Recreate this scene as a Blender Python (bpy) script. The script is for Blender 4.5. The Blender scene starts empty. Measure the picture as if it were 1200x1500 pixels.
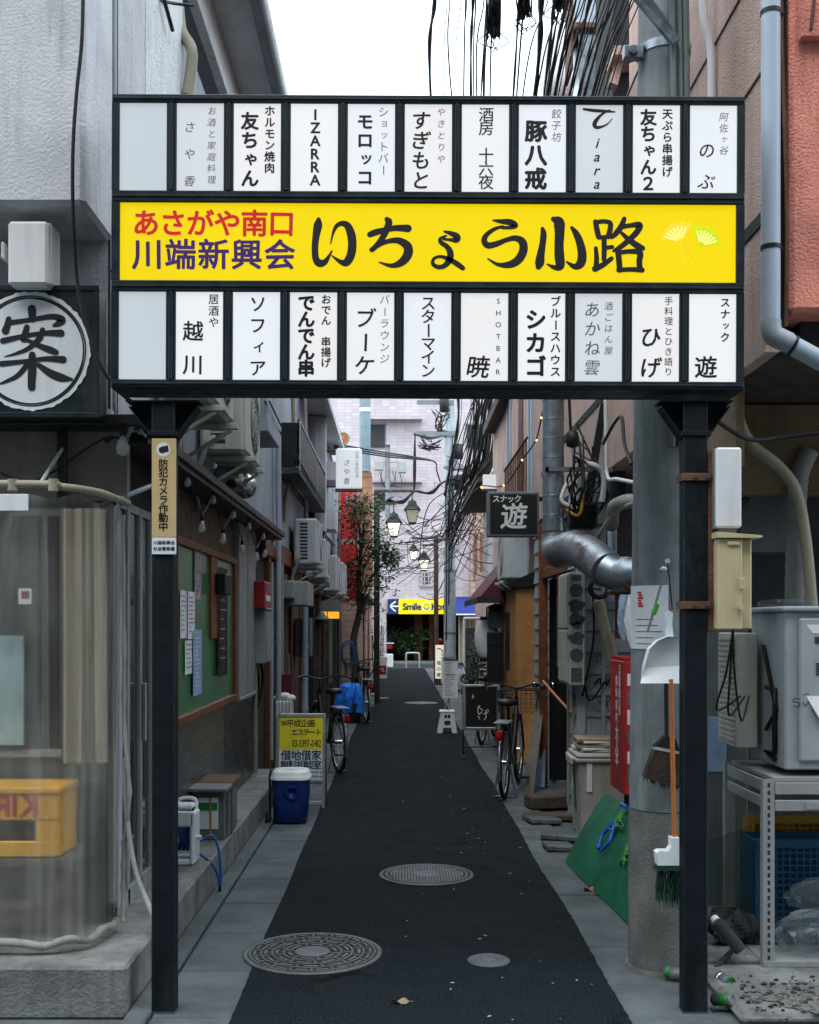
import bpy, bmesh, math, random
from mathutils import Vector, Matrix
R = math.radians
random.seed(7)
SC = bpy.context.scene
COL = SC.collection

# ---------------------------------------------------------------- camera, sky, sun, exposure
F, CX, CY, H = 1600.0, 585.0, 915.0, 1.6          # pixels of the 1200 x 1500 photograph; eye height in metres
cd = bpy.data.cameras.new('camera'); cam = bpy.data.objects.new('camera', cd); COL.objects.link(cam)
cam.location = (0, 0, H); cam.rotation_euler = (R(90), 0, 0)
cd.sensor_fit = 'VERTICAL'; cd.sensor_height = 30.0; cd.lens = 32.0
cd.shift_x = (600 - CX) / 1500; cd.shift_y = (CY - 750) / 1500
cd.clip_start = 0.05; cd.clip_end = 600
SC.camera = cam
SC.view_settings.view_transform = 'Standard'; SC.view_settings.look = 'None'
SC.view_settings.gamma = 1.0
EXPO = 1.25
SC.view_settings.exposure = EXPO
K = 2.0 ** -EXPO                                   # so that a lamp of brightness 1 shows as 1
SUN_EL, SUN_AZ = R(58), R(200)                      # high, from behind the camera, softened by cloud
wd = bpy.data.worlds.new('World'); SC.world = wd; wd.use_nodes = True
nt = wd.node_tree; bg = nt.nodes['Background']
sky = nt.nodes.new('ShaderNodeTexSky'); sky.sky_type = 'NISHITA'; sky.sun_disc = False
sky.sun_elevation = SUN_EL; sky.sun_rotation = SUN_AZ; sky.air_density = 1.0; sky.dust_density = 3.5; sky.ozone_density = 1.2
# thin even cloud over the clear sky
tcw = nt.nodes.new('ShaderNodeTexCoord'); cn = nt.nodes.new('ShaderNodeTexNoise'); cn.inputs['Scale'].default_value = 2.2; cn.inputs['Detail'].default_value = 5
nt.links.new(tcw.outputs['Generated'], cn.inputs['Vector'])
cr = nt.nodes.new('ShaderNodeMapRange'); cr.inputs[1].default_value = .3; cr.inputs[2].default_value = .7; cr.inputs[3].default_value = .84; cr.inputs[4].default_value = .96
nt.links.new(cn.outputs['Fac'], cr.inputs[0])
cm = nt.nodes.new('ShaderNodeMix'); cm.data_type = 'RGBA'; nt.links.new(cr.outputs[0], cm.inputs[0]); nt.links.new(sky.outputs[0], cm.inputs[6]); cm.inputs[7].default_value = (8.7, 10.2, 11.4, 1)
nt.links.new(cm.outputs[2], bg.inputs[0]); bg.inputs[1].default_value = 0.12
sl = bpy.data.lights.new('sun', 'SUN'); sl.energy = 0.6; sl.angle = R(40); sl.color = (1, .96, .9)
so = bpy.data.objects.new('sun', sl); COL.objects.link(so)
dv = Vector((math.sin(SUN_AZ) * math.cos(SUN_EL), math.cos(SUN_AZ) * math.cos(SUN_EL), math.sin(SUN_EL)))
so.rotation_euler = dv.to_track_quat('Z', 'Y').to_euler()
SC.cycles.max_bounces = 8; SC.cycles.diffuse_bounces = 2; SC.cycles.transparent_max_bounces = 12
SC.cycles.use_denoising = True

# ---------------------------------------------------------------- pixel helpers (photo pixel at a depth -> metres)
def PX(px, Y): return (px - CX) / F * Y
def PZ(py, Y): return H + (CY - py) / F * Y
def P(px, py, Y): return Vector((PX(px, Y), Y, PZ(py, Y)))
def GY(py): return F * H / (py - CY)                # depth of a point on the ground
def WY(px, x): return x * F / (px - CX)             # depth at which a wall at x shows at px

# ---------------------------------------------------------------- materials
def srgb(h):
    h = h.lstrip('#'); o = []
    for i in (0, 2, 4):
        c = int(h[i:i+2], 16) / 255
        o.append(c / 12.92 if c <= .04045 else ((c + .055) / 1.055) ** 2.4)
    return tuple(o)
MATS = {}
class NT:
    def __init__(s, m): s.m = m; s.t = m.node_tree; s.n = s.t.nodes; s.l = s.t.links
    def add(s, ty, **kw):
        n = s.n.new(ty)
        for k, v in kw.items():
            if hasattr(n, k): setattr(n, k, v)
            else: n.inputs[k.replace('_', ' ')].default_value = v
        return n
    def link(s, a, b): s.l.new(a, b)
    def mix(s, fac, a, b, mode='MIX'):
        n = s.n.new('ShaderNodeMix'); n.data_type = 'RGBA'; n.blend_type = mode
        for i, v in ((0, fac), (6, a), (7, b)):
            if hasattr(v, 'links'): s.l.new(v, n.inputs[i])
            else: n.inputs[i].default_value = v if i == 0 else (*v[:3], 1)
        return n.outputs[2]
    def ramp(s, src, p0, p1, c0=0, c1=1):
        n = s.n.new('ShaderNodeMapRange'); n.inputs[1].default_value = p0; n.inputs[2].default_value = p1
        n.inputs[3].default_value = c0; n.inputs[4].default_value = c1; s.l.new(src, n.inputs[0]); return n.outputs[0]
    def noise(s, co, scale, detail=4, rough=.6):
        n = s.n.new('ShaderNodeTexNoise'); n.inputs['Scale'].default_value = scale
        n.inputs['Detail'].default_value = detail; n.inputs['Roughness'].default_value = rough
        s.l.new(co, n.inputs['Vector']); return n.outputs['Fac']
    def mapping(s, co, scale):
        n = s.n.new('ShaderNodeMapping'); n.inputs['Scale'].default_value = scale; s.l.new(co, n.inputs[0]); return n.outputs[0]

def M(name, col, rough=.65, metal=0.0, var=.22, scale=3.0, bump=.12, bscale=120.0, streak=.25, dirt=(.05, .045, .04), spec=.35,
      grain=0.0, rust=0.0, emit=0, brick=None, chips=0, crack=0):
    if isinstance(col, str): col = srgb(col)
    m = bpy.data.materials.new(name); m.use_nodes = True; t = NT(m)
    b = t.n['Principled BSDF']; tc = t.add('ShaderNodeTexCoord').outputs['Object']
    base = None
    n1 = t.noise(tc, scale, 5)
    dark = tuple(c * (1 - var) for c in col); lite = tuple(min(1, c * (1 + var)) for c in col)
    base = t.mix(t.ramp(n1, .3, .7), dark, lite)
    height = t.noise(tc, bscale, 3)
    if brick:
        ax, w, h, mort, mcol = brick
        sp = t.add('ShaderNodeSeparateXYZ'); t.link(tc, sp.inputs[0])
        cb = t.add('ShaderNodeCombineXYZ')
        u, v = {'x': (1, 2), 'y': (0, 2), 'z': (0, 1)}[ax]
        t.link(sp.outputs[u], cb.inputs[0]); t.link(sp.outputs[v], cb.inputs[1])
        br = t.n.new('ShaderNodeTexBrick'); t.link(cb.outputs[0], br.inputs['Vector'])
        br.offset = 0.0 if mort < 0 else .5; mort = abs(mort)
        br.inputs['Scale'].default_value = 1; br.inputs['Brick Width'].default_value = w; br.inputs['Row Height'].default_value = h
        br.inputs['Mortar Size'].default_value = mort; br.inputs['Mortar Smooth'].default_value = .1
        br.inputs['Color1'].default_value = (.82, .82, .82, 1); br.inputs['Color2'].default_value = (1, 1, 1, 1); br.inputs['Mortar'].default_value = (*mcol, 1)
        base = t.mix(1.0, base, br.outputs['Color'], 'MULTIPLY')
        iv = t.ramp(br.outputs['Fac'], 0, 1, 1, 0)
        mm = t.add('ShaderNodeMath', operation='MULTIPLY_ADD'); t.link(height, mm.inputs[0]); mm.inputs[1].default_value = .15; t.link(iv, mm.inputs[2]); height = mm.outputs[0]
    if grain:
        g = t.noise(tc, 85, 4, .75); base = t.mix(grain, base, t.mix(t.ramp(g, .4, .68), tuple(c * .2 for c in col), tuple(min(1, c * 3.2) for c in col)))
    if streak:
        st = t.noise(t.mapping(tc, (7, 7, .7)), 2.2, 6, .65)
        base = t.mix(t.ramp(st, .5, .78, 0, streak), base, dirt)
    if rust:
        rn = t.noise(tc, 5, 8, .7); base = t.mix(t.ramp(rn, .6 - rust * .2, .68, 0, .9), base, (.16, .06, .025))
    if chips:                                       # knocked-off paint and pale scuffs
        cn_ = t.noise(t.mapping(tc, (1, 1, .5)), 16, 8, .75); base = t.mix(t.ramp(cn_, .69 - chips, .71 - chips, 0, .8), base, (.16, .145, .13))
        cn_ = t.noise(t.mapping(tc, (1, 1, .25)), 5, 6, .7); base = t.mix(t.ramp(cn_, .55, .8, 0, .35), base, (.09, .095, .1))
    if crack:
        vo = t.n.new('ShaderNodeTexVoronoi'); vo.feature = 'DISTANCE_TO_EDGE'; vo.inputs['Scale'].default_value = crack
        dn = t.n.new('ShaderNodeTexNoise'); dn.inputs['Scale'].default_value = 2.5; dn.inputs['Detail'].default_value = 6; t.link(tc, dn.inputs['Vector'])
        dm = t.n.new('ShaderNodeMix'); dm.data_type = 'RGBA'; dm.inputs[0].default_value = .35; t.link(tc, dm.inputs[6]); t.link(dn.outputs['Color'], dm.inputs[7]); t.link(dm.outputs[2], vo.inputs['Vector'])
        gate = t.ramp(t.noise(tc, .9, 3), .5, .6); mk = t.add('ShaderNodeMath', operation='MULTIPLY'); t.link(t.ramp(vo.outputs['Distance'], .004, .012, 1, 0), mk.inputs[0]); t.link(gate, mk.inputs[1])
        base = t.mix(mk.outputs[0], base, tuple(c * .35 for c in col))
        big = t.noise(tc, .55, 6, .7); base = t.mix(t.ramp(big, .5, .7, 0, .5), base, tuple(c * 1.7 for c in col))
    t.link(base, b.inputs['Base Color'])
    r0 = t.ramp(t.noise(tc, scale * 4, 4), .3, .7, max(0, rough - .12), min(1, rough + .12)); t.link(r0, b.inputs['Roughness'])
    b.inputs['Metallic'].default_value = metal; b.inputs['Specular IOR Level'].default_value = spec
    if bump:
        bn = t.add('ShaderNodeBump'); bn.inputs['Strength'].default_value = bump; bn.inputs['Distance'].default_value = .02
        t.link(height, bn.inputs['Height']); t.link(bn.outputs[0], b.inputs['Normal'])
    if emit:
        t.link(base, b.inputs['Emission Color']); b.inputs['Emission Strength'].default_value = emit * K
    MATS[name] = m; return m

def EM(name, col, s):                               # emissive surface: lit things and a few unlit ones
    if isinstance(col, str): col = srgb(col)
    m = bpy.data.materials.new(name); m.use_nodes = True; t = NT(m); b = t.n['Principled BSDF']
    b.inputs['Base Color'].default_value = (*[c * .25 for c in col], 1); b.inputs['Roughness'].default_value = .35
    tc = t.add('ShaderNodeTexCoord').outputs['Object']
    v = t.noise(t.mapping(tc, (1, 1, .4)), 2.3, 2)
    c = t.mix(t.ramp(v, .3, .7), tuple(x * .93 for x in col), col)
    t.link(c, b.inputs['Emission Color']); b.inputs['Emission Strength'].default_value = s * K
    MATS[name] = m; return m

def GLASS(name, col=(.03, .04, .045), rough=.06):
    m = bpy.data.materials.new(name); m.use_nodes = True; b = m.node_tree.nodes['Principled BSDF']
    b.inputs['Base Color'].default_value = (*col, 1); b.inputs['Roughness'].default_value = rough
    b.inputs['Specular IOR Level'].default_value = .6
    MATS[name] = m; return m

def CLEAR(name, tint, alpha, rough=.15, streaks=True):   # clear or cloudy plastic and glass
    m = bpy.data.materials.new(name); m.use_nodes = True; t = NT(m); b = t.n['Principled BSDF']
    b.inputs['Base Color'].default_value = (*tint, 1); b.inputs['Roughness'].default_value = rough; b.inputs['Specular IOR Level'].default_value = .6
    if streaks:
        tc = t.add('ShaderNodeTexCoord').outputs['Object']
        v = t.noise(t.mapping(tc, (9, 9, .35)), 2.0, 4)
        t.link(t.ramp(v, .32, .72, max(0, alpha - .2), min(1, alpha + .28)), b.inputs['Alpha'])
    else: b.inputs['Alpha'].default_value = alpha
    MATS[name] = m; return m

def VINYL(name):                                    # cloudy sheet: what stands behind it blurs with distance
    m = bpy.data.materials.new(name); m.use_nodes = True; t = NT(m); b = t.n['Principled BSDF']; out = t.n['Material Output']
    tc = t.add('ShaderNodeTexCoord').outputs['Object']
    b.inputs['Base Color'].default_value = (.56, .55, .5, 1); b.inputs['Roughness'].default_value = .2; b.inputs['Specular IOR Level'].default_value = .7
    rf = t.add('ShaderNodeBsdfRefraction'); rf.inputs['Color'].default_value = (.93, .92, .86, 1); rf.inputs['Roughness'].default_value = .42; rf.inputs['IOR'].default_value = 1.03
    tr = t.add('ShaderNodeBsdfTransparent'); tr.inputs['Color'].default_value = (.95, .94, .9, 1)
    m1 = t.add('ShaderNodeMixShader'); m1.inputs[0].default_value = .4; t.link(rf.outputs[0], m1.inputs[1]); t.link(tr.outputs[0], m1.inputs[2])
    v = t.noise(t.mapping(tc, (2.6, 2.6, .4)), 1.6, 3); w = t.noise(t.mapping(tc, (1, 1, 1)), 3.5, 5)
    mm = t.add('ShaderNodeMath', operation='MULTIPLY'); t.link(t.ramp(v, .3, .75, .05, .5), mm.inputs[0]); t.link(t.ramp(w, .3, .7, .45, 1.0), mm.inputs[1])
    m2 = t.add('ShaderNodeMixShader'); t.link(mm.outputs[0], m2.inputs[0]); t.link(m1.outputs[0], m2.inputs[1]); t.link(b.outputs[0], m2.inputs[2])
    bn = t.add('ShaderNodeBump'); bn.inputs['Strength'].default_value = .5; bn.inputs['Distance'].default_value = .04; t.link(t.noise(t.mapping(tc, (4, 4, 1)), 3, 4), bn.inputs['Height']); t.link(bn.outputs[0], b.inputs['Normal'])
    t.link(m2.outputs[0], out.inputs['Surface']); MATS[name] = m; return m

# ---------------------------------------------------------------- mesh builder
class MB:
    def __init__(s): s.v = []; s.f = []; s.mi = []; s.sm = []
    def add(s, vs, fs, m=0, smooth=False):
        o = len(s.v); s.v += [Vector(p) for p in vs]
        for f in fs: s.f.append([i + o for i in f]); s.mi.append(m); s.sm.append(smooth)
        return s
    def box(s, x0, x1, y0, y1, z0, z1, b=0.0, m=0, mat=None):
        if x0 > x1: x0, x1 = x1, x0
        if y0 > y1: y0, y1 = y1, y0
        if z0 > z1: z0, z1 = z1, z0
        X = (x0, x1); Yv = (y0, y1); Zv = (z0, z1)
        b = min(b, (x1 - x0) * .45, (y1 - y0) * .45, (z1 - z0) * .45)
        if b <= 0:
            vs = [(X[i], Yv[j], Zv[k]) for i in (0, 1) for j in (0, 1) for k in (0, 1)]
            fs = [(0, 1, 3, 2), (4, 6, 7, 5), (0, 4, 5, 1), (2, 3, 7, 6), (0, 2, 6, 4), (1, 5, 7, 3)]
        else:
            vs = []; idx = {}
            for i in (0, 1):
                for j in (0, 1):
                    for k in (0, 1):
                        sx, sy, sz = (b if i == 0 else -b), (b if j == 0 else -b), (b if k == 0 else -b)
                        for a in range(3):
                            p = [X[i] + sx, Yv[j] + sy, Zv[k] + sz]; p[a] = (X[i], Yv[j], Zv[k])[a]
                            idx[(i, j, k, a)] = len(vs); vs.append(tuple(p))
            fs = []
            for a in range(3):
                o1, o2 = [(1, 2), (0, 2), (0, 1)][a]
                for e in (0, 1):
                    q = []
                    for p1, p2 in ((0, 0), (1, 0), (1, 1), (0, 1)):
                        c = [0, 0, 0]; c[a] = e; c[o1] = p1; c[o2] = p2; q.append(idx[(*c, a)])
                    fs.append(q)
                for p1 in (0, 1):
                    for p2 in (0, 1):
                        c0 = [0, 0, 0]; c0[o1] = p1; c0[o2] = p2; c0[a] = 0; c1 = list(c0); c1[a] = 1
                        fs.append([idx[(*c0, o1)], idx[(*c1, o1)], idx[(*c1, o2)], idx[(*c0, o2)]])
            for i in (0, 1):
                for j in (0, 1):
                    for k in (0, 1): fs.append([idx[(i, j, k, 0)], idx[(i, j, k, 1)], idx[(i, j, k, 2)]])
        if mat is not None: vs = [mat @ Vector(p) for p in vs]
        return s.add(vs, fs, m)
    def tube(s, pts, r, n=8, m=0, caps=True):
        pts = [Vector(p) for p in pts]; N = len(pts)
        rs = r if isinstance(r, (list, tuple)) else [r] * N
        t0 = (pts[1] - pts[0]).normalized()
        a = Vector((0, 0, 1)) if abs(t0.z) < .9 else Vector((1, 0, 0))
        u = t0.cross(a).normalized(); vs = []; fs = []
        for i in range(N):
            t = (pts[min(i + 1, N - 1)] - pts[max(i - 1, 0)])
            t = t.normalized() if t.length > 1e-9 else t0
            u = (u - t * u.dot(t)); u = u.normalized() if u.length > 1e-6 else t.orthogonal().normalized()
            w = t.cross(u)
            for k in range(n):
                an = 2 * math.pi * k / n; vs.append(pts[i] + (u * math.cos(an) + w * math.sin(an)) * rs[i])
        for i in range(N - 1):
            for k in range(n): fs.append([i * n + k, i * n + (k + 1) % n, (i + 1) * n + (k + 1) % n, (i + 1) * n + k])
        s.add(vs, fs, m, True)
        if caps: s.add(vs[:n], [list(range(n))[::-1]], m); s.add(vs[-n:], [list(range(n))], m)
        return s
    def cyl(s, p0, p1, r0, r1=None, n=20, m=0): return s.tube([p0, p1], [r0, r0 if r1 is None else r1], n, m)
    def lathe(s, prof, c, n=20, m=0, axis='z', smooth=True):
        vs = []; fs = []
        for r, h in prof:
            for k in range(n):
                a = 2 * math.pi * k / n; ca, sa = math.cos(a) * r, math.sin(a) * r
                p = {'z': (ca, sa, h), 'y': (ca, h, sa), 'x': (h, ca, sa)}[axis]; vs.append(Vector(c) + Vector(p))
        for i in range(len(prof) - 1):
            for k in range(n): fs.append([i * n + k, i * n + (k + 1) % n, (i + 1) * n + (k + 1) % n, (i + 1) * n + k])
        if prof[0][0] > 1e-6: fs.append(list(range(n)))
        if prof[-1][0] > 1e-6: fs.append([(len(prof) - 1) * n + k for k in range(n)])
        return s.add(vs, fs, m, smooth)
    def prism(s, poly, d, m=0):                    # poly: 3D loop; d: extrusion vector
        poly = [Vector(p) for p in poly]; d = Vector(d); n = len(poly)
        vs = poly + [p + d for p in poly]
        fs = [list(range(n))[::-1], list(range(n, 2 * n))] + [[i, (i + 1) % n, n + (i + 1) % n, n + i] for i in range(n)]
        return s.add(vs, fs, m)
    def quad(s, *p, m=0): return s.add(p, [list(range(len(p)))], m)
    def sphere(s, c, r, n=14, m=0):
        r = r if isinstance(r, (list, tuple)) else (r, r, r); h = n // 2
        vs = [Vector(c) + Vector((0, 0, -r[2]))]
        for i in range(1, h):
            a = -math.pi / 2 + math.pi * i / h
            for k in range(n):
                b = 2 * math.pi * k / n; vs.append(Vector(c) + Vector((r[0] * math.cos(a) * math.cos(b), r[1] * math.cos(a) * math.sin(b), r[2] * math.sin(a))))
        vs.append(Vector(c) + Vector((0, 0, r[2]))); fs = []
        for k in range(n): fs.append([0, 1 + (k + 1) % n, 1 + k]); fs.append([len(vs) - 1, 1 + (h - 2) * n + k, 1 + (h - 2) * n + (k + 1) % n])
        for i in range(h - 2):
            for k in range(n): fs.append([1 + i * n + k, 1 + i * n + (k + 1) % n, 1 + (i + 1) * n + (k + 1) % n, 1 + (i + 1) * n + k])
        return s.add(vs, fs, m, True)
    def ring(s, c, R0, r, axis='y', n=32, k=8, m=0, a0=0, a1=2 * math.pi):
        closed = abs(a1 - a0 - 2 * math.pi) < 1e-6; N = n if closed else n + 1; vs = []; fs = []
        for i in range(N):
            a = a0 + (a1 - a0) * i / n
            for j in range(k):
                b = 2 * math.pi * j / k; q = R0 + r * math.cos(b); h = r * math.sin(b); ca, sa = q * math.cos(a), q * math.sin(a)
                vs.append(Vector(c) + Vector({'y': (ca, h, sa), 'x': (h, ca, sa), 'z': (ca, sa, h)}[axis]))
        for i in range(n if closed else N - 1):
            for j in range(k): i2 = (i + 1) % N; fs.append([i * k + j, i * k + (j + 1) % k, i2 * k + (j + 1) % k, i2 * k + j])
        return s.add(vs, fs, m, True)
    def xf(s, i0, mat):
        for i in range(i0, len(s.v)): s.v[i] = mat @ s.v[i]
        return s
    # ---- writing: glyph outlines from the built-in font, laid on the plane (o, u, v)
    def glyph(s, ch, o, u, v, size, bold=0, m=0, rot=0, shear=0, sx=1.0):
        vs, fs = glyph_mesh(ch)
        if not vs: return s
        if bold and not getattr(s, '_ov', False):     # bold: overprint, the way a thick pen would
            s._ov = True; s._k = getattr(s, '_k', 0)
            for q in range(8):
                a = q * math.pi / 4; s.glyph(ch, Vector(o) + (Vector(u) * math.cos(a) + Vector(v) * math.sin(a)) * bold * size * .62, u, v, size, 0, m, rot, shear, sx)
            s._ov = False
        u = Vector(u); v = Vector(v); o = Vector(o); w = u.cross(v); c, sn = math.cos(rot), math.sin(rot); out = []
        lat = ord(ch) < 128
        xs = [p[0] for p in vs]; cx = (min(xs) + max(xs)) / 2 if lat else .5
        cy = .345
        s._k = getattr(s, '_k', 0) + 1
        lift = w * (.00004 * (s._k % 9))
        for x, y in vs:
            x = (x - cx) * size * sx; y = (y - cy) * size; x += shear * y
            out.append(o + u * (x * c - y * sn) + v * (x * sn + y * c) + lift)
        return s.add(out, fs, m)
    def vtext(s, text, o, u, v, px, y0, y1, size, bold=0, m=0, jit=0, shear=0, sx=1.0, latup=True):
        # a column of writing, characters evenly spread from y0 (top) down to y1, in plane units
        n = len(text)
        for i, ch in enumerate(text):
            if ch == ' ': continue
            y = y0 - size / 2 + (y1 + size / 2 - (y0 - size / 2)) * (i / max(1, n - 1)) if n > 1 else (y0 + y1) / 2
            rot = -math.pi / 2 if ch == 'ー' else 0
            dx = dy = 0
            if ch in 'ッャュョィァゃょっヶ': dx = size * .08; dy = size * .06
            if jit: rot += random.uniform(-jit, jit); dx += random.uniform(-jit, jit) * size * .3
            if jit >= .04 and not shear: shear = .14
            s.glyph(ch, Vector(o) + Vector(u) * (px + dx) + Vector(v) * (y + dy), u, v, size * (.82 if ch in 'ッャュョィァゃょっヶ' else 1), bold, m, rot, shear, sx)
        return s
    def htext(s, text, o, u, v, x0, x1, y, size, bold=0, m=0, jit=0, shear=0, sx=1.0):
        # a line of writing fitted between x0 and x1
        adv = [glyph_adv(c) for c in text]; tot = sum(adv); x = 0
        for c, a in zip(text, adv):
            if c != ' ':
                s.glyph(c, Vector(o) + Vector(u) * (x0 + (x1 - x0) * (x + a / 2) / tot) + Vector(v) * y, u, v, size, bold, m, random.uniform(-jit, jit) if jit else 0, shear, sx)
            x += a
        return s
    def brush(s, strokes, o, u, v, sx, sy, wscale=1.0, m=0):
        # brush writing: each stroke a smooth ribbon whose width swells and thins
        u = Vector(u); v = Vector(v); o = Vector(o); w = u.cross(v)
        for st in strokes:
            s._k = getattr(s, '_k', 0) + 1; lift = w * (.00012 * (s._k % 9))
            n = len(st); pts = []
            for i in range(n - 1):
                p0, p1, p2, p3 = st[max(0, i - 1)], st[i], st[i + 1], st[min(n - 1, i + 2)]
                for q in range(8):
                    t = q / 8
                    pts.append([.5 * (2 * b + (c - a) * t + (2 * a - 5 * b + 4 * c - d) * t * t + (3 * b - a - 3 * c + d) * t ** 3) for a, b, c, d in zip(p0, p1, p2, p3)])
            pts.append(list(st[-1]))
            vs = []; fs = []; N = len(pts)
            for i, (x, y, wd_) in enumerate(pts):
                a = pts[max(0, i - 1)]; b = pts[min(N - 1, i + 1)]; dx, dy = (b[0] - a[0]) * sx, (b[1] - a[1]) * sy; L = math.hypot(dx, dy) or 1
                hw = wd_ * wscale / 2
                vs.append(o + u * (x * sx - dy / L * hw) + v * (y * sy + dx / L * hw) + lift)
                vs.append(o + u * (x * sx + dy / L * hw) + v * (y * sy - dx / L * hw) + lift)
            for i in range(N - 1): fs.append([2 * i, 2 * i + 1, 2 * i + 3, 2 * i + 2])
            s.add(vs, fs, m)
            for e in (0, N - 1):                    # rounded ends
                cxy = pts[e]; cc = [o + u * (cxy[0] * sx + math.cos(a_) * cxy[2] * wscale / 2) + v * (cxy[1] * sy + math.sin(a_) * cxy[2] * wscale / 2) + lift + w * .00004 for a_ in [2 * math.pi * k / 12 for k in range(12)]]
                s.add(cc, [list(range(12))], m)
        return s

_G = {}
def glyph_mesh(ch, bold=0):
    k = (ch, round(bold, 4))
    if k not in _G:
        c = bpy.data.curves.new('glyph', 'FONT'); c.body = ch; c.offset = bold; c.resolution_u = 3
        o = bpy.data.objects.new('glyph', c); COL.objects.link(o)
        dg = bpy.context.evaluated_depsgraph_get(); me = bpy.data.meshes.new_from_object(o.evaluated_get(dg))
        _G[k] = ([(p.co.x, p.co.y) for p in me.vertices], [list(p.vertices) for p in me.polygons])
        bpy.data.objects.remove(o); bpy.data.curves.remove(c); bpy.data.meshes.remove(me)
    return _G[k]
def glyph_adv(ch):
    if ch == ' ': return .3
    if ord(ch) > 127: return 1.0
    xs = [p[0] for p in glyph_mesh(ch)[0]]; return (max(xs) - min(xs)) + .12

# ---------------------------------------------------------------- linking
def wloc(o):
    v = Vector((0, 0, 0))
    while o is not None: v += o.location; o = o.parent
    return v
def link_mesh(name, mb, mats, parent=None, origin=None):
    if parent is not None: off = wloc(parent); loc = Vector((0, 0, 0))
    else:
        if origin is None:
            lo = [min(p[i] for p in mb.v) for i in range(3)]; hi = [max(p[i] for p in mb.v) for i in range(3)]
            origin = ((lo[0] + hi[0]) / 2, (lo[1] + hi[1]) / 2, lo[2])
        off = Vector(origin); loc = Vector(origin)
    me = bpy.data.meshes.new(name); me.from_pydata([p - off for p in mb.v], [], mb.f)
    if not isinstance(mats, (list, tuple)): mats = [mats]
    for m in mats: me.materials.append(MATS[m] if isinstance(m, str) else m)
    me.polygons.foreach_set('material_index', mb.mi); me.polygons.foreach_set('use_smooth', mb.sm)
    b = bmesh.new(); b.from_mesh(me); bmesh.ops.recalc_face_normals(b, faces=b.faces); b.to_mesh(me); b.free()
    me.update()
    o = bpy.data.objects.new(name, me); COL.objects.link(o); o.location = loc
    if parent is not None: o.parent = parent
    return o
def tag(o, label, cat, group=None, kind=None):
    o['label'] = label; o['category'] = cat
    if group: o['group'] = group
    if kind: o['kind'] = kind
    return o
def thing(name, label, cat, loc, group=None):
    o = bpy.data.objects.new(name, None); COL.objects.link(o); o.location = loc; o.empty_display_size = .1
    return tag(o, label, cat, group)
def part(name, mb, mats, parent, label=None):
    o = link_mesh(name, mb, mats, parent)
    if label: o['label'] = label
    return o
def parts_of(name, mb, mats, parent):               # every separate piece of a mesh becomes a part of its own
    par = list(range(len(mb.v)))
    def root(i):
        while par[i] != i: par[i] = par[par[i]]; i = par[i]
        return i
    for f in mb.f:
        for q in f[1:]: par[root(q)] = root(f[0])
    grp = {}
    for k, f in enumerate(mb.f): grp.setdefault(root(f[0]), []).append(k)
    out = []
    for ks in grp.values():
        n = MB(); ids = {}
        for k in ks:
            for q in mb.f[k]:
                if q not in ids: ids[q] = len(n.v); n.v.append(mb.v[q])
            n.f.append([ids[q] for q in mb.f[k]]); n.mi.append(mb.mi[k]); n.sm.append(mb.sm[k])
        out.append(part(name, n, mats, parent))
    return out[0]
def solo(name, mb, mats, label, cat, group=None, kind=None): return tag(link_mesh(name, mb, mats), label, cat, group, kind)
def struct(name, mb, mats):
    o = link_mesh(name, mb, mats); o['kind'] = 'structure'; return o
def kids(o): return [c for c in bpy.data.objects if c.parent == o]
def copy_tree(o, parent=None):
    c = o.copy(); COL.objects.link(c)
    if parent is not None: c.parent = parent
    for ch in kids(o): copy_tree(ch, c)
    return c
def again(src, loc, label, rz=0, sc=None, group=None):
    c = copy_tree(src); c.location = loc; c.rotation_euler = (0, 0, rz); c['label'] = label
    if sc: c.scale = sc if isinstance(sc, tuple) else (sc,) * 3
    if group: c['group'] = group
    return c
def sag(a, b, d, n=14):
    a = Vector(a); b = Vector(b)
    return [a.lerp(b, i / n) + Vector((0, 0, -4 * d * (i / n) * (1 - i / n))) for i in range(n + 1)]
def smooth(pts, k=5):
    pts = [Vector(p) for p in pts]; n = len(pts); out = []
    for i in range(n - 1):
        a, b, c, d = pts[max(0, i - 1)], pts[i], pts[i + 1], pts[min(n - 1, i + 2)]
        for q in range(k):
            t = q / k; out.append(.5 * (2 * b + (c - a) * t + (2 * a - 5 * b + 4 * c - d) * t * t + (3 * b - a - 3 * c + d) * t ** 3))
    out.append(pts[-1]); return out
UX, UZ = Vector((1, 0, 0)), Vector((0, 0, 1))       # writing on faces turned to the camera

# ---------------------------------------------------------------- material library
M('asphalt', (.0105, .015, .0185), .92, var=.4, scale=1.1, bump=.8, bscale=150, streak=0, grain=.75, spec=.12, crack=.8)
M('asphalt_far', (.025, .028, .03), .9, var=.25, scale=.6, bump=.3, bscale=150, streak=0, grain=.4)
M('concrete', (.1, .112, .118), .85, var=.42, scale=3.2, bump=.4, bscale=60, streak=.35, crack=1.3)
M('concrete_pale', (.2, .2, .19), .85, var=.42, scale=5.5, bump=.45, bscale=60, streak=.75, dirt=(.08, .075, .06))
M('cement_light', (.19, .187, .178), .88, var=.35, scale=6, bump=.4, bscale=60, streak=0)
M('concrete_dark', (.065, .068, .07), .85, var=.4, scale=3, bump=.3, bscale=60, streak=.5)
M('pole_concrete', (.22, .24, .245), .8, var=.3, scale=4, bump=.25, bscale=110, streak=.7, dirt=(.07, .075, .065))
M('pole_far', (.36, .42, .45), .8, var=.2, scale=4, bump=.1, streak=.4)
M('pole_worn', (.15, .148, .138), .85, var=.4, scale=5, bump=.35, bscale=70, streak=.3, dirt=(.3, .28, .24))
M('stucco_grey', (.6, .585, .605), .92, var=.16, scale=1.5, bump=.32, bscale=70, streak=.6, dirt=(.2, .2, .21), crack=.5)
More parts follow.
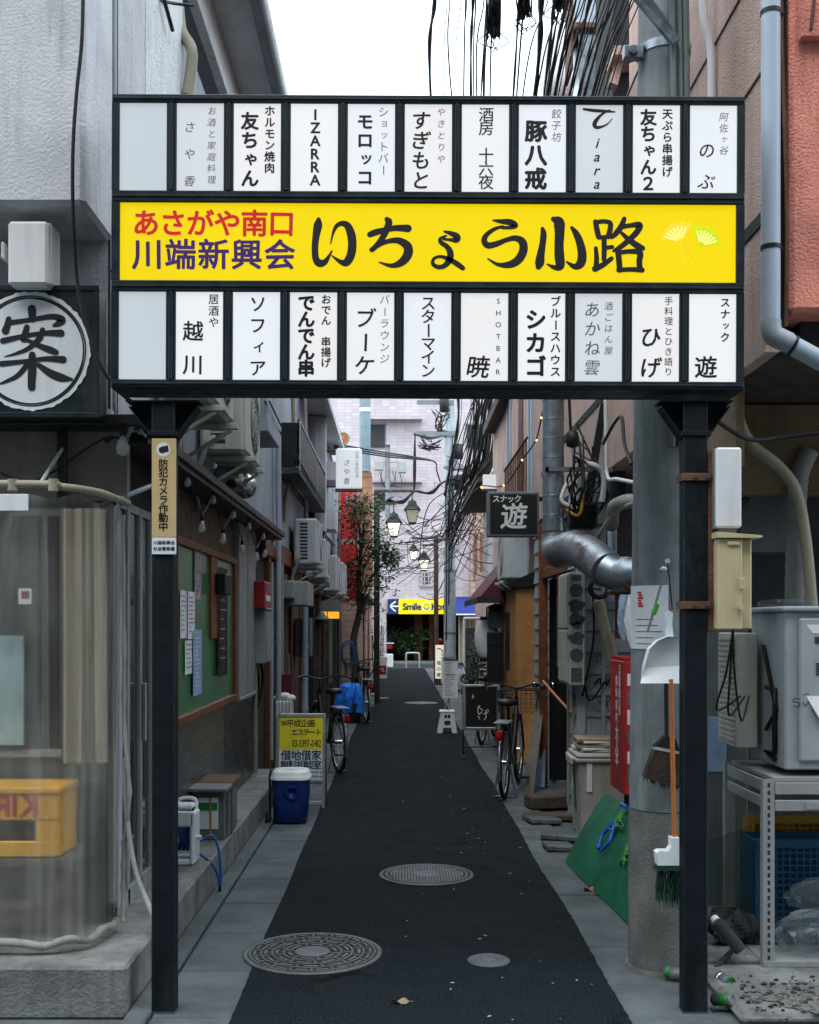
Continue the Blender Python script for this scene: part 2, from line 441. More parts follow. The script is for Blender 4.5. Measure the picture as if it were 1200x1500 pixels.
M('stucco_blue', (.36, .385, .43), .9, var=.14, scale=1.5, bump=.55, bscale=60, streak=.5)
M('whitewash', (.82, .82, .82), .8, var=.12, scale=3, bump=.6, bscale=50, streak=.45, dirt=(.2, .21, .22))
M('stucco_pink', (.68, .44, .355), .92, var=.2, scale=3, bump=.8, bscale=85, streak=.3, grain=.22)
M('stucco_coral', (.78, .28, .21), .92, var=.22, scale=3.5, bump=.8, bscale=80, streak=.6, dirt=(.22, .06, .045))
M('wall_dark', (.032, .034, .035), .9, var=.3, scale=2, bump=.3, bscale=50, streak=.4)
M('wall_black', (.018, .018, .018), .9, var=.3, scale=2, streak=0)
M('fascia_tan', (.21, .19, .165), .8, var=.2, scale=3, bump=.1, streak=.45)
M('soffit', (.58, .59, .6), .85, var=.15, scale=2, streak=.3)
M('tile_grey', (.075, .08, .08), .35, var=.25, scale=5, bump=.4, streak=.3, brick=('x', .3, .1, .004, (.35, .35, .35)), spec=.5)
M('tile_black', (.03, .032, .036), .28, var=.2, scale=5, bump=.4, streak=.15, brick=('x', .22, .06, .004, (.5, .5, .5)), spec=.5)
M('tile_hotel', (.53, .465, .49), .5, var=.12, scale=.3, bump=.06, streak=.25, dirt=(.3, .28, .28), brick=('y', .3, .13, -.008, (.7, .69, .7)), spec=.35)
M('tile_orange', (.5, .24, .14), .6, var=.12, scale=2, bump=.3, streak=.2, brick=('x', .6, .25, .015, (.5, .5, .5)))
M('tile_peach', (.46, .3, .25), .7, var=.15, scale=2, bump=.3, streak=.3, brick=('x', .3, .12, .012, (.7, .7, .7)))
M('wood_clad', (.12, .07, .04), .6, var=.35, scale=4, bump=.5, streak=.3, brick=('x', .17, 9, .008, (.15, .15, .15)))
M('wood_brown', (.19, .06, .022), .5, var=.3, scale=7, bump=.25, bscale=40, streak=.35)
M('wood_tan', (.45, .21, .07), .55, var=.2, scale=6, bump=.2, bscale=40, streak=.3)
M('wood_old', (.085, .065, .05), .85, var=.4, scale=9, bump=.5, bscale=40, streak=.6)
M('plywood', (.2, .18, .15), .8, var=.3, scale=3, bump=.2, streak=.5)
M('handle_orange', (.42, .14, .035), .4, var=.15, scale=5, streak=.2)
M('sign_metal', (.008, .0155, .02), .45, var=.25, scale=4, bump=.06, streak=.15, dirt=(.04, .045, .05), spec=.3, chips=.004)
M('post_paint', (.0045, .008, .012), .55, var=.3, scale=6, bump=.08, streak=.1, dirt=(.03, .03, .03), spec=.25, chips=.012)
M('black_metal', (.014, .015, .016), .45, var=.3, scale=6, streak=.1)
M('black_plastic', (.012, .012, .013), .5, var=.2, scale=6, streak=.08)
M('cable', (.007, .007, .008), .6, var=.2, scale=6, bump=0, streak=0)
M('rubber', (.015, .015, .015), .8, var=.2, streak=.1)
M('aluminium', (.42, .43, .43), .42, metal=.7, var=.15, streak=.3)
M('aluminium_frame', (.31, .32, .32), .5, var=.12, streak=.3)
M('frame_green', (.16, .18, .165), .5, var=.15, streak=.3)
M('chrome', (.62, .63, .64), .16, metal=1, var=.1, bump=0, streak=.1)
M('galvanised', (.32, .36, .4), .38, metal=.8, var=.25, scale=9, bump=.05, streak=.35, dirt=(.12, .13, .14))
M('galv_rusty', (.36, .39, .42), .36, metal=.75, var=.22, scale=9, streak=.3, rust=.25)
M('foil', (.65, .66, .68), .22, metal=1, var=.15, scale=30, bump=.9, bscale=70, streak=.1)
M('steel_grey', (.2, .215, .225), .5, metal=.3, var=.2, streak=.35)
M('rust', (.14, .07, .04), .85, var=.4, scale=9, bump=.4, streak=.2)
M('ac_white', (.5, .53, .55), .5, var=.1, scale=3, bump=.03, streak=.35)
M('pump_grey', (.38, .41, .43), .5, var=.1, scale=3, bump=.03, streak=.35)
M('ac_cream', (.46, .46, .41), .5, var=.1, scale=3, bump=.03, streak=.4)
M('ac_slot', (.03, .032, .034), .7, var=.2, streak=0)
M('box_white', (.76, .74, .73), .5, var=.08, bump=.03, streak=.22)
M('box_cream', (.56, .46, .27), .5, var=.12, bump=.04, streak=.3)
M('box_grey', (.3, .315, .31), .55, var=.12, bump=.04, streak=.4)
M('box_green_grey', (.13, .15, .145), .6, var=.2, bump=.05, streak=.4)
M('red_paint', (.3, .012, .015), .4, var=.2, bump=.05, streak=.3)
M('banner_red', (.55, .02, .02), .6, var=.15, streak=.1)
M('red_book', (.42, .03, .03), .45, var=.25, bump=.05, streak=.35)
M('maroon', (.11, .015, .025), .7, var=.2, streak=.3)
M('pvc_grey', (.38, .42, .47), .42, var=.08, scale=2, bump=.02, streak=.2)
M('pvc_blue', (.42, .5, .58), .4, var=.08, scale=2, bump=.02, streak=.2)
M('pipe_cream', (.34, .31, .22), .55, var=.15, bump=.05, streak=.35)
M('pipe_lagged', (.3, .3, .28), .7, var=.2, bump=.3, streak=.4)
M('white_plastic', (.8, .82, .83), .4, var=.06, bump=.02, streak=.18)
M('blue_plastic', (.012, .036, .2), .32, var=.15, bump=.03, streak=.1)
M('blue_bright', (.02, .13, .6), .35, var=.1, bump=.02, streak=.05)
M('blue_hose', (.02, .13, .42), .35, var=.1, bump=.02, streak=.05)
M('hose_dark', (.02, .06, .16), .4, var=.1, bump=0, streak=0)
M('tarp_blue', (.015, .19, .82), .38, var=.3, scale=9, bump=1.0, bscale=16, streak=.1)
M('crate_blue', (.008, .065, .13), .5, var=.2, bump=.05, streak=.2)
M('crate_yellow', (.85, .42, .015), .45, var=.1, bump=.03, streak=.2)
M('crate_amber', (.4, .22, .03), .5, var=.2, bump=.03, streak=.3)
M('green_board', (.01, .13, .065), .5, var=.35, scale=3.5, bump=.08, streak=.5, dirt=(.06, .05, .03))
M('green_cord', (.06, .32, .04), .6, var=.15, streak=0)
M('green_bristle', (.01, .055, .035), .8, var=.3, streak=0)
M('brown_bristle', (.05, .035, .025), .9, var=.4, scale=20, bump=.6, bscale=90, streak=0)
M('duct_paint', (.2, .27, .31), .5, var=.15, scale=2, bump=.03, streak=.3)
M('blot_grey', (.1, .11, .11), .7, var=.25, scale=30, bump=.1, streak=.1)
M('bin_grey', (.42, .41, .37), .55, var=.12, bump=.05, streak=.35)
M('bin_green', (.03, .2, .06), .5, var=.1, streak=.2)
M('paper', (.78, .8, .83), .8, var=.06, scale=3, bump=.08, bscale=20, streak=.12)
M('paper_blue', (.3, .42, .6), .7, var=.2, scale=8, bump=.08, streak=.1)
M('paper_pink', (.42, .3, .34), .7, var=.4, scale=22, bump=.08, streak=.1)
M('newsprint', (.46, .44, .4), .9, var=.35, scale=25, bump=.15, streak=.1)
M('cardboard', (.34, .26, .17), .85, var=.15, bump=.1, streak=.2)
M('ink_black', (.012, .011, .013), .6, var=.1, bump=0, streak=0)
M('ink_grey', (.14, .14, .15), .6, var=.1, bump=0, streak=0)
M('ink_red', (.6, .01, .02), .6, var=.1, bump=0, streak=0, emit=.35)
M('ink_purple', (.06, .015, .15), .6, var=.1, bump=0, streak=0, emit=.12)
M('ink_navy', (.012, .022, .08), .6, var=.1, bump=0, streak=0)
M('ink_white', (.72, .74, .74), .6, var=.08, bump=0, streak=0)
M('ink_redmark', (.5, .02, .02), .6, var=.1, bump=0, streak=0)
M('sticker_yellow', (.6, .42, .2), .55, var=.14, scale=3, bump=.03, streak=.2, dirt=(.4, .2, .05))
M('poster_yellow', (.78, .68, .03), .45, var=.06, bump=.02, streak=.08)
M('poster_white', (.72, .78, .8), .45, var=.06, bump=.02, streak=.08)
M('awning_maroon', (.1, .018, .03), .75, var=.2, bump=.15, streak=.3)
M('awning_blue', (.01, .03, .2), .7, var=.15, bump=.15, streak=.2)
M('hotel_yellow', (.75, .6, .0), .45, var=.05, bump=.0, streak=.05, emit=.28)
M('hotel_navy', (.012, .03, .12), .45, var=.05, bump=.0, streak=.05)
M('circle_white', (.78, .8, .81), .5, var=.06, bump=.02, streak=.15)
M('lantern_paper', (.8, .82, .84), .75, var=.1, bump=.1, streak=.2)
M('bark', (.05, .04, .032), .9, var=.4, scale=12, bump=.7, bscale=30, streak=.3)
M('cloth_green', (.12, .18, .15), .9, var=.2, bump=.1, streak=.2)
M('terracotta', (.14, .07, .045), .85, var=.25, bump=.2, streak=.3)
M('manhole', (.115, .122, .126), .55, metal=.25, var=.3, scale=8, bump=.15, streak=.0)
M('manhole_pit', (.03, .03, .028), .9, var=.35, scale=12, bump=.2, streak=.0)
M('gravel', (.16, .15, .135), .95, var=.5, scale=22, bump=1.0, bscale=30, streak=0)
M('graffiti', (.02, .021, .023), .5, var=.15, bump=0, streak=0)
M('siding', (.4, .45, .49), .6, var=.1, bump=.06, streak=.45)
M('wood_beam', (.2, .135, .075), .75, var=.3, scale=4, bump=.3, bscale=40, streak=.5)
M('basket_wire', (.03, .03, .032), .5, var=.2, streak=0)
M('red_reflector', (.4, .01, .01), .2, var=.1, bump=0, streak=0)
M('curtain_beige', (.5, .44, .35), .9, var=.06, bump=.05, streak=0)
M('skin_poster', (.35, .5, .55), .5, var=.45, scale=3.5, bump=0, streak=0)
EM('panel_white', '#eef0f2', .89); EM('panel_white_warm', '#efeff0', .86); EM('panel_white_cool', '#e9edf3', .9); EM('panel_soft', '#dfe4ea', .78); EM('panel_off_glow', '#d6e0e8', .72)  # the blank panels are unlit; their brightness is painted in as glow
EM('panel_yellow', (.94, .71, .0), .88)
EM('bulb_tiny', (1, .6, .2), 2.2); EM('lamp_lit', (1, .93, .74), 1.5); EM('lamp_unlit_glow', (.8, .82, .55), .28); EM('lamp_amber', (1, .42, .02), 1.2)  # the unlit lantern's glass gets a faint painted glow too
EM('hanging_white', '#e6ebf0', .74); EM('standing_white', '#f6f2dc', .75)
GLASS('glass_dark'); GLASS('glass_green', (.03, .17, .065), .28); GLASS('glass_window', (.02, .024, .026), .2); GLASS('glass_brown', (.03, .022, .016))
VINYL('vinyl'); CLEAR('bulb_glass', (.6, .65, .68), .45, .05, False); CLEAR('bag_plastic', (.16, .19, .21), .32, .1, False)
CLEAR('net_green', (.02, .05, .045), .45, .6, False)
LEAF = []
for i, c in enumerate(((.045, .09, .032), (.06, .12, .045), (.03, .058, .026), (.1, .14, .05))):
    LEAF.append(M('leaf_%d' % i, c, .6, var=.35, scale=9, bump=0, streak=0, spec=.4))

# ---------------------------------------------------------------- ground
g = MB(); g.box(-150, 150, -60, 300, -.3, 0); struct('ground', g, 'concrete')
g = MB(); vs = []; random.seed(12); N = 0; y = -3.0                 # ragged edges where the asphalt meets the concrete
while y < 39.6:
    vs += [(-.68 + .004 * math.sin(y * 3.1) + random.gauss(0, .0012), y, .0185), (.925 + .012 * math.sin(y * 1.9) * math.sin(y * .7) + random.gauss(0, .002), y, .0185)]; N += 1; y += .035
g.add(vs, [[2 * i, 2 * i + 1, 2 * i + 3, 2 * i + 2] for i in range(N - 1)]); struct('road', g, 'asphalt')
g = MB(); g.box(-60, 60, 39.5, 43.2, .0, .0065); struct('cross_street', g, 'asphalt_far')
g = MB(); g.box(-60, 60, -20, -3, .0, .0065); struct('front_street', g, 'asphalt_far')
g = MB()
y = 2.0
while y < 39:
    L = .6 * random.uniform(.98, 1.02); g.box(-1.0, -.64, y, y + L - .008, 0, .014 + random.uniform(0, .004), .004); y += L
g.box(-1.1, -1.008, 2.0, 39, 0, .032, .006)
struct('gutter', g, 'concrete')
g = MB(); y = 1.0
while y < 39:
    L = random.uniform(.45, .7); g.box(.88, 1.28 if y < 7 else 1.2, y, y + L - .01, 0, .0125 + random.uniform(0, .0045), .005); y += L
struct('kerb_strip', g, 'concrete')
g = MB(); g.box(1.36, 6, 4.35, 5.0, 0, .05, .02); g.box(1.36, 6, 5.0, 8.6, 0, .07, .01); struct('forecourt', g, 'concrete_pale')
g = MB(); g.box(-60, 60, 43.2, 45, 0, .12, .02); struct('pavement', g, 'concrete')
g = MB()
for i in range(420):                                # grit and stones where the concrete has broken up
    x, yy = random.gauss(1.72, .2), random.gauss(4.54, .12); r = random.uniform(.003, .011) * (1.6 if i % 17 == 0 else 1)
    if x < 1.42: continue
    i0 = len(g.v); g.sphere((x, yy, .052 + r * .4), (r * random.uniform(.8, 1.5), r, r * .6), 6, i % 3)
    for q in range(i0, len(g.v)): g.v[q] += Vector((random.uniform(-1, 1), random.uniform(-1, 1), random.uniform(-1, 1))) * r * .25
for q in range(len(g.sm)): g.sm[q] = False
tag(struct('gravel', g, ['gravel', 'concrete', 'wall_dark']), 'loose grey gravel in the broken concrete by the steel rack', 'gravel', kind='stuff')
g = MB(); g.add([Vector((1.73 + .25 * math.cos(a) * (1 + .15 * math.sin(3 * a) + .1 * math.sin(8 * a + 1) + .05 * math.sin(19 * a)), 4.54 + .17 * math.sin(a) * (1 + .14 * math.sin(4 * a + 2) + .08 * math.sin(13 * a)), .0545)) for a in [2 * math.pi * k / 90 for k in range(90)]], [list(range(90))])
struct('bare_soil', g, 'gravel')
g = MB()
for i in range(40):                                # scraps on the asphalt
    x = .9 - abs(random.gauss(0, .45)); yy = random.uniform(4.3, 12)
    if x < -.6: continue
    s_ = random.uniform(.002, .008); a = random.uniform(0, 3)
    g.prism([(x + s_ * math.cos(a + k * 1.57) * (1.6 if k % 2 else .7), yy + s_ * math.sin(a + k * 1.57) * (1.6 if k % 2 else .7), .019) for k in range(4)], (0, 0, .002))
solo('litter', g, 'newsprint', 'tiny pale scraps scattered over the dark asphalt', 'litter', kind='stuff')

for (px, py, mt, lab) in ((863, 1309, 'handle_orange', 'dry orange leaf at the edge of the green sheet'), (585, 1476, 'cardboard', 'pale crumpled leaf on the asphalt before the large iron cover')):
    Yl = GY(py); c = Vector((PX(px, Yl), Yl, .021)); b = MB(); n = 18
    b.add([c + Vector((.034 * math.cos(2 * math.pi * k / n) * (1 + .25 * math.cos(10 * math.pi * k / n)), .02 * math.sin(2 * math.pi * k / n), .012 * math.sin(4 * math.pi * k / n) + .006)) for k in range(n)] + [c], [[k, (k + 1) % n, n] for k in range(n)]); b.tube([c + Vector((.03, 0, .006)), c + Vector((.06, .01, .002))], .0015, 4); solo('fallen_leaf', b, mt, lab, 'leaf')
def manhole(cx, cy, Rm, label, kind):
    t = thing('manhole_cover', label, 'manhole cover', (cx, cy, .0185), 'manhole covers')
    b = MB(); b.lathe([(Rm, 0), (Rm, .006), (Rm * .93, .008), (Rm * .93, .003)], (cx, cy, .0185), 48); part('rim', b, 'manhole', t)
    b = MB(); b.lathe([(Rm * .93, 0), (Rm * .93, .004), (0.0001, .004)], (cx, cy, .0185), 40, smooth=False); part('recess', b, 'manhole_pit', t)
    b = MB()
    def arcbar(r0, r1, a0, a1):
        k = 6; lo = [(cx + r * math.cos(a0 + (a1 - a0) * i / k), cy + r * math.sin(a0 + (a1 - a0) * i / k), .023) for r, rng in ((r0, range(k + 1)), (r1, range(k, -1, -1))) for i in rng]
        b.prism(lo, (0, 0, .0055))
    if kind == 'web':
        b.lathe([(Rm * .25, .004), (Rm * .25, .010), (.0001, .0105)], (cx, cy, .0185), 28, smooth=False)
        for (r0, r1, n) in ((.27, .42, 6), (.45, .58, 9), (.61, .74, 12), (.77, .9, 18)):
            for q in range(n):
                a = 2 * math.pi * q / n + r0 * 3; w = 2 * math.pi / n
                arcbar(Rm * r1 - .006, Rm * r1 + .003, a, a + w)
                arcbar(Rm * r0, Rm * r1, a, a + .02 / (r1 * Rm) * .6)
                arcbar(Rm * (r0 + .04), Rm * (r0 + .08), a + w * .3, a + w * .85)
    else:
        n = max(5, int(Rm * 42))
        for i in range(-n, n + 1):
            x = i * Rm / n * .74; h = math.sqrt(max(0, (Rm * .78) ** 2 - x * x))
            if h > .02:
                b.box(cx + x - .004, cx + x + .004, cy - h, cy + h, .023, .0275); b.box(cx - h, cx + h, cy + x - .004, cy + x + .004, .023, .0273)
        b.ring((cx, cy, .019), Rm * .85, .012, 'z', 36, 6); b.lathe([(Rm * .28, .004), (Rm * .28, .0102), (.0001, .0106)], (cx, cy, .0185), 24, smooth=False)
    part('raised_pattern', b, 'manhole', t)
manhole(PX(458, GY(1402)), GY(1402), .335, 'large round iron cover with radial web pattern beside the concrete gutter', 'web')
manhole(PX(625, GY(1286)), GY(1286), .3, 'mid-size round iron cover with grid pattern in the middle of the asphalt', 'grid')
manhole(PX(716, GY(1414)), GY(1414), .1, 'smallest round iron cover sunk in the asphalt', 'grid')
yy = GY(1031); g = MB(); g.lathe([(.34, 0), (.34, .004), (.0001, .006)], (PX(617, yy), yy, .0185), 30, smooth=False); solo('manhole_cover', g, 'concrete_pale', 'pale flat cover far down the asphalt lane', 'manhole cover', 'manhole covers')

# ---------------------------------------------------------------- the big gate sign on its two posts
SY = 4.40
def SX(px): return PX(px, SY)
def SZ(py): return PZ(py, SY)
sign = thing('gate_sign', 'wide illuminated gate sign with white shop panels and yellow title, on two dark posts', 'sign', (PX(627, SY), 4.5, 0))
b = MB()                                             # box: sides, top, bottom and back, then the face grid
x0, x1, z0, z1 = SX(163), SX(1091), SZ(569), SZ(139)
b.box(x0, x1, SY + .012, SY + .2, z0 - .001, z0 + .03); b.box(x0, x1, SY + .012, SY + .2, z1 - .03, z1 + .001)
b.box(x0 - .001, x0 + .02, SY + .012, SY + .2, z0 + .03, z1 - .03); b.box(x1 - .02, x1 + .001, SY + .012, SY + .2, z0 + .03, z1 - .03)
b.box(x0 + .02, x1 - .02, SY + .17, SY + .198, z0 + .03, z1 - .03)
part('casing', b, 'sign_metal', sign)
PXS = [(174 + 83.7 * i, 174 + 83.7 * i + 69) for i in range(11)]
b = MB()
rowz = [(139, 151), (280, 297), (411.5, 428), (557, 569)]
for a_, c_ in rowz: b.box(x0, x1, SY, SY + .05, SZ(c_), SZ(a_), .004)
for (za, zb) in ((151, 280), (428, 557)):
    b.box(x0, SX(PXS[0][0]), SY + .002, SY + .05, SZ(zb), SZ(za)); b.box(SX(PXS[-1][1]), x1, SY + .002, SY + .05, SZ(zb), SZ(za))
    for i in range(10):
        xa, xb = SX(PXS[i][1]), SX(PXS[i + 1][0]); b.box(xa, xb, SY + .004, SY + .05, SZ(zb), SZ(za), .003); b.box(xa + .013, xb - .013, SY - .003, SY + .004, SZ(zb), SZ(za), .002)
b.box(x0, SX(175), SY + .002, SY + .05, SZ(411.5), SZ(297)); b.box(SX(1079), x1, SY + .002, SY + .05, SZ(411.5), SZ(297))
for z in (SZ(145), SZ(288), SZ(420), SZ(563)): b.box(x0 + .004, x1 - .004, SY - .004, SY, z - .006, z + .004, .002)
part('frame', b, 'sign_metal', sign)
TOP = [None,
 ('panel_soft', [('さや香', 277, 178, 274, 17, .004, 'g', .12), ('お酒と家庭料理', 309, 156, 270, 13, 0, 'g', .1)]),
 ('panel_white', [('友ちゃん', 365, 164, 275, 27, .045, 'k', .03), ('ホルモン焼肉', 394, 154, 254, 16, .035, 'k', 0)]),
 ('panel_white', [('IZARRA', 461, 156, 274, 22, .035, 'k', 0)]),
 ('panel_white', [('モロッコ', 534, 165, 272, 25, .04, 'k', 0), ('ショットバー', 561, 155, 256, 16, 0, 'g', 0)]),
 ('panel_white', [('すぎもと', 616, 161, 278, 29, .018, 'k', .06), ('やきとりや', 646, 156, 238, 13, 0, 'g', .08)]),
 ('panel_white', [('酒房 十六夜', 712, 155, 277, 23, .004, 'k', 0)]),
 ('panel_white', [('豚八戒', 785, 174, 277, 33, .055, 'k', .02), ('餃子坊', 815, 157, 206, 15, 0, 'g', .08)]),
 ('panel_soft', [('iara', 876, 196, 277, 21, .012, 'k', .0, .3)]),  # unlit panel, its brightness painted in as glow
 ('panel_white', [('友ちゃん２', 950, 157, 279, 25, .045, 'k', .03), ('天ぷら串揚げ', 978, 156, 257, 16, .035, 'k', 0)]),
 ('panel_white', [('のぶ', 1036, 205, 276, 25, .004, 'k', .08), ('阿佐ヶ谷', 1061, 161, 224, 14, 0, 'g', .08)])]
BOT = [None,
 ('panel_white', [('越川', 283, 471, 551, 31, .014, 'k', .03), ('居酒や', 313, 431, 481, 16, .008, 'k', .03)]),
 ('panel_white', [('ソフィア', 378, 433, 553, 26, .012, 'k', .03)]),
 ('panel_white', [('でんでん串', 449, 431, 553, 26, .055, 'k', .02), ('おでん 串揚げ', 478, 431, 539, 15, .03, 'k', 0)]),
 ('panel_white', [('ブーケ', 535, 451, 551, 31, .012, 'k', .04), ('バーラウンジ', 564, 431, 533, 15, 0, 'g', .04)]),
 ('panel_white', [('スターマイン', 628, 432, 554, 23, .01, 'k', .02)]),
 ('panel_white', [('暁', 702, 537, 537, 35, .012, 'k', .05), ('SHOTBAR', 731, 434, 549, 11, 0, 'k', .03)]),
 ('panel_white', [('シカゴ', 786, 451, 552, 32, .05, 'k', .0), ('ブルースハウス', 815, 432, 551, 16, .03, 'k', 0)]),
 ('panel_soft', [('あかね雲', 869, 440, 549, 24, .0, 'g', .05), ('酒ごはん屋', 893, 440, 518, 13, 0, 'g', .04)]),
 ('panel_white', [('ひげ', 955, 476, 553, 32, .018, 'k', .05), ('手料理とひき語り', 981, 432, 549, 13, .0, 'k', 0)]),
 ('panel_white', [('スナック', 1064, 433, 499, 15, .035, 'k', .0), ('遊', 1036, 536, 536, 34, .018, 'k', .0)])]
UNIT = SY / F
O_ = Vector((PX(0, SY), SY, PZ(0, SY)))               # plane units: photograph pixels at the sign's face
def V_(x): return x * UNIT
def column(mb, o, text, px, y0, y1, size, bold, jit, shear=0, depth=0):
    mb.vtext(text, o, UX, UZ, V_(px), -V_(y0), -V_(y1), V_(size), bold, 0, jit, shear)
for row, za, zb in ((TOP, 151, 280), (BOT, 428, 557)):
    for i, spec in enumerate(row):
        b = MB(); b.box(SX(PXS[i][0]) - .003, SX(PXS[i][1]) + .003, SY + .012, SY + .03, SZ(zb) - .003, SZ(za) + .003)
        pm = 'panel_off_glow' if spec is None else spec[0]
        if pm == 'panel_white': pm = ('panel_white', 'panel_white_warm', 'panel_white_cool')[(i * 5 + (za > 300)) % 3]
        pn = part('light_panel', b, pm, sign)
        if spec:
            for col in spec[1]:
                tb = MB(); o = O_ + Vector((0, .0105, 0)); text, px, y0, y1, size, bold, ink, jit = col[:8]
                column(tb, o, text, px, y0, y1, size, bold + (.014 if ink == 'k' else .005), jit, col[8] if len(col) > 8 else 0)
                if text == 'iara':
                    tb.brush([[(855, -157, 3.5), (870, -159, 5), (888, -160, 4.5), (901, -161, 2)], [(893, -158, 2), (880, -166, 4), (871, -178, 6.5), (875, -184, 5), (888, -180, 2.5), (897, -171, 1.2)]], o, UX, UZ, UNIT, UNIT, UNIT)
                part('lettering', tb, 'ink_black' if ink == 'k' else 'ink_grey', pn)
b = MB(); b.box(SX(174), SX(1080), SY + .012, SY + .03, SZ(412.5), SZ(296)); yel = part('title_panel', b, 'panel_yellow', sign)
def zc(x, y, w, X0, Y0): return (X0 + x / 2.5, -(Y0 + y / 2.5), w / 2.5)
def zs(strokes, X0, Y0): return [[zc(*p, X0, Y0) for p in s_] for s_ in strokes]
L1 = [  # i
 [(766, 90, 14), (764, 110, 26), (757, 150, 22), (753, 195, 20), (757, 235, 21), (771, 250, 24), (790, 245, 18), (806, 222, 9), (815, 205, 5)],
 [(811, 178, 4), (818, 145, 7), (830, 116, 12), (850, 104, 16), (872, 112, 22), (886, 145, 26), (890, 185, 26), (884, 222, 26), (868, 247, 24), (846, 244, 14), (815, 222, 4)],
 # chi
 [(955, 144, 18), (975, 136, 20), (1010, 127, 17), (1050, 120, 19), (1094, 121, 24)],
 [(1017, 88, 16), (1024, 100, 22), (1012, 135, 20), (990, 172, 18), (968, 196, 16)],
 [(962, 200, 16), (985, 184, 14), (1020, 169, 15), (1060, 166, 20), (1092, 186, 27), (1094, 216, 28), (1072, 245, 24), (1035, 258, 14), (990, 246, 5)]]
L2 = [  # small yo
 [(78, 132, 7), (100, 138, 14), (124, 150, 20), (122, 163, 18), (98, 162, 10), (76, 160, 9)],
 [(84, 148, 7), (64, 158, 11), (66, 172, 14), (88, 188, 16), (100, 210, 20), (97, 236, 20), (78, 258, 16), (54, 262, 14), (36, 250, 12), (40, 232, 10), (62, 224, 10), (92, 232, 14), (124, 250, 17), (146, 266, 15)],
 # u
 [(257, 90, 6), (285, 94, 14), (318, 97, 20), (338, 108, 18), (322, 116, 12), (290, 117, 10)],
 [(292, 112, 8), (262, 122, 12), (234, 142, 15), (224, 164, 18), (238, 182, 20), (270, 176, 18), (305, 162, 15), (338, 155, 18), (364, 168, 24), (368, 200, 26), (350, 234, 26), (318, 252, 22), (276, 252, 12), (238, 231, 5)],
 # sho
 [(478, 84, 16), (497, 96, 34), (501, 130, 30), (499, 180, 28), (501, 225, 30), (503, 256, 26), (484, 262, 16), (456, 250, 5)],
 [(438, 120, 12), (442, 140, 19), (438, 180, 20), (432, 215, 24), (428, 245, 28), (424, 260, 18)],
 [(545, 115, 10), (562, 138, 20), (576, 172, 24), (584, 215, 27), (578, 247, 27), (556, 258, 18), (526, 240, 5)],
 # ro
 [(632, 93, 15), (637, 118, 17), (644, 148, 17)], [(634, 97, 15), (660, 92, 14), (686, 98, 15), (686, 122, 17), (680, 148, 17)], [(644, 152, 13), (680, 148, 13)],
 [(664, 152, 16), (665, 195, 16), (664, 232, 15)], [(666, 190, 13), (694, 186, 13)], [(634, 190, 12), (637, 225, 15), (636, 262, 17)], [(632, 266, 20), (660, 252, 17), (692, 228, 14)],
 [(738, 82, 14), (727, 110, 18), (706, 138, 17), (692, 152, 10)], [(732, 112, 14), (764, 106, 15), (794, 105, 20), (786, 128, 19), (756, 160, 17), (724, 186, 16), (700, 200, 10)],
 [(726, 132, 10), (752, 156, 16), (782, 178, 20), (806, 190, 16)], [(716, 206, 18), (720, 240, 18), (722, 270, 18)], [(718, 207, 15), (758, 202, 15), (795, 206, 19), (794, 238, 18), (796, 268, 18)], [(718, 271, 15), (760, 268, 15), (804, 270, 17)]]
o = O_ + Vector((0, .0105, 0))
tb = MB(); tb.brush(zs(L1, 160, 285) + zs(L2, 620, 285), o, UX, UZ, UNIT, UNIT, UNIT * 1.22); part('lettering', tb, 'ink_black', yel, 'large black brush title on yellow')
tb = MB(); tb.htext('あさがや南口', o, UX, UZ, V_(193), V_(432), -V_(328), V_(41), .042, 0, .02); part('lettering', tb, 'ink_red', yel, 'red writing on yellow')
tb = MB(); tb.htext('川端新興会', o, UX, UZ, V_(191), V_(434), -V_(374), V_(47), .036, 0, .02); part('lettering', tb, 'ink_purple', yel, 'purple writing on yellow')
M('leaf_print_a', (.9, .52, .02), .6, var=.1, bump=0, streak=0, emit=.75); M('leaf_print_b', (.48, .62, .0), .6, var=.1, bump=0, streak=0, emit=.7); M('leaf_print_c', (.95, .83, .3), .6, var=.05, bump=0, streak=0, emit=.85)
tb = MB()
for (cx, cy, a0, a1, mi, sx_, sy_) in ((999, 352, 60, 174, 0, 1006, 391), (1027, 358, 7, 115, 1, 1014, 386)):
    fan = [(cx, cy)] + [(cx + (31 + 2 * math.sin(k * 1.9)) * math.cos(R(a0 + (a1 - a0) * k / 16)), cy - (30 + 2.5 * math.sin(k * 2.3)) * math.sin(R(a0 + (a1 - a0) * k / 16))) for k in range(17)]
    tb.add([o + UX * V_(x) - UZ * V_(y_) + Vector((0, -.0001 * mi, 0)) for x, y_ in fan], [list(range(len(fan)))], mi)
    for k in range(7):
        a = R(a0 + 14 + (a1 - a0 - 28) * k / 6); tb.brush([[(cx + 7 * math.cos(a), -(cy - 7 * math.sin(a)), .8), (cx + 24 * math.cos(a), -(cy - 22 * math.sin(a)), 2.6)]], o + Vector((0, -.0004, 0)), UX, UZ, UNIT, UNIT, UNIT, 2)
    tb.brush([[(cx, -cy, 1.2), ((cx + sx_) / 2, -(cy + sy_) / 2, .9), (sx_, -sy_, .7)]], o + Vector((0, -.0002, 0)), UX, UZ, UNIT, UNIT, UNIT, mi)
part('ginkgo_emblem', tb, ['leaf_print_a', 'leaf_print_b', 'leaf_print_c'], yel)
sign.rotation_euler = (0, .0045, 0); sign.location = (PX(627, SY), 4.5, 0)
for c_ in (sign,):                                    # turn about the sign's own middle, not about the ground
    zc0 = (z0 + z1) / 2; c_.location = Vector(c_.location) + Vector((-.0045 * zc0, 0, 0))
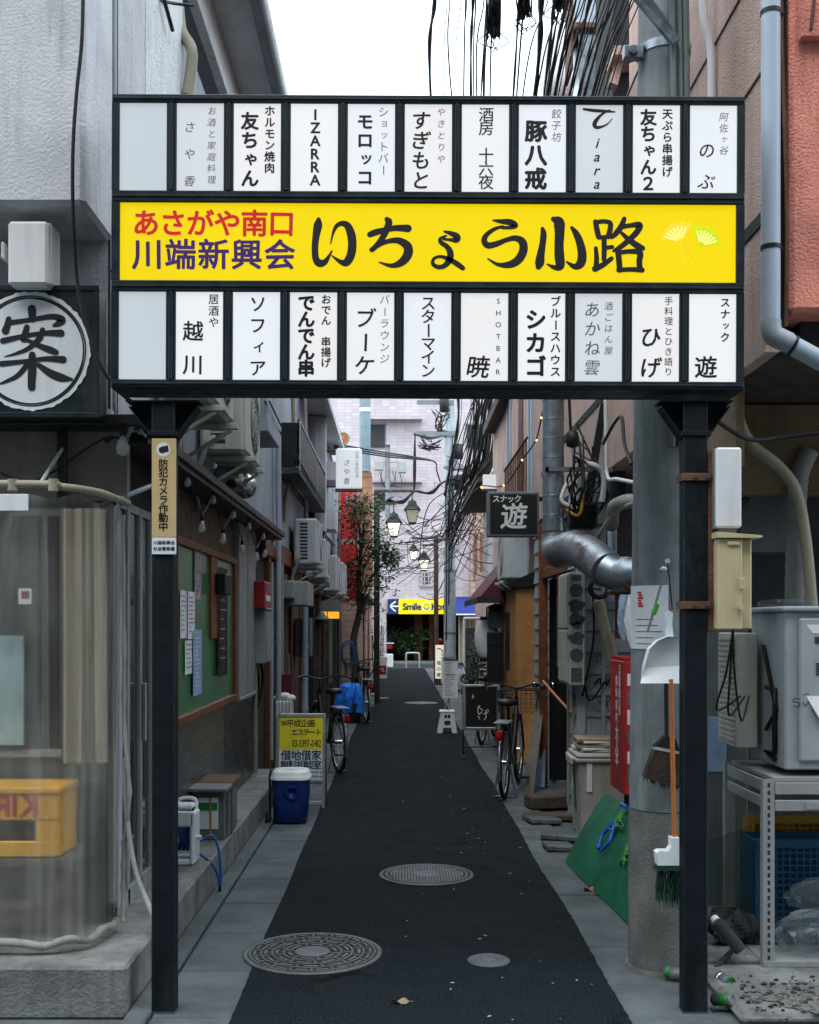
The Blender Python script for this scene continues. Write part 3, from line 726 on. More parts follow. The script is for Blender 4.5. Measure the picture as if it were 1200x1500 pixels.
for (pxl, pxr, lab, base) in ((222, 256.5, 'slim dark post carrying the gate sign, with the camera notice', 0), (1001, 1037, 'slim dark post carrying the gate sign, with the strapped meter boxes', 0)):
    xa, xb = PX(pxl, 4.45), PX(pxr, 4.45); xm = (xa + xb) / 2
    t = thing('sign_post', lab, 'post', (xm, 4.5, 0), 'posts of the gate sign')
    b = MB(); b.box(xa, xb, 4.445, 4.52, .012, SZ(584) + .0, .006); part('shaft', b, 'post_paint', t)
    b = MB(); b.box(xa - .012, xb + .012, 4.437, 4.528, SZ(636), SZ(628), .003)
    for sx_ in (-1, 1):
        b.prism([(xm + sx_ * (xb - xa) / 2, 4.49, SZ(636)), (xm + sx_ * (xb - xa) / 2, 4.49, SZ(585)), (xm + sx_ * .14, 4.49, SZ(585)), (xm + sx_ * .14, 4.49, SZ(590))], (0, .012, 0))
        b.prism([(xm + sx_ * (xb - xa) / 2, 4.45, SZ(636)), (xm + sx_ * .14, 4.45, SZ(590)), (xm + sx_ * .14, 4.45, SZ(593)), (xm + sx_ * (xb - xa) / 2, 4.45, SZ(640))], (0, .075, 0))
    b.box(xm - .15, xm + .15, 4.43, 4.54, SZ(585.5), SZ(583.8)); part('bracket', b, 'post_paint', t)
    b = MB(); b.box(xa - .0015, xb + .0015, 4.4435, 4.5215, .012, .024); part('base_collar', b, 'concrete_dark', t)
# security-camera notice on the post
nt_ = thing('camera_notice', 'narrow cream security camera notice stuck on the dark post', 'notice', (PX(239.5, 4.43), 4.44, PZ(812, 4.43)))
b = MB(); b.box(PX(222, 4.43), PX(257.5, 4.43), 4.436, 4.4445, PZ(787, 4.43), PZ(642, 4.43), .002); part('board', b, 'sticker_yellow', nt_)
b = MB(); b.box(PX(222, 4.43), PX(257.5, 4.43), 4.436, 4.4445, PZ(812, 4.43), PZ(787.4, 4.43), .002); part('lower_strip', b, 'circle_white', nt_)
o = Vector((PX(0, 4.43), 4.4352, PZ(0, 4.43))); U2 = 4.43 / F
b = MB(); b.add([o + UX * U2 * (239 + 10.5 * math.cos(a)) - UZ * U2 * (658 + 10.5 * math.sin(a)) for a in [2 * math.pi * k / 24 for k in range(24)]], [list(range(24))], 0)
b.add([o + Vector((0, -.0006, 0)) + UX * U2 * x - UZ * U2 * y_ for x, y_ in ((232, 657), (236, 654), (246, 652), (247, 661), (237, 664), (233, 662))], [[0, 1, 2, 3, 4, 5]], 1)
part('camera_pictogram', b, ['ink_white', 'ink_black'], nt_)
b = MB(); b.vtext('防犯カメラ作動中', o, UX, UZ, U2 * 239, -U2 * 672, -U2 * 779, U2 * 14.5, .035)
b.htext('川端新興会', o, UX, UZ, U2 * 224, U2 * 256, -U2 * 795, U2 * 6.2, .03); b.htext('杉並警察署', o, UX, UZ, U2 * 224, U2 * 256, -U2 * 804, U2 * 6.2, .03)
part('lettering', b, 'ink_black', nt_)

# unseen row across the front street, added and heightened to shade the lane's mouth
b = MB(); b.box(-16, 14, -11, -4.6, 0, 13, .02)
for k in range(7): b.box(-12.5 + 3.4 * k, -10.9 + 3.4 * k, -4.6, -4.55, 4.4, 5.9); b.box(-12.5 + 3.4 * k, -10.7 + 3.4 * k, -4.6, -4.55, .2, 2.6)
b.box(-16, 14, -4.6, -4.0, 2.9, 3.05); solo('shade_row', b, 'wall_dark', 'unseen dark terrace across the front street, added to shade the lane mouth', 'terrace')

# ---------------------------------------------------------------- left side: corner shop
LW = -1.35
shop = thing('corner_shop', 'corner shop with rough grey stucco upper storey, dark eave and concrete plinth', 'shop', (-2.6, 6.5, 0))
b = MB(); b.box(-6, -1.104, 4.42, 4.9, 0, .215, .012); b.box(-6, -1.104, 4.905, 7.3, 0, .218, .01); b.box(-6, -1.104, 7.306, 10.5, 0, .216, .01); part('plinth', b, 'concrete_pale', shop)
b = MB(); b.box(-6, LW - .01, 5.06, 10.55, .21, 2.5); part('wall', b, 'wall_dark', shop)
b = MB(); b.box(-6, LW, 5.06, 6.78, 2.5, 6.0); b.box(-6, -1.325, 4.6, 5.06, 3.37, 6.0, .02); part('upper_wall', b, 'stucco_grey', shop)
b = MB(); b.box(LW - .2, LW + .004, 5.8, 6.786, 3.9, 6.0); part('whitewashed_pier', b, 'whitewash', shop)
b = MB(); b.box(LW, LW + .012, 5.06, 5.064, 2.6, 5.9); b.box(LW - .02, LW + .008, 5.2, 5.215, 2.6, 5.9)
for z in (3.25, 4.2, 5.2): b.box(LW - .02, LW + .004, 5.07, 5.2, z, z + .008)
part('wall_joint', b, 'concrete_dark', shop)
# eave running round the corner, fascia under it
b = MB(); b.box(-6, -1.14, 4.82, 5.04, 2.485, 2.53, .005); b.box(-1.36, -1.14, 5.04, 10.9, 2.47, 2.52, .004); b.box(-1.36, -1.16, 5.04, 10.86, 2.44, 2.47); part('eave', b, 'black_metal', shop)
b = MB(); b.box(-6, PX(96, 5.0), 5.0, 5.058, 2.16, 2.484); b.box(PX(97, 5), PX(186, 5.0), 5.0, 5.058, 2.16, 2.484); parts_of('fascia', b, 'fascia_tan', shop)
b = MB(); b.box(PX(85, 4.99), PX(98, 4.99), 4.97, 5.0, 2.16, 2.48, .003); b.box(-6, PX(186, 5), 4.99, 5.0, 2.145, 2.165, .003); parts_of('batten', b, 'black_metal', shop)
# alley face
b = MB(); b.box(LW - .012, LW, 6.45, 10.4, 2.135, 2.445); part('wood_cladding', b, 'wood_clad', shop)
b = MB(); b.box(LW - .01, LW, 6.3, 8.45, .215, 1.0); part('tile_dado', b, 'tile_grey', shop)
b = MB(); b.box(LW - .01, LW + .003, 8.45, 9.95, .215, 1.0); part('black_tile_dado', b, 'tile_black', shop)
win = MB(); win.box(LW - .02, LW + .03, 6.45, 8.92, .985, 1.04, .006); win.box(LW - .02, LW + .03, 6.45, 8.92, 2.085, 2.135, .006)
win.box(LW - .02, LW + .03, 8.82, 8.92, 1.04, 2.085, .006); win.box(LW - .02, LW + .03, 6.45, 6.54, 1.04, 2.085, .006); win.box(LW - .02, LW + .025, 7.72, 7.98, 1.5, 2.085, .004)
w_ = part('window', win, 'wood_brown', shop, 'brown framed window with green glass')
b = MB(); b.box(LW - .015, LW + .004, 6.54, 8.82, 1.04, 2.085); part('pane', b, 'glass_green', w_)
b = MB(); b.box(LW - .01, LW + .045, 8.93, 9.93, 1.0, 2.44, .006); b.box(LW + .045, LW + .05, 9.4, 9.41, 1.0, 2.4); b.box(LW - .01, LW + .055, 8.93, 9.94, .97, 1.0, .004); part('pier', b, 'box_grey', shop)
dr = MB()
for ya, yb in ((5.1, 5.16), (5.36, 5.4), (5.62, 5.66), (5.86, 5.95)): dr.box(LW - .02, LW + .02, ya, yb, .22, 2.2, .004)
dr.box(LW - .02, LW + .015, 5.1, 5.95, 2.16, 2.2); dr.box(LW - .02, LW + .02, 5.1, 5.95, .22, .3)
d_ = part('door', dr, 'aluminium_frame', shop)
b = MB(); b.box(LW - .012, LW + .002, 5.16, 5.86, .3, 2.16); part('pane', b, 'glass_dark', d_)
b = MB(); b.box(LW + .02, LW + .045, 5.63, 5.65, 1.0, 1.3, .004); part('handle', b, 'aluminium', d_)
b = MB(); b.box(LW - .01, LW + .03, 5.98, 6.3, .22, 2.44, .006); b.box(LW + .03, LW + .034, 6.02, 6.26, .3, 2.1); part('door_post', b, 'frame_green', shop)
# front: sliding lattice window behind the curtain
b = MB()
for px in (62, 92, 124, 140, 168): b.box(PX(px, 5.04), PX(px, 5.04) + .022, 5.03, 5.06, 1.02, 2.12, .003)
for z in (.99, 2.1): b.box(-2.2, LW - .01, 5.025, 5.06, z, z + .035, .003)
w2 = part('front_window', b, 'aluminium_frame', shop)
b = MB(); b.box(-3, LW - .012, 5.045, 5.058, 1.02, 2.12); part('pane', b, 'glass_window', w2)
b = MB(); b.box(-3, LW - .008, 5.05, 5.061, .22, .98); part('front_dado', b, 'tile_grey', shop)

# vinyl booth curtain
cur = thing('vinyl_curtain', 'cloudy clear vinyl curtain hung from a curved rail in front of the shop', 'curtain', (-1.75, 4.65, .22))
rail = [(-3.2, 4.58, 2.19), (-1.62, 4.58, 2.19), (-1.42, 4.6, 2.18), (-1.3, 4.7, 2.17), (-1.26, 4.85, 2.16), (-1.25, 5.03, 2.16)]
b = MB(); b.tube(smooth(rail, 6), .017, 10)
for x in (-2.1, -1.85, -1.62, -1.45): b.tube([(x, 4.58, 2.16), (x, 4.58, 2.21)], .022, 10)
part('rail', b, 'pipe_cream', cur)
path = smooth([(-3.2, 4.58, 0), (-2.2, 4.58, 0), (-1.62, 4.58, 0), (-1.44, 4.6, 0), (-1.33, 4.68, 0), (-1.29, 4.82, 0), (-1.28, 4.95, 0)], 34)
def drape(nrow, amp, ph):
    vs = []; n = len(path)
    for j in range(nrow + 1):
        tz = j / nrow; z = 2.14 - (2.14 - .262) * tz
        for i, p in enumerate(path):
            s_ = i / n * 34; a = amp * (.25 + .75 * min(1, tz * 3)) * (1 - .35 * tz)
            d = a * (math.sin(s_ * 1.0 + ph + 1.2 * math.sin(tz * 2.2 + s_ * .13)) + .5 * math.sin(s_ * 2.3 + 2.1 * tz))
            vs.append((p.x + d * .4, p.y - d + .015 * math.sin(tz * 5 + s_ * .3), z + .012 * math.sin(s_ * .7)))
    fs = [[j * n + i, j * n + i + 1, (j + 1) * n + i + 1, (j + 1) * n + i] for j in range(nrow) for i in range(n - 1)]
    return vs, fs
b = MB(); vs, fs = drape(26, .026, .4); b.add(vs, fs, 0, True); part('sheet', b, 'vinyl', cur)
b = MB(); b.box(-2.6, -1.55, 4.562, 4.57, 2.075, 2.145, .002); part('top_hem', b, 'white_plastic', cur)
b = MB()
hem = [(p.x, p.y - .01, .262 + .01 * math.sin(i * .5)) for i, p in enumerate(path[::4])]
b.tube(hem, .018, 8); part('bottom_hem', b, 'pipe_lagged', cur)
b = MB(); b.tube(smooth([(-1.26, 4.98, 2.1), (-1.25, 4.96, 1.5), (-1.24, 4.93, 1.1), (-1.21, 4.9, .85), (-1.235, 4.9, .62), (-1.245, 4.92, .42), (-1.24, 4.9, .27)], 6), [.009 + .004 * (i % 3 == 0) for i in range(37)], 8)
part('side_hem', b, 'pipe_lagged', cur)
# behind the curtain
b = MB(); vs = []; n = 90
for j in range(2):
    for i in range(n + 1):
        x = PX(84, 4.86) + (PX(152, 4.86) - PX(84, 4.86)) * i / n * (1 if j else .94); vs.append((x, 4.9 + .022 * math.sin(i * .3 + 1.2 * math.sin(i * .11)) + .006 * math.sin(i * .83), (2.12, .98)[j]))
b.add(vs, [[i, i + 1, n + 2 + i, n + 1 + i] for i in range(n)], 0, True); solo('cloth_curtain', b, 'curtain_beige', 'beige cloth drape bunched behind the vinyl curtain', 'curtain')
b = MB(); cz = .59; cr = thing('beer_crate', 'yellow beer crate with mirrored red letters behind the vinyl curtain', 'crate', (-1.77, 4.85, cz))
x0, x1, y0, y1 = -2.06, -1.475, 4.74, 5.0; h0 = cz; h1 = cz + .3
for za, zb in ((h0, h0 + .07), (h0 + .16, h1)):
    b.box(x0, x1, y0, y0 + .02, za, zb, .006); b.box(x0, x1, y1 - .02, y1, za, zb, .006); b.box(x0, x0 + .02, y0 + .02, y1 - .02, za, zb, .006); b.box(x1 - .02, x1, y0 + .02, y1 - .02, za, zb, .006)
for xx in (x0 + .002, x1 - .1): b.box(xx, xx + .098, y0 + .003, y0 + .03, h0 + .07, h0 + .16); 
for xx in (x0, x1 - .02): b.box(xx, xx + .02, y0 + .021, y1 - .021, h0 + .07, h0 + .16)
b.box(x0 + .02, x1 - .02, y0 + .02, y1 - .02, h0 + .01, h0 + .03); b.box(x0 - .008, x1 + .008, y0 - .008, y1 + .008, h1 - .025, h1 + .004, .006); part('body', b, 'crate_yellow', cr)
b = MB(); b.htext('KIRIN', Vector((-1.56, y0 - .002, h0 + .225)), Vector((-1, 0, 0)), UZ, 0, .34, 0, .13, .04); part('lettering', b, 'ink_redmark', cr)
b = MB(); b.box(-2.3, -1.44, 4.72, 5.02, .55, .585, .006)
for xx in (-2.2, -1.5): b.box(xx, xx + .04, 4.75, 4.79, .22, .55); b.box(xx, xx + .04, 4.96, 5.0, .22, .55)
b.box(-2.25, -1.47, 4.76, 4.78, .36, .4); b.box(-2.25, -1.47, 4.9, 4.92, .22, .54); solo('side_table', b, 'wood_old', 'low dark wooden table carrying the yellow beer crate', 'table')
b = MB(); b.box(-2.35, -1.72, 5.0, 5.02, 1.05, 1.55); b.add([(-2.1 + .1 * math.cos(a), 4.9985, 1.3 + .17 * math.sin(a)) for a in [2 * math.pi * k / 18 for k in range(18)]], [list(range(18))], 1); solo('poster', b, ['skin_poster', 'poster_white'], 'pale teal poster inside the curtained booth', 'poster')
b = MB(); b.box(PX(27, 4.98), PX(46, 4.98), 4.99, 4.996, PZ(885, 4.98), PZ(862, 4.98)); b.box(PX(31, 4.98), PX(42, 4.98), 4.987, 4.99, PZ(876, 4.98), PZ(866, 4.98), 0, 1); solo('sticker', b, ['paper', 'red_paint'], 'small white sticker with red square on the booth glass', 'sticker')
b = MB(); b.tube(smooth([(-1.24, 4.93, 1.0), (-1.22, 4.9, .72), (-1.16, 4.82, .5), (-1.03, 4.62, .33), (-1.0, 4.5, .2), (-.99, 4.47, .03)], 6), .012, 8); solo('hose', b, 'pipe_lagged', 'pale hose falling from the curtain over the concrete plinth', 'hose')

# round-emblem sign, box above it, cables
rs = thing('shop_sign', 'square dark sign with one bold black character in a white circle', 'sign', (PX(45, 4.7), 4.77, PZ(612, 4.7)))
b = MB(); b.box(PX(-55, 4.7), PX(143, 4.7), 4.7, 4.85, PZ(610, 4.7), PZ(420, 4.7), .008); b.box(PX(-57, 4.69), PX(145, 4.69), 4.695, 4.715, PZ(426, 4.7), PZ(418, 4.7), .003); b.box(PX(-57, 4.69), PX(145, 4.69), 4.695, 4.715, PZ(612, 4.7), PZ(604, 4.7), .003); b.box(PX(137, 4.69), PX(145, 4.69), 4.695, 4.715, PZ(604, 4.7), PZ(426, 4.7), .003); part('box', b, 'sign_metal', rs)
U3 = 4.695 / F; o = Vector((PX(45, 4.695), 4.697, PZ(514, 4.695)))
b = MB(); rr = [87 + .9 * math.sin(k * 2.7) + .7 * math.sin(k * 5.1) for k in range(90)]
b.add([o + (UX * math.cos(2 * math.pi * k / 90) + UZ * math.sin(2 * math.pi * k / 90)) * U3 * rr[k] for k in range(90)], [list(range(90))]); disc = part('disc', b, 'circle_white', rs)
b = MB()
for r0, w0, ph in ((80.5, 1.2, 0), (77.6, 2.0, 2)):
    n = 96; vs = []
    for k in range(n):
        a = 2 * math.pi * k / n; ww = w0 * (.55 + .5 * math.sin(a * 2 + ph + .8) ** 2)
        for q in (-ww, ww): vs.append(o + Vector((0, -.0008, 0)) + (UX * math.cos(a) + UZ * math.sin(a)) * U3 * (r0 + q))
    b.add(vs, [[2 * k, 2 * k + 1, 2 * ((k + 1) % n) + 1, 2 * ((k + 1) % n)] for k in range(n)])
def an(st): return [[((x - 160) / 3.573, -(y_ - 765) / 3.573, w / 3.573) for x, y_, w in s_] for s_ in st]
b.brush(an([[(166, 545, 44), (168, 570, 42), (170, 600, 34)], [(45, 598, 30), (38, 630, 34), (28, 660, 40)], [(45, 618, 28), (160, 602, 24), (270, 585, 30), (322, 600, 40), (310, 618, 36), (282, 632, 18)],
  [(140, 640, 30), (132, 670, 34), (118, 705, 26), (150, 712, 20), (205, 738, 28), (262, 760, 36), (292, 772, 30)], [(222, 655, 28), (205, 700, 32), (150, 750, 24), (85, 778, 16), (22, 795, 4)], [(15, 712, 32), (120, 688, 24), (230, 672, 26), (318, 672, 40)],
  [(8, 832, 30), (140, 818, 22), (240, 806, 26), (330, 810, 38)], [(168, 786, 36), (168, 860, 44), (165, 920, 42), (165, 955, 40)], [(140, 840, 30), (90, 895, 26), (30, 925, 18), (-10, 940, 6)], [(200, 838, 24), (260, 880, 40), (320, 905, 44), (376, 914, 14)]]), o + Vector((0, -.0014, 0)), UX, UZ, U3, U3, U3)
part('lettering', b, 'ink_black', disc)
b = MB(); b.box(PX(11, 4.62), PX(70, 4.62), 4.62, 4.8, PZ(417, 4.62), PZ(323, 4.62), .012); b.box(PX(70.5, 4.66), PX(76, 4.66), 4.65, 4.78, PZ(417, 4.66), PZ(327, 4.66), .006); b.box(PX(6, 4.7), PX(11, 4.7), 4.66, 4.72, PZ(384, 4.7), PZ(358, 4.7), .006)
solo('junction_box', b, 'box_white', 'white upright box standing on the round-emblem sign', 'junction box')
b = MB(); b.tube(smooth([P(122, -20, 4.55), P(120, 60, 4.55), P(112, 140, 4.55), P(107, 220, 4.55), P(107, 310, 4.56), P(112, 400, 4.6), P(122, 460, 4.6), P(145, 530, 4.6), P(172, 570, 4.62), P(196, 590, 4.7), P(208, 592, 4.75)], 5), .008, 8)
solo('cable', b, 'cable', 'black cable wandering down the rough stucco wall past the round emblem', 'cable')
b = MB(); b.tube(smooth([P(0, 692, 4.86), P(40, 706, 4.86), P(80, 690, 4.86), P(130, 655, 4.86), P(165, 640, 4.86), P(200, 655, 4.9)], 5), .005, 6); b.tube([P(155, 648, 4.86), P(166, 640, 4.86)], .009, 8); solo('cable', b, 'cable', 'thin black wire drooping under the front eave to the bulb', 'cable')
b = MB(); b.tube([P(60, 707, 4.8), P(92, 656, 4.98)], .008, 8); b.tube([P(33, 706, 4.8), P(60, 708, 4.8)], .009, 8); solo('stay_rod', b, 'white_plastic', 'short white strut holding the curtain rail', 'bracket')
def bulb_at(mbG, mbS, p, s=1.0):
    mbS.lathe([(.011 * s, .0), (.012 * s, .03 * s), (.006 * s, .04 * s)], p, 10)
    mbG.lathe([(.010 * s, 0), (.017 * s, -.02 * s), (.024 * s, -.045 * s), (.019 * s, -.063 * s), (.0001, -.072 * s)], p, 12)
b1, b2 = MB(), MB(); fb = thing('light_bulb', 'clear light bulb in a dark socket under the front eave beside the post', 'light bulb', P(180, 642, 4.88)); bulb_at(b1, b2, P(180, 638, 4.88), 1.3); part('glass', b1, 'bulb_glass', fb); part('socket', b2, 'black_plastic', fb)
b = MB(); b.tube(smooth([P(185, 640, 4.9), P(197, 617, 4.9), P(200, 598, 4.92), P(188, 585, 4.95)], 5), .013, 8); b.sphere(P(190, 628, 4.9), .02, 8); b.sphere(P(205, 632, 4.92), .016, 8); b.tube(smooth([P(168, 590, 4.9), P(172, 615, 4.9), P(190, 630, 4.9), P(205, 632, 4.92), P(214, 640, 4.95)], 4), .006, 6); solo('lamp_arm', b, 'pipe_lagged', 'pale spotlight arm and wire bundle at the corner of the eave', 'lamp arm')
b = MB(); b.tube(smooth([(PX(172, 5.05), 5.03, 2.08), (PX(185, 5.1), 5.0, 2.17), (PX(215, 5.2), 5.1, 2.23), (PX(240, 5.5), 5.4, 2.3)], 5), .012, 8); b.tube([(PX(178, 5.05), 5.03, 2.1), (PX(176, 5.05), 5.03, .3)], .014, 8); solo('drain_pipe', b, 'pvc_grey', 'thin grey pipe bending round the shop corner', 'pipe')

# string of bulbs along the alley eave
st = thing('string_light', 'festoon of clear bulbs on a black cord along the alley eave', 'string lights', (-1.19, 6.2, 2.3))
pos = [(275, 700), (296, 765), (312, 727), (327, 783), (342, 750), (355, 800), (365, 768), (376, 811), (386, 783), (388, 807), (401, 795)]
cord = MB(); prev = None
for i, (px, py) in enumerate(pos):
    Yb = 1.19 * F / (CX - px); p = P(px, py - 2, Yb)
    b1, b2 = MB(), MB(); bulb_at(b1, b2, p, 1.0 if i % 2 else .85)
    lb = part('light_bulb', b1, 'bulb_glass', st); part('socket', b2, 'black_plastic', lb)
    q = p + Vector((0, 0, .04))
    if prev is not None: cord.tube(sag(prev, q, .03, 8), .0045, 6)
    prev = q
part('cord', cord, 'cable', st)

# papers and menu boards on the green window
def wall_sheet(name, pxa, pxb, pya, pyb, mats, lab, cat, x=LW + .012, marks=None, grp=None, th=.002):
    ya, yb = WY(pxa, x), WY(pxb, x); ym = (ya + yb) / 2; z1_, z0_ = PZ(pya, ym), PZ(pyb, ym)
    b = MB(); n = 6
    for k in range(n): b.box(x + .002 * math.sin(k * 1.3), x + th + .002 * math.sin(k * 1.3), ya + (yb - ya) * k / n, ya + (yb - ya) * (k + 1) / n, z0_, z1_)
    random.seed(int(pxa * 31 + pya))
    for k in range(marks or 0):
        zz = z1_ - (z1_ - z0_) * (.12 + .8 * k / marks); L = random.uniform(.3, .8) * (yb - ya)
        b.box(x + th + .003, x + th + .0035, ya + (yb - ya) * .1, ya + (yb - ya) * .1 + L, zz - .003, zz + .002, 0, 1)
    return solo(name, b, mats, lab, cat, grp)
wall_sheet('paper_notice', 264, 273, 865, 935, ['paper', 'ink_grey'], 'curled white slip on the green glass, the one touching the dark post', 'notice', marks=8)
wall_sheet('paper_notice', 275, 285, 867, 936, ['paper', 'ink_redmark'], 'white slip with coloured lines, next along the green glass', 'notice', LW + .016, marks=9)
wall_sheet('paper_notice', 271, 284, 938, 987, ['paper', 'ink_grey'], 'plain white sheet below the two slips on the green glass', 'notice', LW + .012, marks=6)
wall_sheet('paper_notice', 283, 295, 923, 1018, ['paper_blue', 'ink_white'], 'long light blue sheet on the green glass', 'notice', LW + .02, marks=12)
wall_sheet('paper_notice', 285, 294, 808, 878, ['paper_pink', 'ink_grey'], 'mottled pink strip high on the green glass', 'notice', LW + .012, marks=8)
wall_sheet('menu_board', 321, 333, 832, 990, ['black_plastic', 'ink_white'], 'tall black menu strip with white marks beside the brown jamb', 'menu board', LW + .034, marks=9)
b = MB(); b.box(LW + .03, LW + .1, WY(310, LW), WY(321, LW), PZ(872, 8.2), PZ(843, 8.2), .006); solo('wall_lamp', b, 'black_plastic', 'small black box lamp on the brown window post', 'lamp')

# meter box and red box
mx = thing('meter_box', 'tall pale grey meter box on the wall past the green window', 'meter box', (PX(377, 9.9), 10.0, PZ(972, 9.9)))
b = MB(); b.box(PX(363, 9.9), PX(389, 9.9), 9.9, 10.35, PZ(972, 9.9), PZ(893, 9.9), .008); b.box(PX(389, 9.9), PX(390, 9.9), 9.95, 10.3, PZ(968, 9.9), PZ(897, 9.9)); part('body', b, 'box_grey', mx)
b = MB(); b.box(PX(363, 9.9) - .006, PX(389, 9.9) + .012, 9.885, 10.36, PZ(893, 9.9), PZ(890.5, 9.9), .004); part('cap', b, 'box_grey', mx)
b = MB(); b.box(PX(361, 9.8), PX(388, 9.8), 9.8, 10.3, PZ(891, 9.8), PZ(851, 9.8), .006); b.box(PX(388, 9.8) , PX(388, 9.8) + .003, 9.9, 10.2, PZ(880, 9.9), PZ(872, 9.9), 0, 1); b.box(PX(388, 9.8) , PX(388, 9.8) + .003, 9.9, 10.2, PZ(866, 9.9), PZ(857, 9.9), 0, 2); solo('red_box', b, ['red_paint', 'paper', 'box_green_grey'], 'dark red box fixed on top of the pale grey meter box', 'box')
for (px, r, z0_, z1_, mt, lab, Yp) in ((398, .018, .3, 2.2, 'pvc_grey', 'thin pale pipe running down beside the red box', 10.5), (408, .03, .2, 5.6, 'pvc_grey', 'thick grey downpipe rising past the bulbs to the roof', 11.6), (401.5, .012, 2.4, 3.6, 'pvc_grey', 'slim conduit above the end of the eave', 11.3), (374, .022, .25, 1.25, 'pipe_cream', 'cream drain pipe dropping from under the meter box', 9.95), (413, .022, .22, 2.3, 'box_grey', 'grey square-cut conduit by the maroon board', 12.4)):
    b = MB(); x = PX(px, Yp); b.tube([(x, Yp, z0_), (x, Yp, z1_)], r, 10)
    zz = z0_ + .3
    while zz < z1_: b.tube([(x, Yp, zz), (x, Yp, zz + .03)], r * 1.18, 10); zz += .9
    solo('downpipe', b, mt, lab, 'pipe')
b = MB()
for k in range(4): b.tube(smooth([(PX(367 + 5 * k, 9.95), 9.95, 1.24), (PX(366 + 6 * k, 9.95), 9.96 + .02 * k, 1.1), (PX(372 + 3 * k, 9.95), 9.98, .95), (PX(374, 9.95), 9.96, .8)], 4), .01 + .004 * (k % 2), 8)
solo('cable', b, 'cable', 'sheaf of dark cables below the pale grey meter box', 'cable')

b = MB(); b.tube(smooth([P(262, 10, 6.9), P(266, 45, 6.8), P(280, 70, 6.75), P(281, 95, 6.75), P(274, 140, 6.75)], 5), .035, 10); solo('conduit', b, 'pipe_cream', 'cream lagged pipe curving out at the end of the whitewashed pier', 'pipe')
b = MB(); b.tube([(LW + .02, WY(168, LW + .02), 2.6), (LW + .02, WY(168, LW + .02), 6)], .011, 8); solo('conduit', b, 'pvc_grey', 'thin vertical grey conduit on the shop corner wall just above the gate sign', 'pipe')
b = MB(); b.tube(smooth([P(205, -10, 6.0), P(218, 10, 6.0), P(228, 0, 6.1), P(255, 5, 6.3), P(283, 8, 6.4)], 4), .009, 6); b.lathe([(.0001, -.05), (.02, -.04), (.012, -.02), (.022, 0), (.012, .02), (.02, .04), (.0001, .05)], P(221, 18, 6.0), 10); b.tube([P(221, 26, 6.0), P(207, 41, 5.95)], .006, 6); b.tube([P(238, -10, 6.1), P(253, 45, 6.3)], .012, 6); solo('wire_insulator', b, 'black_plastic', 'small cluster of insulators and wires at the top of the whitewashed pier', 'insulator')
# things on the plinth
hr = thing('hose_reel', 'white hose reel wound with blue hose on the plinth', 'hose reel', (-1.24, 6.35, .22))
c0 = Vector((-1.24, 6.3, .22)); b = MB()
xa, xb, ya, yb = -1.325, -1.175, 6.26, 6.44
for xx in (xa, xb - .028): b.box(xx, xx + .028, ya, yb, .22, .52, .01)
b.box(xa + .028, xb - .028, ya, yb, .22, .25, .006); b.box(xa, xb, ya, ya + .02, .44, .53, .01); b.box(xa + .02, xb - .02, ya + .05, yb - .02, .53, .56, .01)
b.tube(smooth([(xa + .02, yb - .03, .5), (xa + .03, yb, .57), (xb - .03, yb, .57), (xb - .02, yb - .03, .5)], 4), .012, 8); part('frame', b, 'white_plastic', hr)
b = MB()
for k in range(9): b.ring((xa + .034 + .0105 * k, 6.35, .36), .07 - .004 * (k % 2), .0075, 'x', 24, 6)
part('wound_hose', b, 'blue_plastic', hr)
b = MB(); b.cyl((xb - .005, 6.32, .37), (xb + .03, 6.32, .37), .014, None, 12); b.cyl((xa + .04, 6.25, .38), (xa + .06, 6.2, .37), .02, .014, 12); part('crank', b, 'white_plastic', hr)
b = MB(); b.tube(smooth([(-1.165, 6.4, .33), (-1.1, 6.42, .36), (-1.06, 6.42, .27), (-1.05, 6.42, .12), (-1.055, 6.42, .035)], 6), .008, 8); b.tube(smooth([(-1.165, 6.38, .26), (-1.1, 6.4, .2), (-1.06, 6.41, .12), (-1.055, 6.42, .05)], 6), .008, 8); b.tube([(-1.055, 6.42, .07), (-1.055, 6.42, .012)], .010, 8, 1); part('loose_hose', b, ['blue_hose', 'black_plastic'], hr)
gb = thing('meter_cabinet', 'squat grey metal cabinet with rusty lid on the plinth', 'cabinet', (-1.22, 7.2, .216))
b = MB(); b.box(-1.33, -1.12, 7.0, 7.55, .218, .53, .006); b.box(-1.115, -1.11, 7.08, 7.48, .24, .5); b.box(-1.11, -1.1, 7.2, 7.22, .22, .52); part('body', b, 'box_green_grey', gb)
b = MB(); b.box(-1.35, -1.1, 6.96, 7.2, .53, .555, .005); b.box(-1.34, -1.1, 7.2, 7.6, .53, .56, .005, 1); part('lid', b, ['steel_grey', 'rust'], gb)
b = MB(); b.box(-1.29, -1.16, 6.996, 7.0, .29, .49); b.box(-1.285, -1.165, 6.993, 6.996, .41, .46, 0, 1); b.box(-1.215, -1.203, 6.99, 6.993, .22, .5, 0, 2); part('label_plate', b, ['poster_white', 'bin_green', 'crate_amber'], gb)

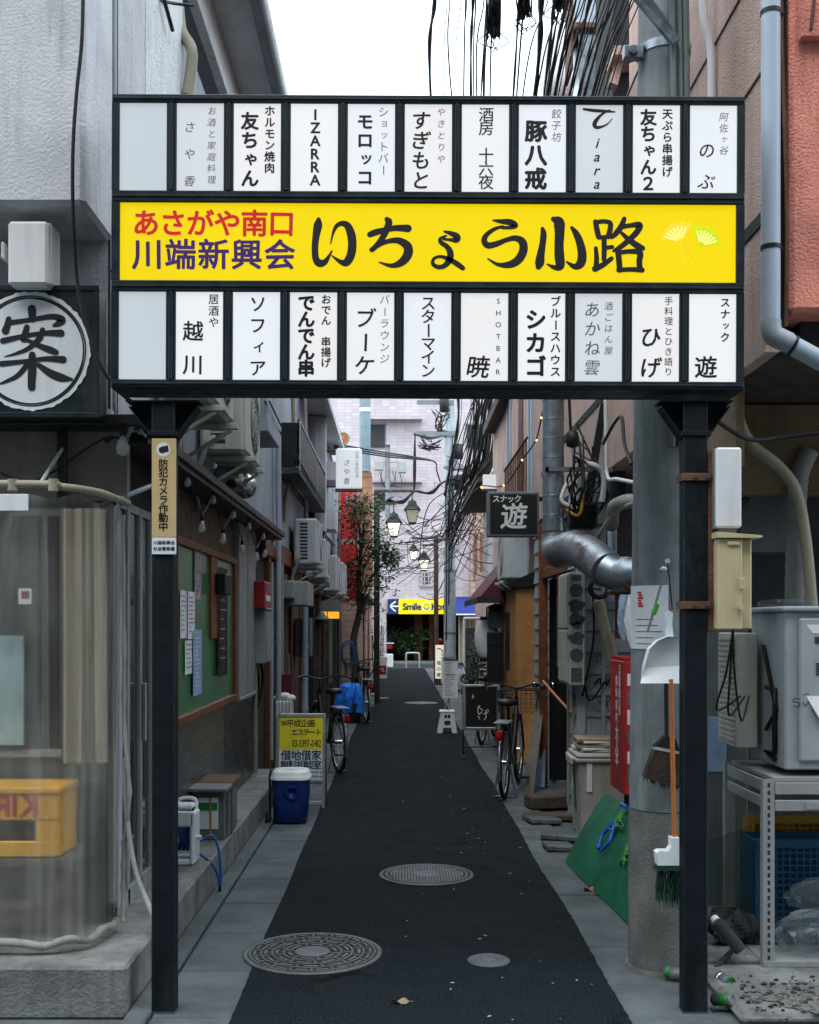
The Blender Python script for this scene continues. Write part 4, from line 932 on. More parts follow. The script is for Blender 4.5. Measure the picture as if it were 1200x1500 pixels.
# blue cooler
Yc = GY(1212); cx = PX(424, Yc); co = thing('cooler', 'deep blue wheeled cooler with white lid on the gutter', 'cooler', (cx, Yc, .02))
def rounded(b, x0, x1, y0, y1, rings, r, m=0):        # rings: (z, inset) from bottom to top; a box with round upright corners
    n = 7; vs = []; fs = []; cnt = 4 * n
    for z, ins in rings:
        rr = max(.008, r - ins * .5)
        for (qx, qy, a0) in ((x1 - ins - rr, y1 - ins - rr, 0), (x0 + ins + rr, y1 - ins - rr, 90), (x0 + ins + rr, y0 + ins + rr, 180), (x1 - ins - rr, y0 + ins + rr, 270)):
            for k in range(n): a = R(a0 + 90 * k / (n - 1)); vs.append((qx + rr * math.cos(a), qy + rr * math.sin(a), z))
    for q in range(len(rings) - 1):
        for k in range(cnt): fs.append([q * cnt + k, q * cnt + (k + 1) % cnt, (q + 1) * cnt + (k + 1) % cnt, (q + 1) * cnt + k])
    b.add(vs, fs, m, True); b.add(vs[:cnt], [list(range(cnt))], m); b.add(vs[-cnt:], [list(range(cnt))], m); return b
b = rounded(MB(), cx - .15, cx + .15, Yc, Yc + .3, [(.03, .03), (.045, .018), (.2, .008), (.37, .0)], .08); part('body', b, 'blue_plastic', co)
b = rounded(MB(), cx - .158, cx + .158, Yc - .012, Yc + .31, [(.37, .0), (.392, .0), (.394, .008), (.42, .01), (.438, .024), (.444, .05)], .085); b.box(cx - .04, cx + .04, Yc + .08, Yc + .11, .443, .449, .003); part('lid', b, 'white_plastic', co)
b = MB(); b.lathe([(.058, -.012), (.05, -.02), (.035, -.008), (.0001, -.003)], (cx + .02, Yc + .008, .27), 22, 0, 'y'); part('handle_recess', b, 'blue_plastic', co)
b = MB()
for xx in (cx - .17, cx + .0): pass
b.lathe([(.0001, -.02), (.045, -.02), (.052, -.012), (.052, .012), (.045, .02), (.0001, .02)], (cx - .175, Yc + .06, .06), 20, 0, 'x'); part('wheel', b, 'rubber', co)
b = MB(); b.tube([(cx - .165, Yc + .1, .05), (cx - .165, Yc + .1, .4), (cx - .16, Yc + .16, .44)], .011, 8); part('handle', b, 'black_plastic', co)

# estate-agent A-board
Ya = GY(1188); xa, xb = PX(403, Ya), PX(476, Ya)
ab = thing('sandwich_board', 'yellow and white estate agent board in an aluminium frame', 'sandwich board', ((xa + xb) / 2, Ya + .2, .02))
def tilt(z): return Ya + .16 * (z - .02)
tm = Matrix.Translation((0, Ya, .02)) @ Matrix.Rotation(R(-9), 4, 'X') @ Matrix.Translation((0, -Ya, -.02))
hs = PZ(1045, Ya) + .0; zb_ = PZ(1140, Ya)
b = MB()
for xx in (xa, xb - .026): b.box(xx, xx + .026, Ya, Ya + .02, .02, hs, .004, 0, tm)
b.box(xa + .026, xb - .026, Ya - .004, Ya + .02, hs - .035, hs, .006, 0, tm); b.box(xa + .026, xb - .026, Ya, Ya + .02, zb_ - .04, zb_ - .012, .004, 0, tm); b.box(xa + .026, xb - .026, Ya, Ya + .02, .05, .085, .004, 0, tm); part('frame', b, 'aluminium', ab)
tm2 = Matrix.Translation((0, Ya + .28, .02)) @ Matrix.Rotation(R(8), 4, 'X') @ Matrix.Translation((0, -Ya - .28, -.02))
b = MB()
for xx in (xa, xb - .026): b.box(xx, xx + .026, Ya + .28, Ya + .3, .02, hs - .02, .004, 0, tm2)
b.box(xa + .026, xb - .026, Ya + .28, Ya + .295, .2, hs - .04, 0, 0, tm2); b.box(xa + .0, xa + .006, Ya + .04, Ya + .28, .28, .295); part('back_leg', b, 'steel_grey', ab)
zm = hs - .035 - (hs - .035 - zb_) * .54
b = MB(); b.box(xa + .02, xb - .02, Ya + .004, Ya + .012, zm, hs - .03, 0, 0, tm); b.box(xa + .02, xb - .02, Ya + .004, Ya + .012, zb_ - .012, zm, 0, 1, tm); pn = part('poster', b, ['poster_yellow', 'poster_white'], ab)
b = MB(); o = Vector((xa, Ya + .0025, 0)); w = xb - xa; hh = hs - .035 - zb_
def at_(f): return hs - .035 - hh * f
b.htext('㈲', o, UX, UZ, w * .09, w * .21, at_(.1), .055, .02); b.htext('平成企画', o, UX, UZ, w * .21, w * .78, at_(.1), .068, .025); b.htext('エステート', o, UX, UZ, w * .3, w * .92, at_(.25), .062, .03)
b.htext('03-5397-0412', o, UX, UZ, w * .32, w * .91, at_(.43), .088, .012, sx=.56); part('lettering', b.xf(0, tm), 'ink_black', pn)
b = MB(); b.htext('借地借家', o, UX, UZ, w * .1, w * .92, at_(.63), .092, .03); b.htext('無料相談室', o, UX, UZ, w * .1, w * .92, at_(.79), .082, .028)
b.htext('URL:http://www.heiseikikaku.jp', o, UX, UZ, w * .1, w * .94, at_(.9), .034, .01); b.htext('info@heiseikikaku.jp', o, UX, UZ, w * .4, w * .94, at_(.97), .034, .01); part('lettering', b.xf(0, tm), 'ink_navy', pn)

# ---------------------------------------------------------------- left side: grey house behind the shop
gh = thing('grey_house', 'grey stucco house with deep dark loggia and roof gutter above the shop eave', 'house', (-2.5, 12, 0))
b = MB(); b.box(-6, LW, 6.8, 16.2, 2.52, 5.3); part('upper_wall', b, 'stucco_blue', gh)
b = MB(); b.box(-6, -1.9, 6.8, 16.2, 5.3, 6.2); part('loggia', b, 'wall_dark', gh)  # inset wall coloured dark for the deep shade under the roof
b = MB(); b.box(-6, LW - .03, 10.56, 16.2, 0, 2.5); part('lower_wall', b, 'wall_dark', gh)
b = MB(); b.box(-6, -1.02, 6.85, 16.4, 6.02, 6.06); part('soffit', b, 'soffit', gh)
b = MB(); b.box(-1.4, -1.33, 6.9, 16.3, 5.72, 6.015, .004); part('fascia', b, 'whitewash', gh)
b = MB(); b.tube([(-.99, 6.8, 5.98), (-.99, 16.4, 5.98)], .06, 10); b.box(-6, -.95, 6.82, 16.42, 6.065, 6.12); part('gutter', b, 'steel_grey', gh)
b = MB(); b.box(LW, -1.14, 9.5, 10.4, 3.28, 3.75, .01); part('wall_bracket_block', b, 'stucco_blue', gh)
b = MB(); b.box(LW - .02, LW + .02, 12.0, 16.2, .3, .32); 
for y_, mt_ in ((11.2, 0), (12.2, 0), (13.5, 0), (14.8, 0), (15.9, 0)): b.box(LW - .03, LW + .02, y_, y_ + .12, 0, 2.4, .004)
b.box(LW - .03, LW + .03, 10.8, 16.1, 2.3, 2.5, .01); part('timber_frame', b, 'wood_brown', gh)
b = MB(); b.box(LW - .028, LW - .0, 12.4, 13.3, .1, 2.2); b.box(LW - .028, LW - .005, 13.7, 14.7, .1, 2.2); dd = parts_of('door', b, 'wood_clad', gh)
b = MB(); b.box(LW, LW + .03, 13.15, 13.19, .9, 1.25, .004); part('handle', b, 'aluminium', dd)
# balcony in black sheet
bl = thing('balcony', 'black sheet-sided balcony jutting from the grey house', 'balcony', (-1.2, 14, 3.3))
b = MB(); b.box(-1.115, -1.1, 12.0, 14.5, 3.34, 3.82); b.box(-1.115, -1.1, 14.52, 16.2, 3.34, 3.78); b.box(-1.35, -1.115, 12.0, 12.015, 3.34, 3.82); parts_of('sheet_panel', b, 'black_metal', bl)
b = MB(); b.box(-1.36, -1.1, 12, 16.2, 3.26, 3.33, .005); part('floor_slab', b, 'concrete_dark', bl)
b = MB(); b.box(-1.12, -1.09, 12, 16.2, 3.83, 3.86, .004)
for y_ in (12.02, 14.5, 16.17): b.box(-1.12, -1.09, y_ - .02, y_ + .02, 3.3, 3.86)
part('handrail', b, 'aluminium', bl)

# air conditioners: one is built, the rest are copies
def make_ac(label, mt):
    t = thing('ac_unit', label, 'air conditioner', (0, 0, 0), 'air conditioner units')
    b = MB(); b.box(0, .29, -.4, .4, 0, .56, .022); b.box(.29, .3, -.38, .38, .02, .54, .004); part('body', b, mt, t)
    b = MB()
    for k in range(11): b.box(.075, .17, -.403, -.398, .06 + .042 * k, .085 + .042 * k)
    part('side_louvre', b, 'ac_slot', t)
    b = MB(); b.lathe([(.215, 0), (.0001, 0)], (.301, .1, .28), 28, 0, 'x', False); fan = part('fan_opening', b, 'ac_slot', t)
    b = MB()
    for k in range(6): b.ring((.306, .1, .28), .03 + .036 * k, .003, 'x', 28, 4)
    for k in range(10): a = k * math.pi / 5; b.tube([(.306, .1, .28), (.306, .1 + .215 * math.cos(a), .28 + .215 * math.sin(a))], .003, 4)
    part('fan_grille', b, mt, fan)
    for yy_ in (-.28, .28): b = MB(); b.box(-.02, .34, yy_ - .02, yy_ + .02, -.045, -.012, .003); b.tube([(-.01, yy_, -.24), (.3, yy_, -.05)], .013, 6); b.box(-.03, -.01, yy_ - .02, yy_ + .02, -.27, -.04); part('bracket', b, 'ac_cream', t)
    b = MB(); b.tube(smooth([(.1, -.4, .1), (.06, -.44, .06), (.02, -.43, -.06), (-.02, -.43, -.2), (.0, -.45, -.4)], 5), .018, 8); part('pipe', b, 'pipe_lagged', t)
    return t
ac = make_ac('white air conditioner on a bracket, half hidden behind the gate sign', 'ac_cream')
ac.location = (LW + .03, 6.35, 2.83)
again(ac, (LW + .03, 7.62, 2.74), 'cream air conditioner on a wall bracket above the string of bulbs')
ac2 = make_ac('pale louvred air conditioner high above the maroon board, largest of its row', 'ac_white'); ac2.location = (LW + .06, 13.75, 2.34)
again(ac2, (LW + .04, 15.6, 2.24), 'pale air conditioner second in the row along the alley')
again(ac2, (LW + .1, 17.3, 2.12), 'pale air conditioner third in the row with darker vents')
again(ac2, (LW + .12, 18.9, 2.1), 'pale air conditioner at the far end of the row')
vh = None
for (px, py, Yv, lab) in ((338, 700, 7.95, 'shiny domed vent hood nearer to the gate'), (352, 712, 8.4, 'shiny domed vent hood just behind its twin')):
    b = MB(); c = P(px, py, Yv); c.x = -1.2
    b.lathe([(.098, -.13), (.1, .0), (.094, .04), (.07, .078), (.035, .1), (.0001, .106)], c, 20, 0, 'x'); b.xf(0, Matrix.Translation(c) @ Matrix.Rotation(R(25), 4, 'Y') @ Matrix.Translation(-c)); b.cyl((LW, Yv, c.z + .02), (c.x - .05, Yv, c.z + .02), .05, None, 16)
    solo('vent_hood', b, 'chrome', lab, 'vent hood', 'domed vent hoods')
b = MB(); b.tube(smooth([P(428, 560, 12.6), P(431, 640, 12.7), P(430, 690, 12.7), P(419, 725, 12.7), P(417, 765, 12.7)], 6), .025, 8); solo('conduit', b, 'pipe_cream', 'cream lagged pipe snaking down the grey house to the largest air conditioner', 'pipe')
b = MB(); b.tube(smooth([P(447, 580, 14.6), P(448, 650, 14.6), P(449, 760, 14.6)], 4), .022, 8); solo('conduit', b, 'pipe_lagged', 'straight pale pipe beside the black balcony', 'pipe')
b = MB(); b.tube(smooth([P(414, 690, 12.4), P(425, 705, 12.4), P(437, 720, 12.5), P(446, 735, 12.6), P(446, 760, 12.6)], 5), .012, 8); b.box(PX(412, 12.4), PX(426, 12.4), 12.38, 12.55, PZ(691, 12.4), PZ(672, 12.4), .02); solo('junction_box', b, 'black_plastic', 'black rounded box with trailing wire on the grey house wall', 'junction box')
b = MB()
for k, (px, py) in enumerate(((392, 590), (400, 610), (440, 690))): pass
for dx in (0, .04): b.tube(sag(P(388, 588, 9.4) + Vector((dx, 0, 0)), P(470, 735, 15.5) + Vector((dx, 0, 0)), .05), .008, 6)
solo('cable', b, 'cable', 'pair of thin wires slanting down the grey house wall', 'cable')

b = MB(); b.box(LW, -1.06, 12.6, 13.5, 1.82, 2.1, .01); b.box(LW - .0, -1.2, 12.4, 12.6, 1.9, 2.1, .01); solo('duct_box', b, 'box_grey', 'blocky grey duct box under the largest pale air conditioner', 'duct')
b = MB(); b.box(PX(432, 14), PX(455, 14), 14.0, 14.35, PZ(962, 14), PZ(905, 14), .008); solo('meter_box', b, 'box_green_grey', 'dull grey-green meter box beside the brown doorway', 'meter box')
b = MB(); x = PX(450, 14.3); b.tube([(x, 13.95, 0), (x, 13.95, 2.0)], .04, 10)
for z in (.5, .9, 1.3): b.tube([(x, 13.95, z), (x, 13.95, z + .05)], .048, 10)
solo('downpipe', b, 'pvc_blue', 'bluish downpipe in front of the grey-green meter box', 'pipe')
Ym = GY(1105); b = MB(); b.box(PX(405, 11.9), PX(427, 11.9), 11.9, 11.94, .55, PZ(990, 11.9), .004); b.box(PX(405, 11.9) - .004, PX(427, 11.9) + .006, 11.895, 11.945, PZ(990, 11.9), PZ(988, 11.9)); b.box(PX(407, 11.9), PX(409, 11.9), 11.9, 11.93, 0.03, .55); b.box(PX(424, 11.9), PX(426, 11.9), 11.9, 11.93, 0.03, .55)
solo('menu_stand', b, 'maroon', 'maroon panel stand behind the estate agent board', 'menu stand')
b = MB()
for k in range(5): b.box(PX(404 + 5 * k, 11.6), PX(408.3 + 5 * k, 11.6), 11.55, 11.75, .1, PZ(1026, 11.6), .012)
b.box(PX(403, 11.6), PX(430, 11.6), 11.56, 11.76, .03, .1, .01)
for k in range(3): b.sphere((PX(408 + 8 * k, 11.6), 11.65, PZ(1023 - 3 * (k == 1), 11.6)), (.07, .07, .04), 10)
solo('flower_pot', b, 'box_white', 'pale ribbed planter tub behind the estate agent board', 'planter')

# ---------------------------------------------------------------- bicycles: one is built, the rest are copies
def make_bike(label):                               # front wheel towards local +y, origin at ground under the bottom bracket
    t = thing('bicycle', label, 'bicycle', (0, 0, 0), 'bicycles parked in the lane')
    rw = .33
    for nm, yy_ in (('rear', -.46), ('front', .62)):
        b = MB(); b.ring((0, yy_, rw), rw - .018, .019, 'x', 36, 8); w_ = part('wheel', b, 'rubber', t)
        b = MB(); b.ring((0, yy_, rw), rw - .045, .011, 'x', 36, 6); b.cyl((-.04, yy_, rw), (.04, yy_, rw), .022, None, 10)
        for k in range(18):
            a = 2 * math.pi * k / 18; s_ = .025 if k % 2 else -.025; b.tube([(s_, yy_, rw), (0, yy_ + (rw - .05) * math.cos(a), rw + (rw - .05) * math.sin(a))], .0018, 4)
        part('rim', b, 'chrome', w_)
        b = MB(); b.ring((0, yy_, rw), rw + .03, .016, 'x', 20, 6, 0, R(20) if nm == 'front' else R(15), R(150) if nm == 'front' else R(200)); part('mudguard', b, 'galvanised', t)
    bb = (0, 0, .28); hd = (0, .47, .78); st_ = (0, -.17, .72)
    b = MB(); b.tube(smooth([hd, (0, .3, .5), (0, .12, .34), bb], 6), .021, 8); b.tube([bb, st_], .017, 8)
    for s_ in (-1, 1):
        b.tube([(s_ * .02, 0, .28), (s_ * .06, -.46, .33)], .010, 6); b.tube([(s_ * .015, -.15, .66), (s_ * .06, -.46, .33)], .008, 6)
        b.tube(smooth([(s_ * .035, .5, .7), (s_ * .05, .55, .5), (s_ * .055, .62, .33)], 4), .012, 6)
    b.tube([(0, .44, .88), (0, .5, .66)], .02, 8); part('frame', b, 'black_metal', t)
    b = MB(); b.tube([st_, (0, -.2, .84)], .013, 8)
    b.lathe([(.0001, -.02), (.1, -.012), (.115, .01), (.1, .035), (.0001, .045)], (0, -.23, .85), 18); b.xf(len(b.v) - 90, Matrix.Translation((0, -.2, 0)) @ Matrix.Diagonal((.85, 1.15, 1, 1)) @ Matrix.Translation((0, .2, 0)))
    b.tube([(0, -.15, .86), (0, .02, .87)], [.05, .022], 10); part('saddle', b, 'black_plastic', t)
    b = MB(); b.tube(smooth([(-.29, .18, .98), (-.28, .3, .99), (-.18, .42, 1.0), (0, .45, .96), (.18, .42, 1.0), (.28, .3, .99), (.29, .18, .98)], 6), .011, 8)
    for s_ in (-1, 1): b.tube([(s_ * .29, .2, .981), (s_ * .285, .09, .978)], .016, 8); b.tube([(s_ * .28, .28, .98), (s_ * .25, .2, .95)], .006, 6)
    b.tube([(0, .44, .88), (0, .45, .96)], .014, 8); part('handlebar', b, 'black_metal', t)
    b = MB(); x0, x1, y0, y1, za, zb = -.19, .19, .52, .78, .7, .93
    for k in range(9): x = x0 + (x1 - x0) * k / 8; b.tube([(x, y0, za), (x, y0, zb)], .0022, 4); b.tube([(x, y1, za), (x * 1.08, y1 + .02, zb)], .0022, 4); b.tube([(x, y0, za), (x, y1, za)], .0022, 4)
    for k in range(7): yy_ = y0 + (y1 - y0) * k / 6; b.tube([(x0, yy_, za), (x0 * 1.06, yy_, zb)], .0022, 4); b.tube([(x1, yy_, za), (x1 * 1.06, yy_, zb)], .0022, 4)
    for k in range(6): z = za + (zb - za) * k / 5; r_ = .006 if k == 5 else .0022; b.tube([(x0, y0, z), (x1, y0, z), (x1 * 1.03, y1, z), (x0 * 1.03, y1, z), (x0, y0, z)], r_, 4)
    part('basket', b, 'basket_wire', t)
    b = MB(); b.cyl((0, -.82, .62), (0, -.845, .62), .034, .03, 12); b.box(-.03, .03, -.83, -.81, .56, .6, .006); part('reflector', b, 'red_reflector', t)
    b = MB()
    for s_ in (-1, 1):
        b.tube([(s_ * .05, 0, .28), (s_ * .08, .05 * s_, .28 - .15 * s_)], .009, 6); pd = part('pedal', MB().box(s_ * .09, s_ * .17, .05 * s_ - .03, .05 * s_ + .03, .28 - .15 * s_ - .012, .28 - .15 * s_ + .012, .004), 'black_plastic', t)
    b.lathe([(.07, -.003), (.07, .003), (.03, .004)], (.03, 0, .28), 18, 0, 'x'); part('crank', b, 'steel_grey', t)
    b = MB(); b.box(-.07, .07, -.7, -.36, .7, .712, .004); b.tube([(-.05, -.66, .7), (-.055, -.47, .34)], .005, 6); b.tube([(.05, -.66, .7), (.055, -.47, .34)], .005, 6); part('rear_rack', b, 'steel_grey', t)
    b = MB(); b.tube([(-.05, -.46, .3), (-.1, -.42, .01)], .009, 6); b.tube([(.05, -.46, .3), (.1, -.42, .01)], .009, 6); b.tube([(-.1, -.42, .012), (.1, -.42, .012)], .009, 6); part('kickstand', b, 'steel_grey', t)
    return t
bk = make_bike('black bicycle with wire basket parked between the black standing sign and the brown door')
Yr = GY(1177)
def bike_place(o, px_rear, Yr_, rz):                 # put the rear wheel's contact at a spot
    off = Matrix.Rotation(rz, 3, 'Z') @ Vector((0, -.46, 0)); o.location = (PX(px_rear, Yr_) - off.x, Yr_ - off.y, .014); o.rotation_euler = (0, 0, rz)
bike_place(bk, 739, GY(1172), R(-13))
c = again(bk, (0, 0, 0), 'second bicycle standing on the far side of the black standing sign'); bike_place(c, 706, 14.4, R(-14))
c = again(bk, (0, 0, 0), 'silver-rimmed bicycle leaning behind the estate agent board'); bike_place(c, 496, GY(1134), R(17))
for ch in kids(c):
    if ch.name.startswith('basket'): bpy.data.objects.remove(ch)
c = again(bk, (0, 0, 0), 'bicycle parked just past the blue tarpaulin'); bike_place(c, 537, GY(1060), R(10))

# ---------------------------------------------------------------- left lane, further on
Yt = GY(1062); cx = PX(512, Yt)
tb_ = thing('tub', 'dark tub under a crumpled bright blue tarpaulin', 'tub', (cx, Yt + .2, 0))
b = MB(); b.lathe([(.14, 0), (.165, .3), (.17, .32), (.165, .33)], (cx + .02, Yt + .2, .012), 20); b.lathe([(.1, 0), (.12, .3)], (cx - .2, Yt + .35, .012), 18); part('body', b, 'wall_dark', tb_)
b = MB(); n = 44; m_ = 18; random.seed(3); ph = [random.uniform(0, 6) for _ in range(6)]; vs = []
for j in range(m_ + 1):
    t_ = j / m_
    for i in range(n):
        a = 2 * math.pi * i / n
        r_ = .04 + .165 * min(1, t_ * 1.6) ** .6 + .035 * t_ * math.sin(5 * a + ph[0] + 3 * t_) + .02 * math.sin(9 * a + ph[1] + 6 * t_)
        z = .64 - .5 * max(0, t_ - .28) ** 1.05 * 1.35 + .02 * math.sin(3 * a + ph[2] + 5 * t_) - .05 * (t_ < .28) * t_ + .05 * t_ * math.sin(2 * a + ph[3])
        vs.append((cx + r_ * math.cos(a) * 1.08, Yt + .22 + r_ * math.sin(a), z))
fs = [[j * n + i, j * n + (i + 1) % n, (j + 1) * n + (i + 1) % n, (j + 1) * n + i] for j in range(m_) for i in range(n)]; fs.append(list(range(n)))
b.add(vs, fs, 0, False); part('tarpaulin', b, 'tarp_blue', tb_)

bd = thing('bar_house', 'dark timber bar front with amber lantern under the far air conditioners', 'house', (-2.4, 20, 0))
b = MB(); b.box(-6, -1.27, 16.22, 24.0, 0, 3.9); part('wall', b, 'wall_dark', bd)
b = MB(); b.box(-6, -1.24, 16.22, 21.9, 2.9, 4.7); part('upper_wall', b, 'stucco_blue', bd)
b = MB(); b.box(-6, -.98, 14.6, 20.2, 4.73, 4.8, .01); b.box(-1.03, -.97, 14.55, 20.25, 4.66, 4.73); part('eave', b, 'soffit', bd)
b = MB(); b.box(-1.27, -.97, 16.6, 17.3, 3.05, 3.35); b.box(-1.24, -1.0, 18.1, 19.0, 4.0, 4.3); b.box(-1.24, -1.1, 16.3, 16.5, 3.0, 4.7); parts_of('ledge', b, 'stucco_grey', bd)
b = MB()
for y_ in (16.5, 17.6, 18.6, 19.7, 20.9, 22.1): b.box(-1.28, -1.2, y_, y_ + .14, 0, 2.1, .004)
b.box(-1.3, -1.18, 16.3, 23, 2.05, 2.2, .01); part('timber_frame', b, 'wood_old', bd)
b = MB(); b.box(-1.26, -1.2, 18.9, 19.5, .6, 1.7); part('door_curtain', b, 'cloth_green', bd)
b = MB(); b.box(-1.27, -1.23, 17.72, 18.5, .1, 1.95); part('door', b, 'glass_brown', bd)
b = MB()
for k in range(5): b.box(-1.22, -1.19, 16.7 + .18 * k, 16.74 + .18 * k, 2.95, 3.0); b.tube([(-1.15, 16.6 + .5 * k, 2.35), (-1.15, 16.6 + .5 * k, 3.0)], .012, 6)
b.tube([(-1.15, 16.6, 3.0), (-1.15, 19.4, 3.0)], .014, 6); b.tube([(-1.15, 16.6, 2.6), (-1.15, 19.4, 2.6)], .014, 6); b.tube([(-1.15, 16.6, 2.35), (-1.15, 19.4, 2.35)], .014, 6); part('window_rail', b, 'black_metal', bd)
Yv = 16.8; la = thing('wall_lantern', 'amber lit box lantern with a dark cap under the far air conditioners', 'lantern', P(482, 906, Yv))
b = MB(); b.box(PX(468, Yv), PX(496, Yv), Yv, Yv + .2, PZ(906, Yv), PZ(896, Yv), .005); part('glass', b, 'lamp_amber', la)
b = MB(); b.prism([P(463, 896, Yv - .03), P(499, 896, Yv - .03), P(500, 884, Yv - .03), P(492, 878, Yv - .03), P(472, 880, Yv - .03)], (0, .28, 0)); b.box(PX(479, Yv), PX(480.5, Yv), Yv - .006, Yv, PZ(906, Yv), PZ(896, Yv)); part('cap', b, 'steel_grey', la)
b = MB(); c = P(472, 908, 16.5); b.lathe([(.12, -.01), (.11, .02), (.06, .06), (.03, .12)], c, 16); b.lathe([(.05, -.01), (.05, -.06), (.0001, -.09)], c, 12); solo('hanging_lamp', b, 'box_green_grey', 'unlit dark shade lamp hanging beside the amber lantern', 'lamp')
Yv = 18.0; hs_ = thing('hanging_sign', 'white rounded box sign with thin brush writing hung high over the lane', 'sign', P(510, 718, Yv))
b = MB(); b.box(PX(492, Yv), PX(530, Yv), Yv, Yv + .16, PZ(716, Yv), PZ(656, Yv), .03); part('light_box', b, 'hanging_white', hs_)
b = MB(); b.box(PX(491, Yv), PX(531, Yv), Yv - .004, Yv + .164, PZ(719, Yv), PZ(715.5, Yv), .004); part('tray', b, 'rust', hs_)
for py in (660, 712): part('arm', MB().tube([(-1.24, Yv + .08, PZ(py, Yv)), (PX(494, Yv), Yv + .08, PZ(py, Yv))], .015, 8), 'rust', hs_)
b = MB(); U4 = Yv / F; o = Vector((PX(0, Yv), Yv - .003, PZ(0, Yv))); b.vtext('さや香', o, UX, UZ, U4 * 508, -U4 * 673, -U4 * 710, U4 * 10, .0, 0, .12); part('lettering', b, 'ink_black', hs_)
b = MB(); b.vtext('お酒と家庭料理', o, UX, UZ, U4 * 523, -U4 * 661, -U4 * 700, U4 * 5.2, .0, 1); part('small_lettering', MB().add(b.v, b.f), 'ink_grey', hs_)
b = MB(); c = P(503, 642, 19); b.lathe([(.10, 0), (.10, .02), (.0001, .02)], c, 20, 0, 'y', False); b.ring(c, .1, .014, 'y', 24, 6, 1); b.tube([c, c + Vector((-.1, .1, .25)), c + Vector((-.35, .1, .25))], .014, 6, 1); solo('traffic_mirror', b, ['handle_orange', 'pipe_lagged'], 'round orange-backed mirror above the white hanging sign', 'mirror')
Yv = 22; rb = thing('banner', 'tall red vertical banner behind the tree', 'banner', P(512, 860, Yv))
b = MB(); b.box(PX(499, Yv), PX(523, Yv), Yv, Yv + .03, PZ(790, Yv), PZ(716, Yv)); b.box(PX(499, Yv), PX(523, Yv), Yv, Yv + .03, PZ(880, Yv), PZ(797, Yv)); part('cloth', b, 'banner_red', rb)
b = MB(); b.tube([(PX(497, Yv), Yv + .02, 0), (PX(497, Yv), Yv + .02, PZ(715, Yv))], .02, 8); b.box(PX(507, Yv), PX(510, Yv), Yv - .004, Yv, PZ(745, Yv), PZ(716, Yv), 0); b.box(PX(516, Yv), PX(518, Yv), Yv - .004, Yv, PZ(760, Yv), PZ(716, Yv), 0); part('pole', b, 'steel_grey', rb)
Yv = 25; b = MB(); x = PX(535, Yv); b.tube([(x, Yv, PZ(691, Yv)), (x, Yv, 12)], .125, 18)
z = 5.2
while z < 12: b.tube([(x, Yv, z), (x, Yv, z + .02)], .131, 18); z += .45
b.tube([(x, Yv, PZ(604, Yv)), (x, Yv, PZ(598, Yv))], .135, 18, 1); solo('exhaust_duct', b, ['duct_paint', 'foil'], 'tall bluish banded exhaust duct rising beside the pale tiled hotel', 'duct')
ph_ = thing('peach_house', 'peach and orange tiled house behind the tree', 'house', (-2.6, 31, 0))
b = MB(); b.box(-6, -.93, 24.05, 38.6, 0, 4.6); part('wall', b, 'tile_peach', ph_)
b = MB(); b.box(-3, -.64, 25.2, 26.2, 2.5, PZ(690, 25)); part('orange_pier', b, 'tile_orange', ph_)
b = MB()
for k in range(3): b.box(-.94, -.9, 27.5 + 3.4 * k, 29.0 + 3.4 * k, 2.7, 3.7)
wn = parts_of('window', b, 'aluminium_frame', ph_)
b = MB(); b.box(-.94, -.74, 26.4, 37.5, 2.25, 2.33); b.prism([(-.93, 26.4, 2.33), (-.55, 26.4, 2.1), (-.55, 26.4, 2.06), (-.93, 26.4, 2.25)], (0, 4.5, 0)); part('canopy', b, 'wood_old', ph_)
b = MB(); b.box(-.94, -.9, 28, 29, 0, 2); b.box(-.94, -.9, 32, 33.4, 0, 2); parts_of('door', b, 'wood_brown', ph_)

# trees and potted plants
def leaf_cloud(mbs, c, r, n, size, rnd):
    for _ in range(n):
        d = Vector((rnd.gauss(0, 1), rnd.gauss(0, 1), rnd.gauss(0, 1))); d.normalize(); q = Vector(c) + Vector((d.x * r[0], d.y * r[1], d.z * r[2])) * rnd.random() ** .45
        a = Vector((rnd.uniform(-1, 1), rnd.uniform(-1, 1), rnd.uniform(-.4, .4))).normalized(); w = a.cross(Vector((rnd.uniform(-.5, .5), rnd.uniform(-.5, .5), 1))).normalized()
        L = size * rnd.uniform(.6, 1.3); mbs.add([q, q + a * L * .5 + w * L * .25, q + a * L, q + a * L * .5 - w * L * .25], [[0, 1, 2, 3]], rnd.choice((0, 0, 1, 1, 2, 3)))
rnd = random.Random(11)
Yv = 20.5; bx = PX(518, Yv); tr = thing('street_tree', 'small bushy tree leaning over the lane by the bar front', 'tree', (bx, Yv, 0))
b = MB()
trunk = smooth([(bx, Yv, 0), (bx + .04, Yv, .7), (bx + .0, Yv, 1.3), (bx + .12, Yv, 1.9), (bx + .1, Yv, 2.6), (bx + .2, Yv, 3.4)], 5); b.tube(trunk, [.1 - .075 * i / len(trunk) for i in range(len(trunk))], 10)
clumps = []
for (px, py, dy, rx, rz) in ((518, 745, -.2, .2, .22), (538, 742, .1, .26, .2), (520, 790, .1, .26, .25), (548, 785, -.1, .28, .3), (536, 820, 0, .3, .25), (566, 822, .2, .22, .2), (515, 840, .1, .22, .22), (548, 855, -.1, .3, .22), (575, 815, .3, .16, .14), (530, 880, .1, .24, .18), (560, 800, .4, .2, .2), (524, 765, .3, .2, .2)):
    c = P(px, py, Yv + dy); clumps.append((c, (rx, .3, rz))); k = trunk[min(len(trunk) - 1, int(len(trunk) * max(.35, min(.9, (c.z - .9) / 3))))]
    b.tube(smooth([k, k.lerp(c, .5) + Vector((0, 0, .1)), c], 4), [.02 - .0018 * q for q in range(9)], 6)
part('trunk', b, 'bark', tr)
b = MB()
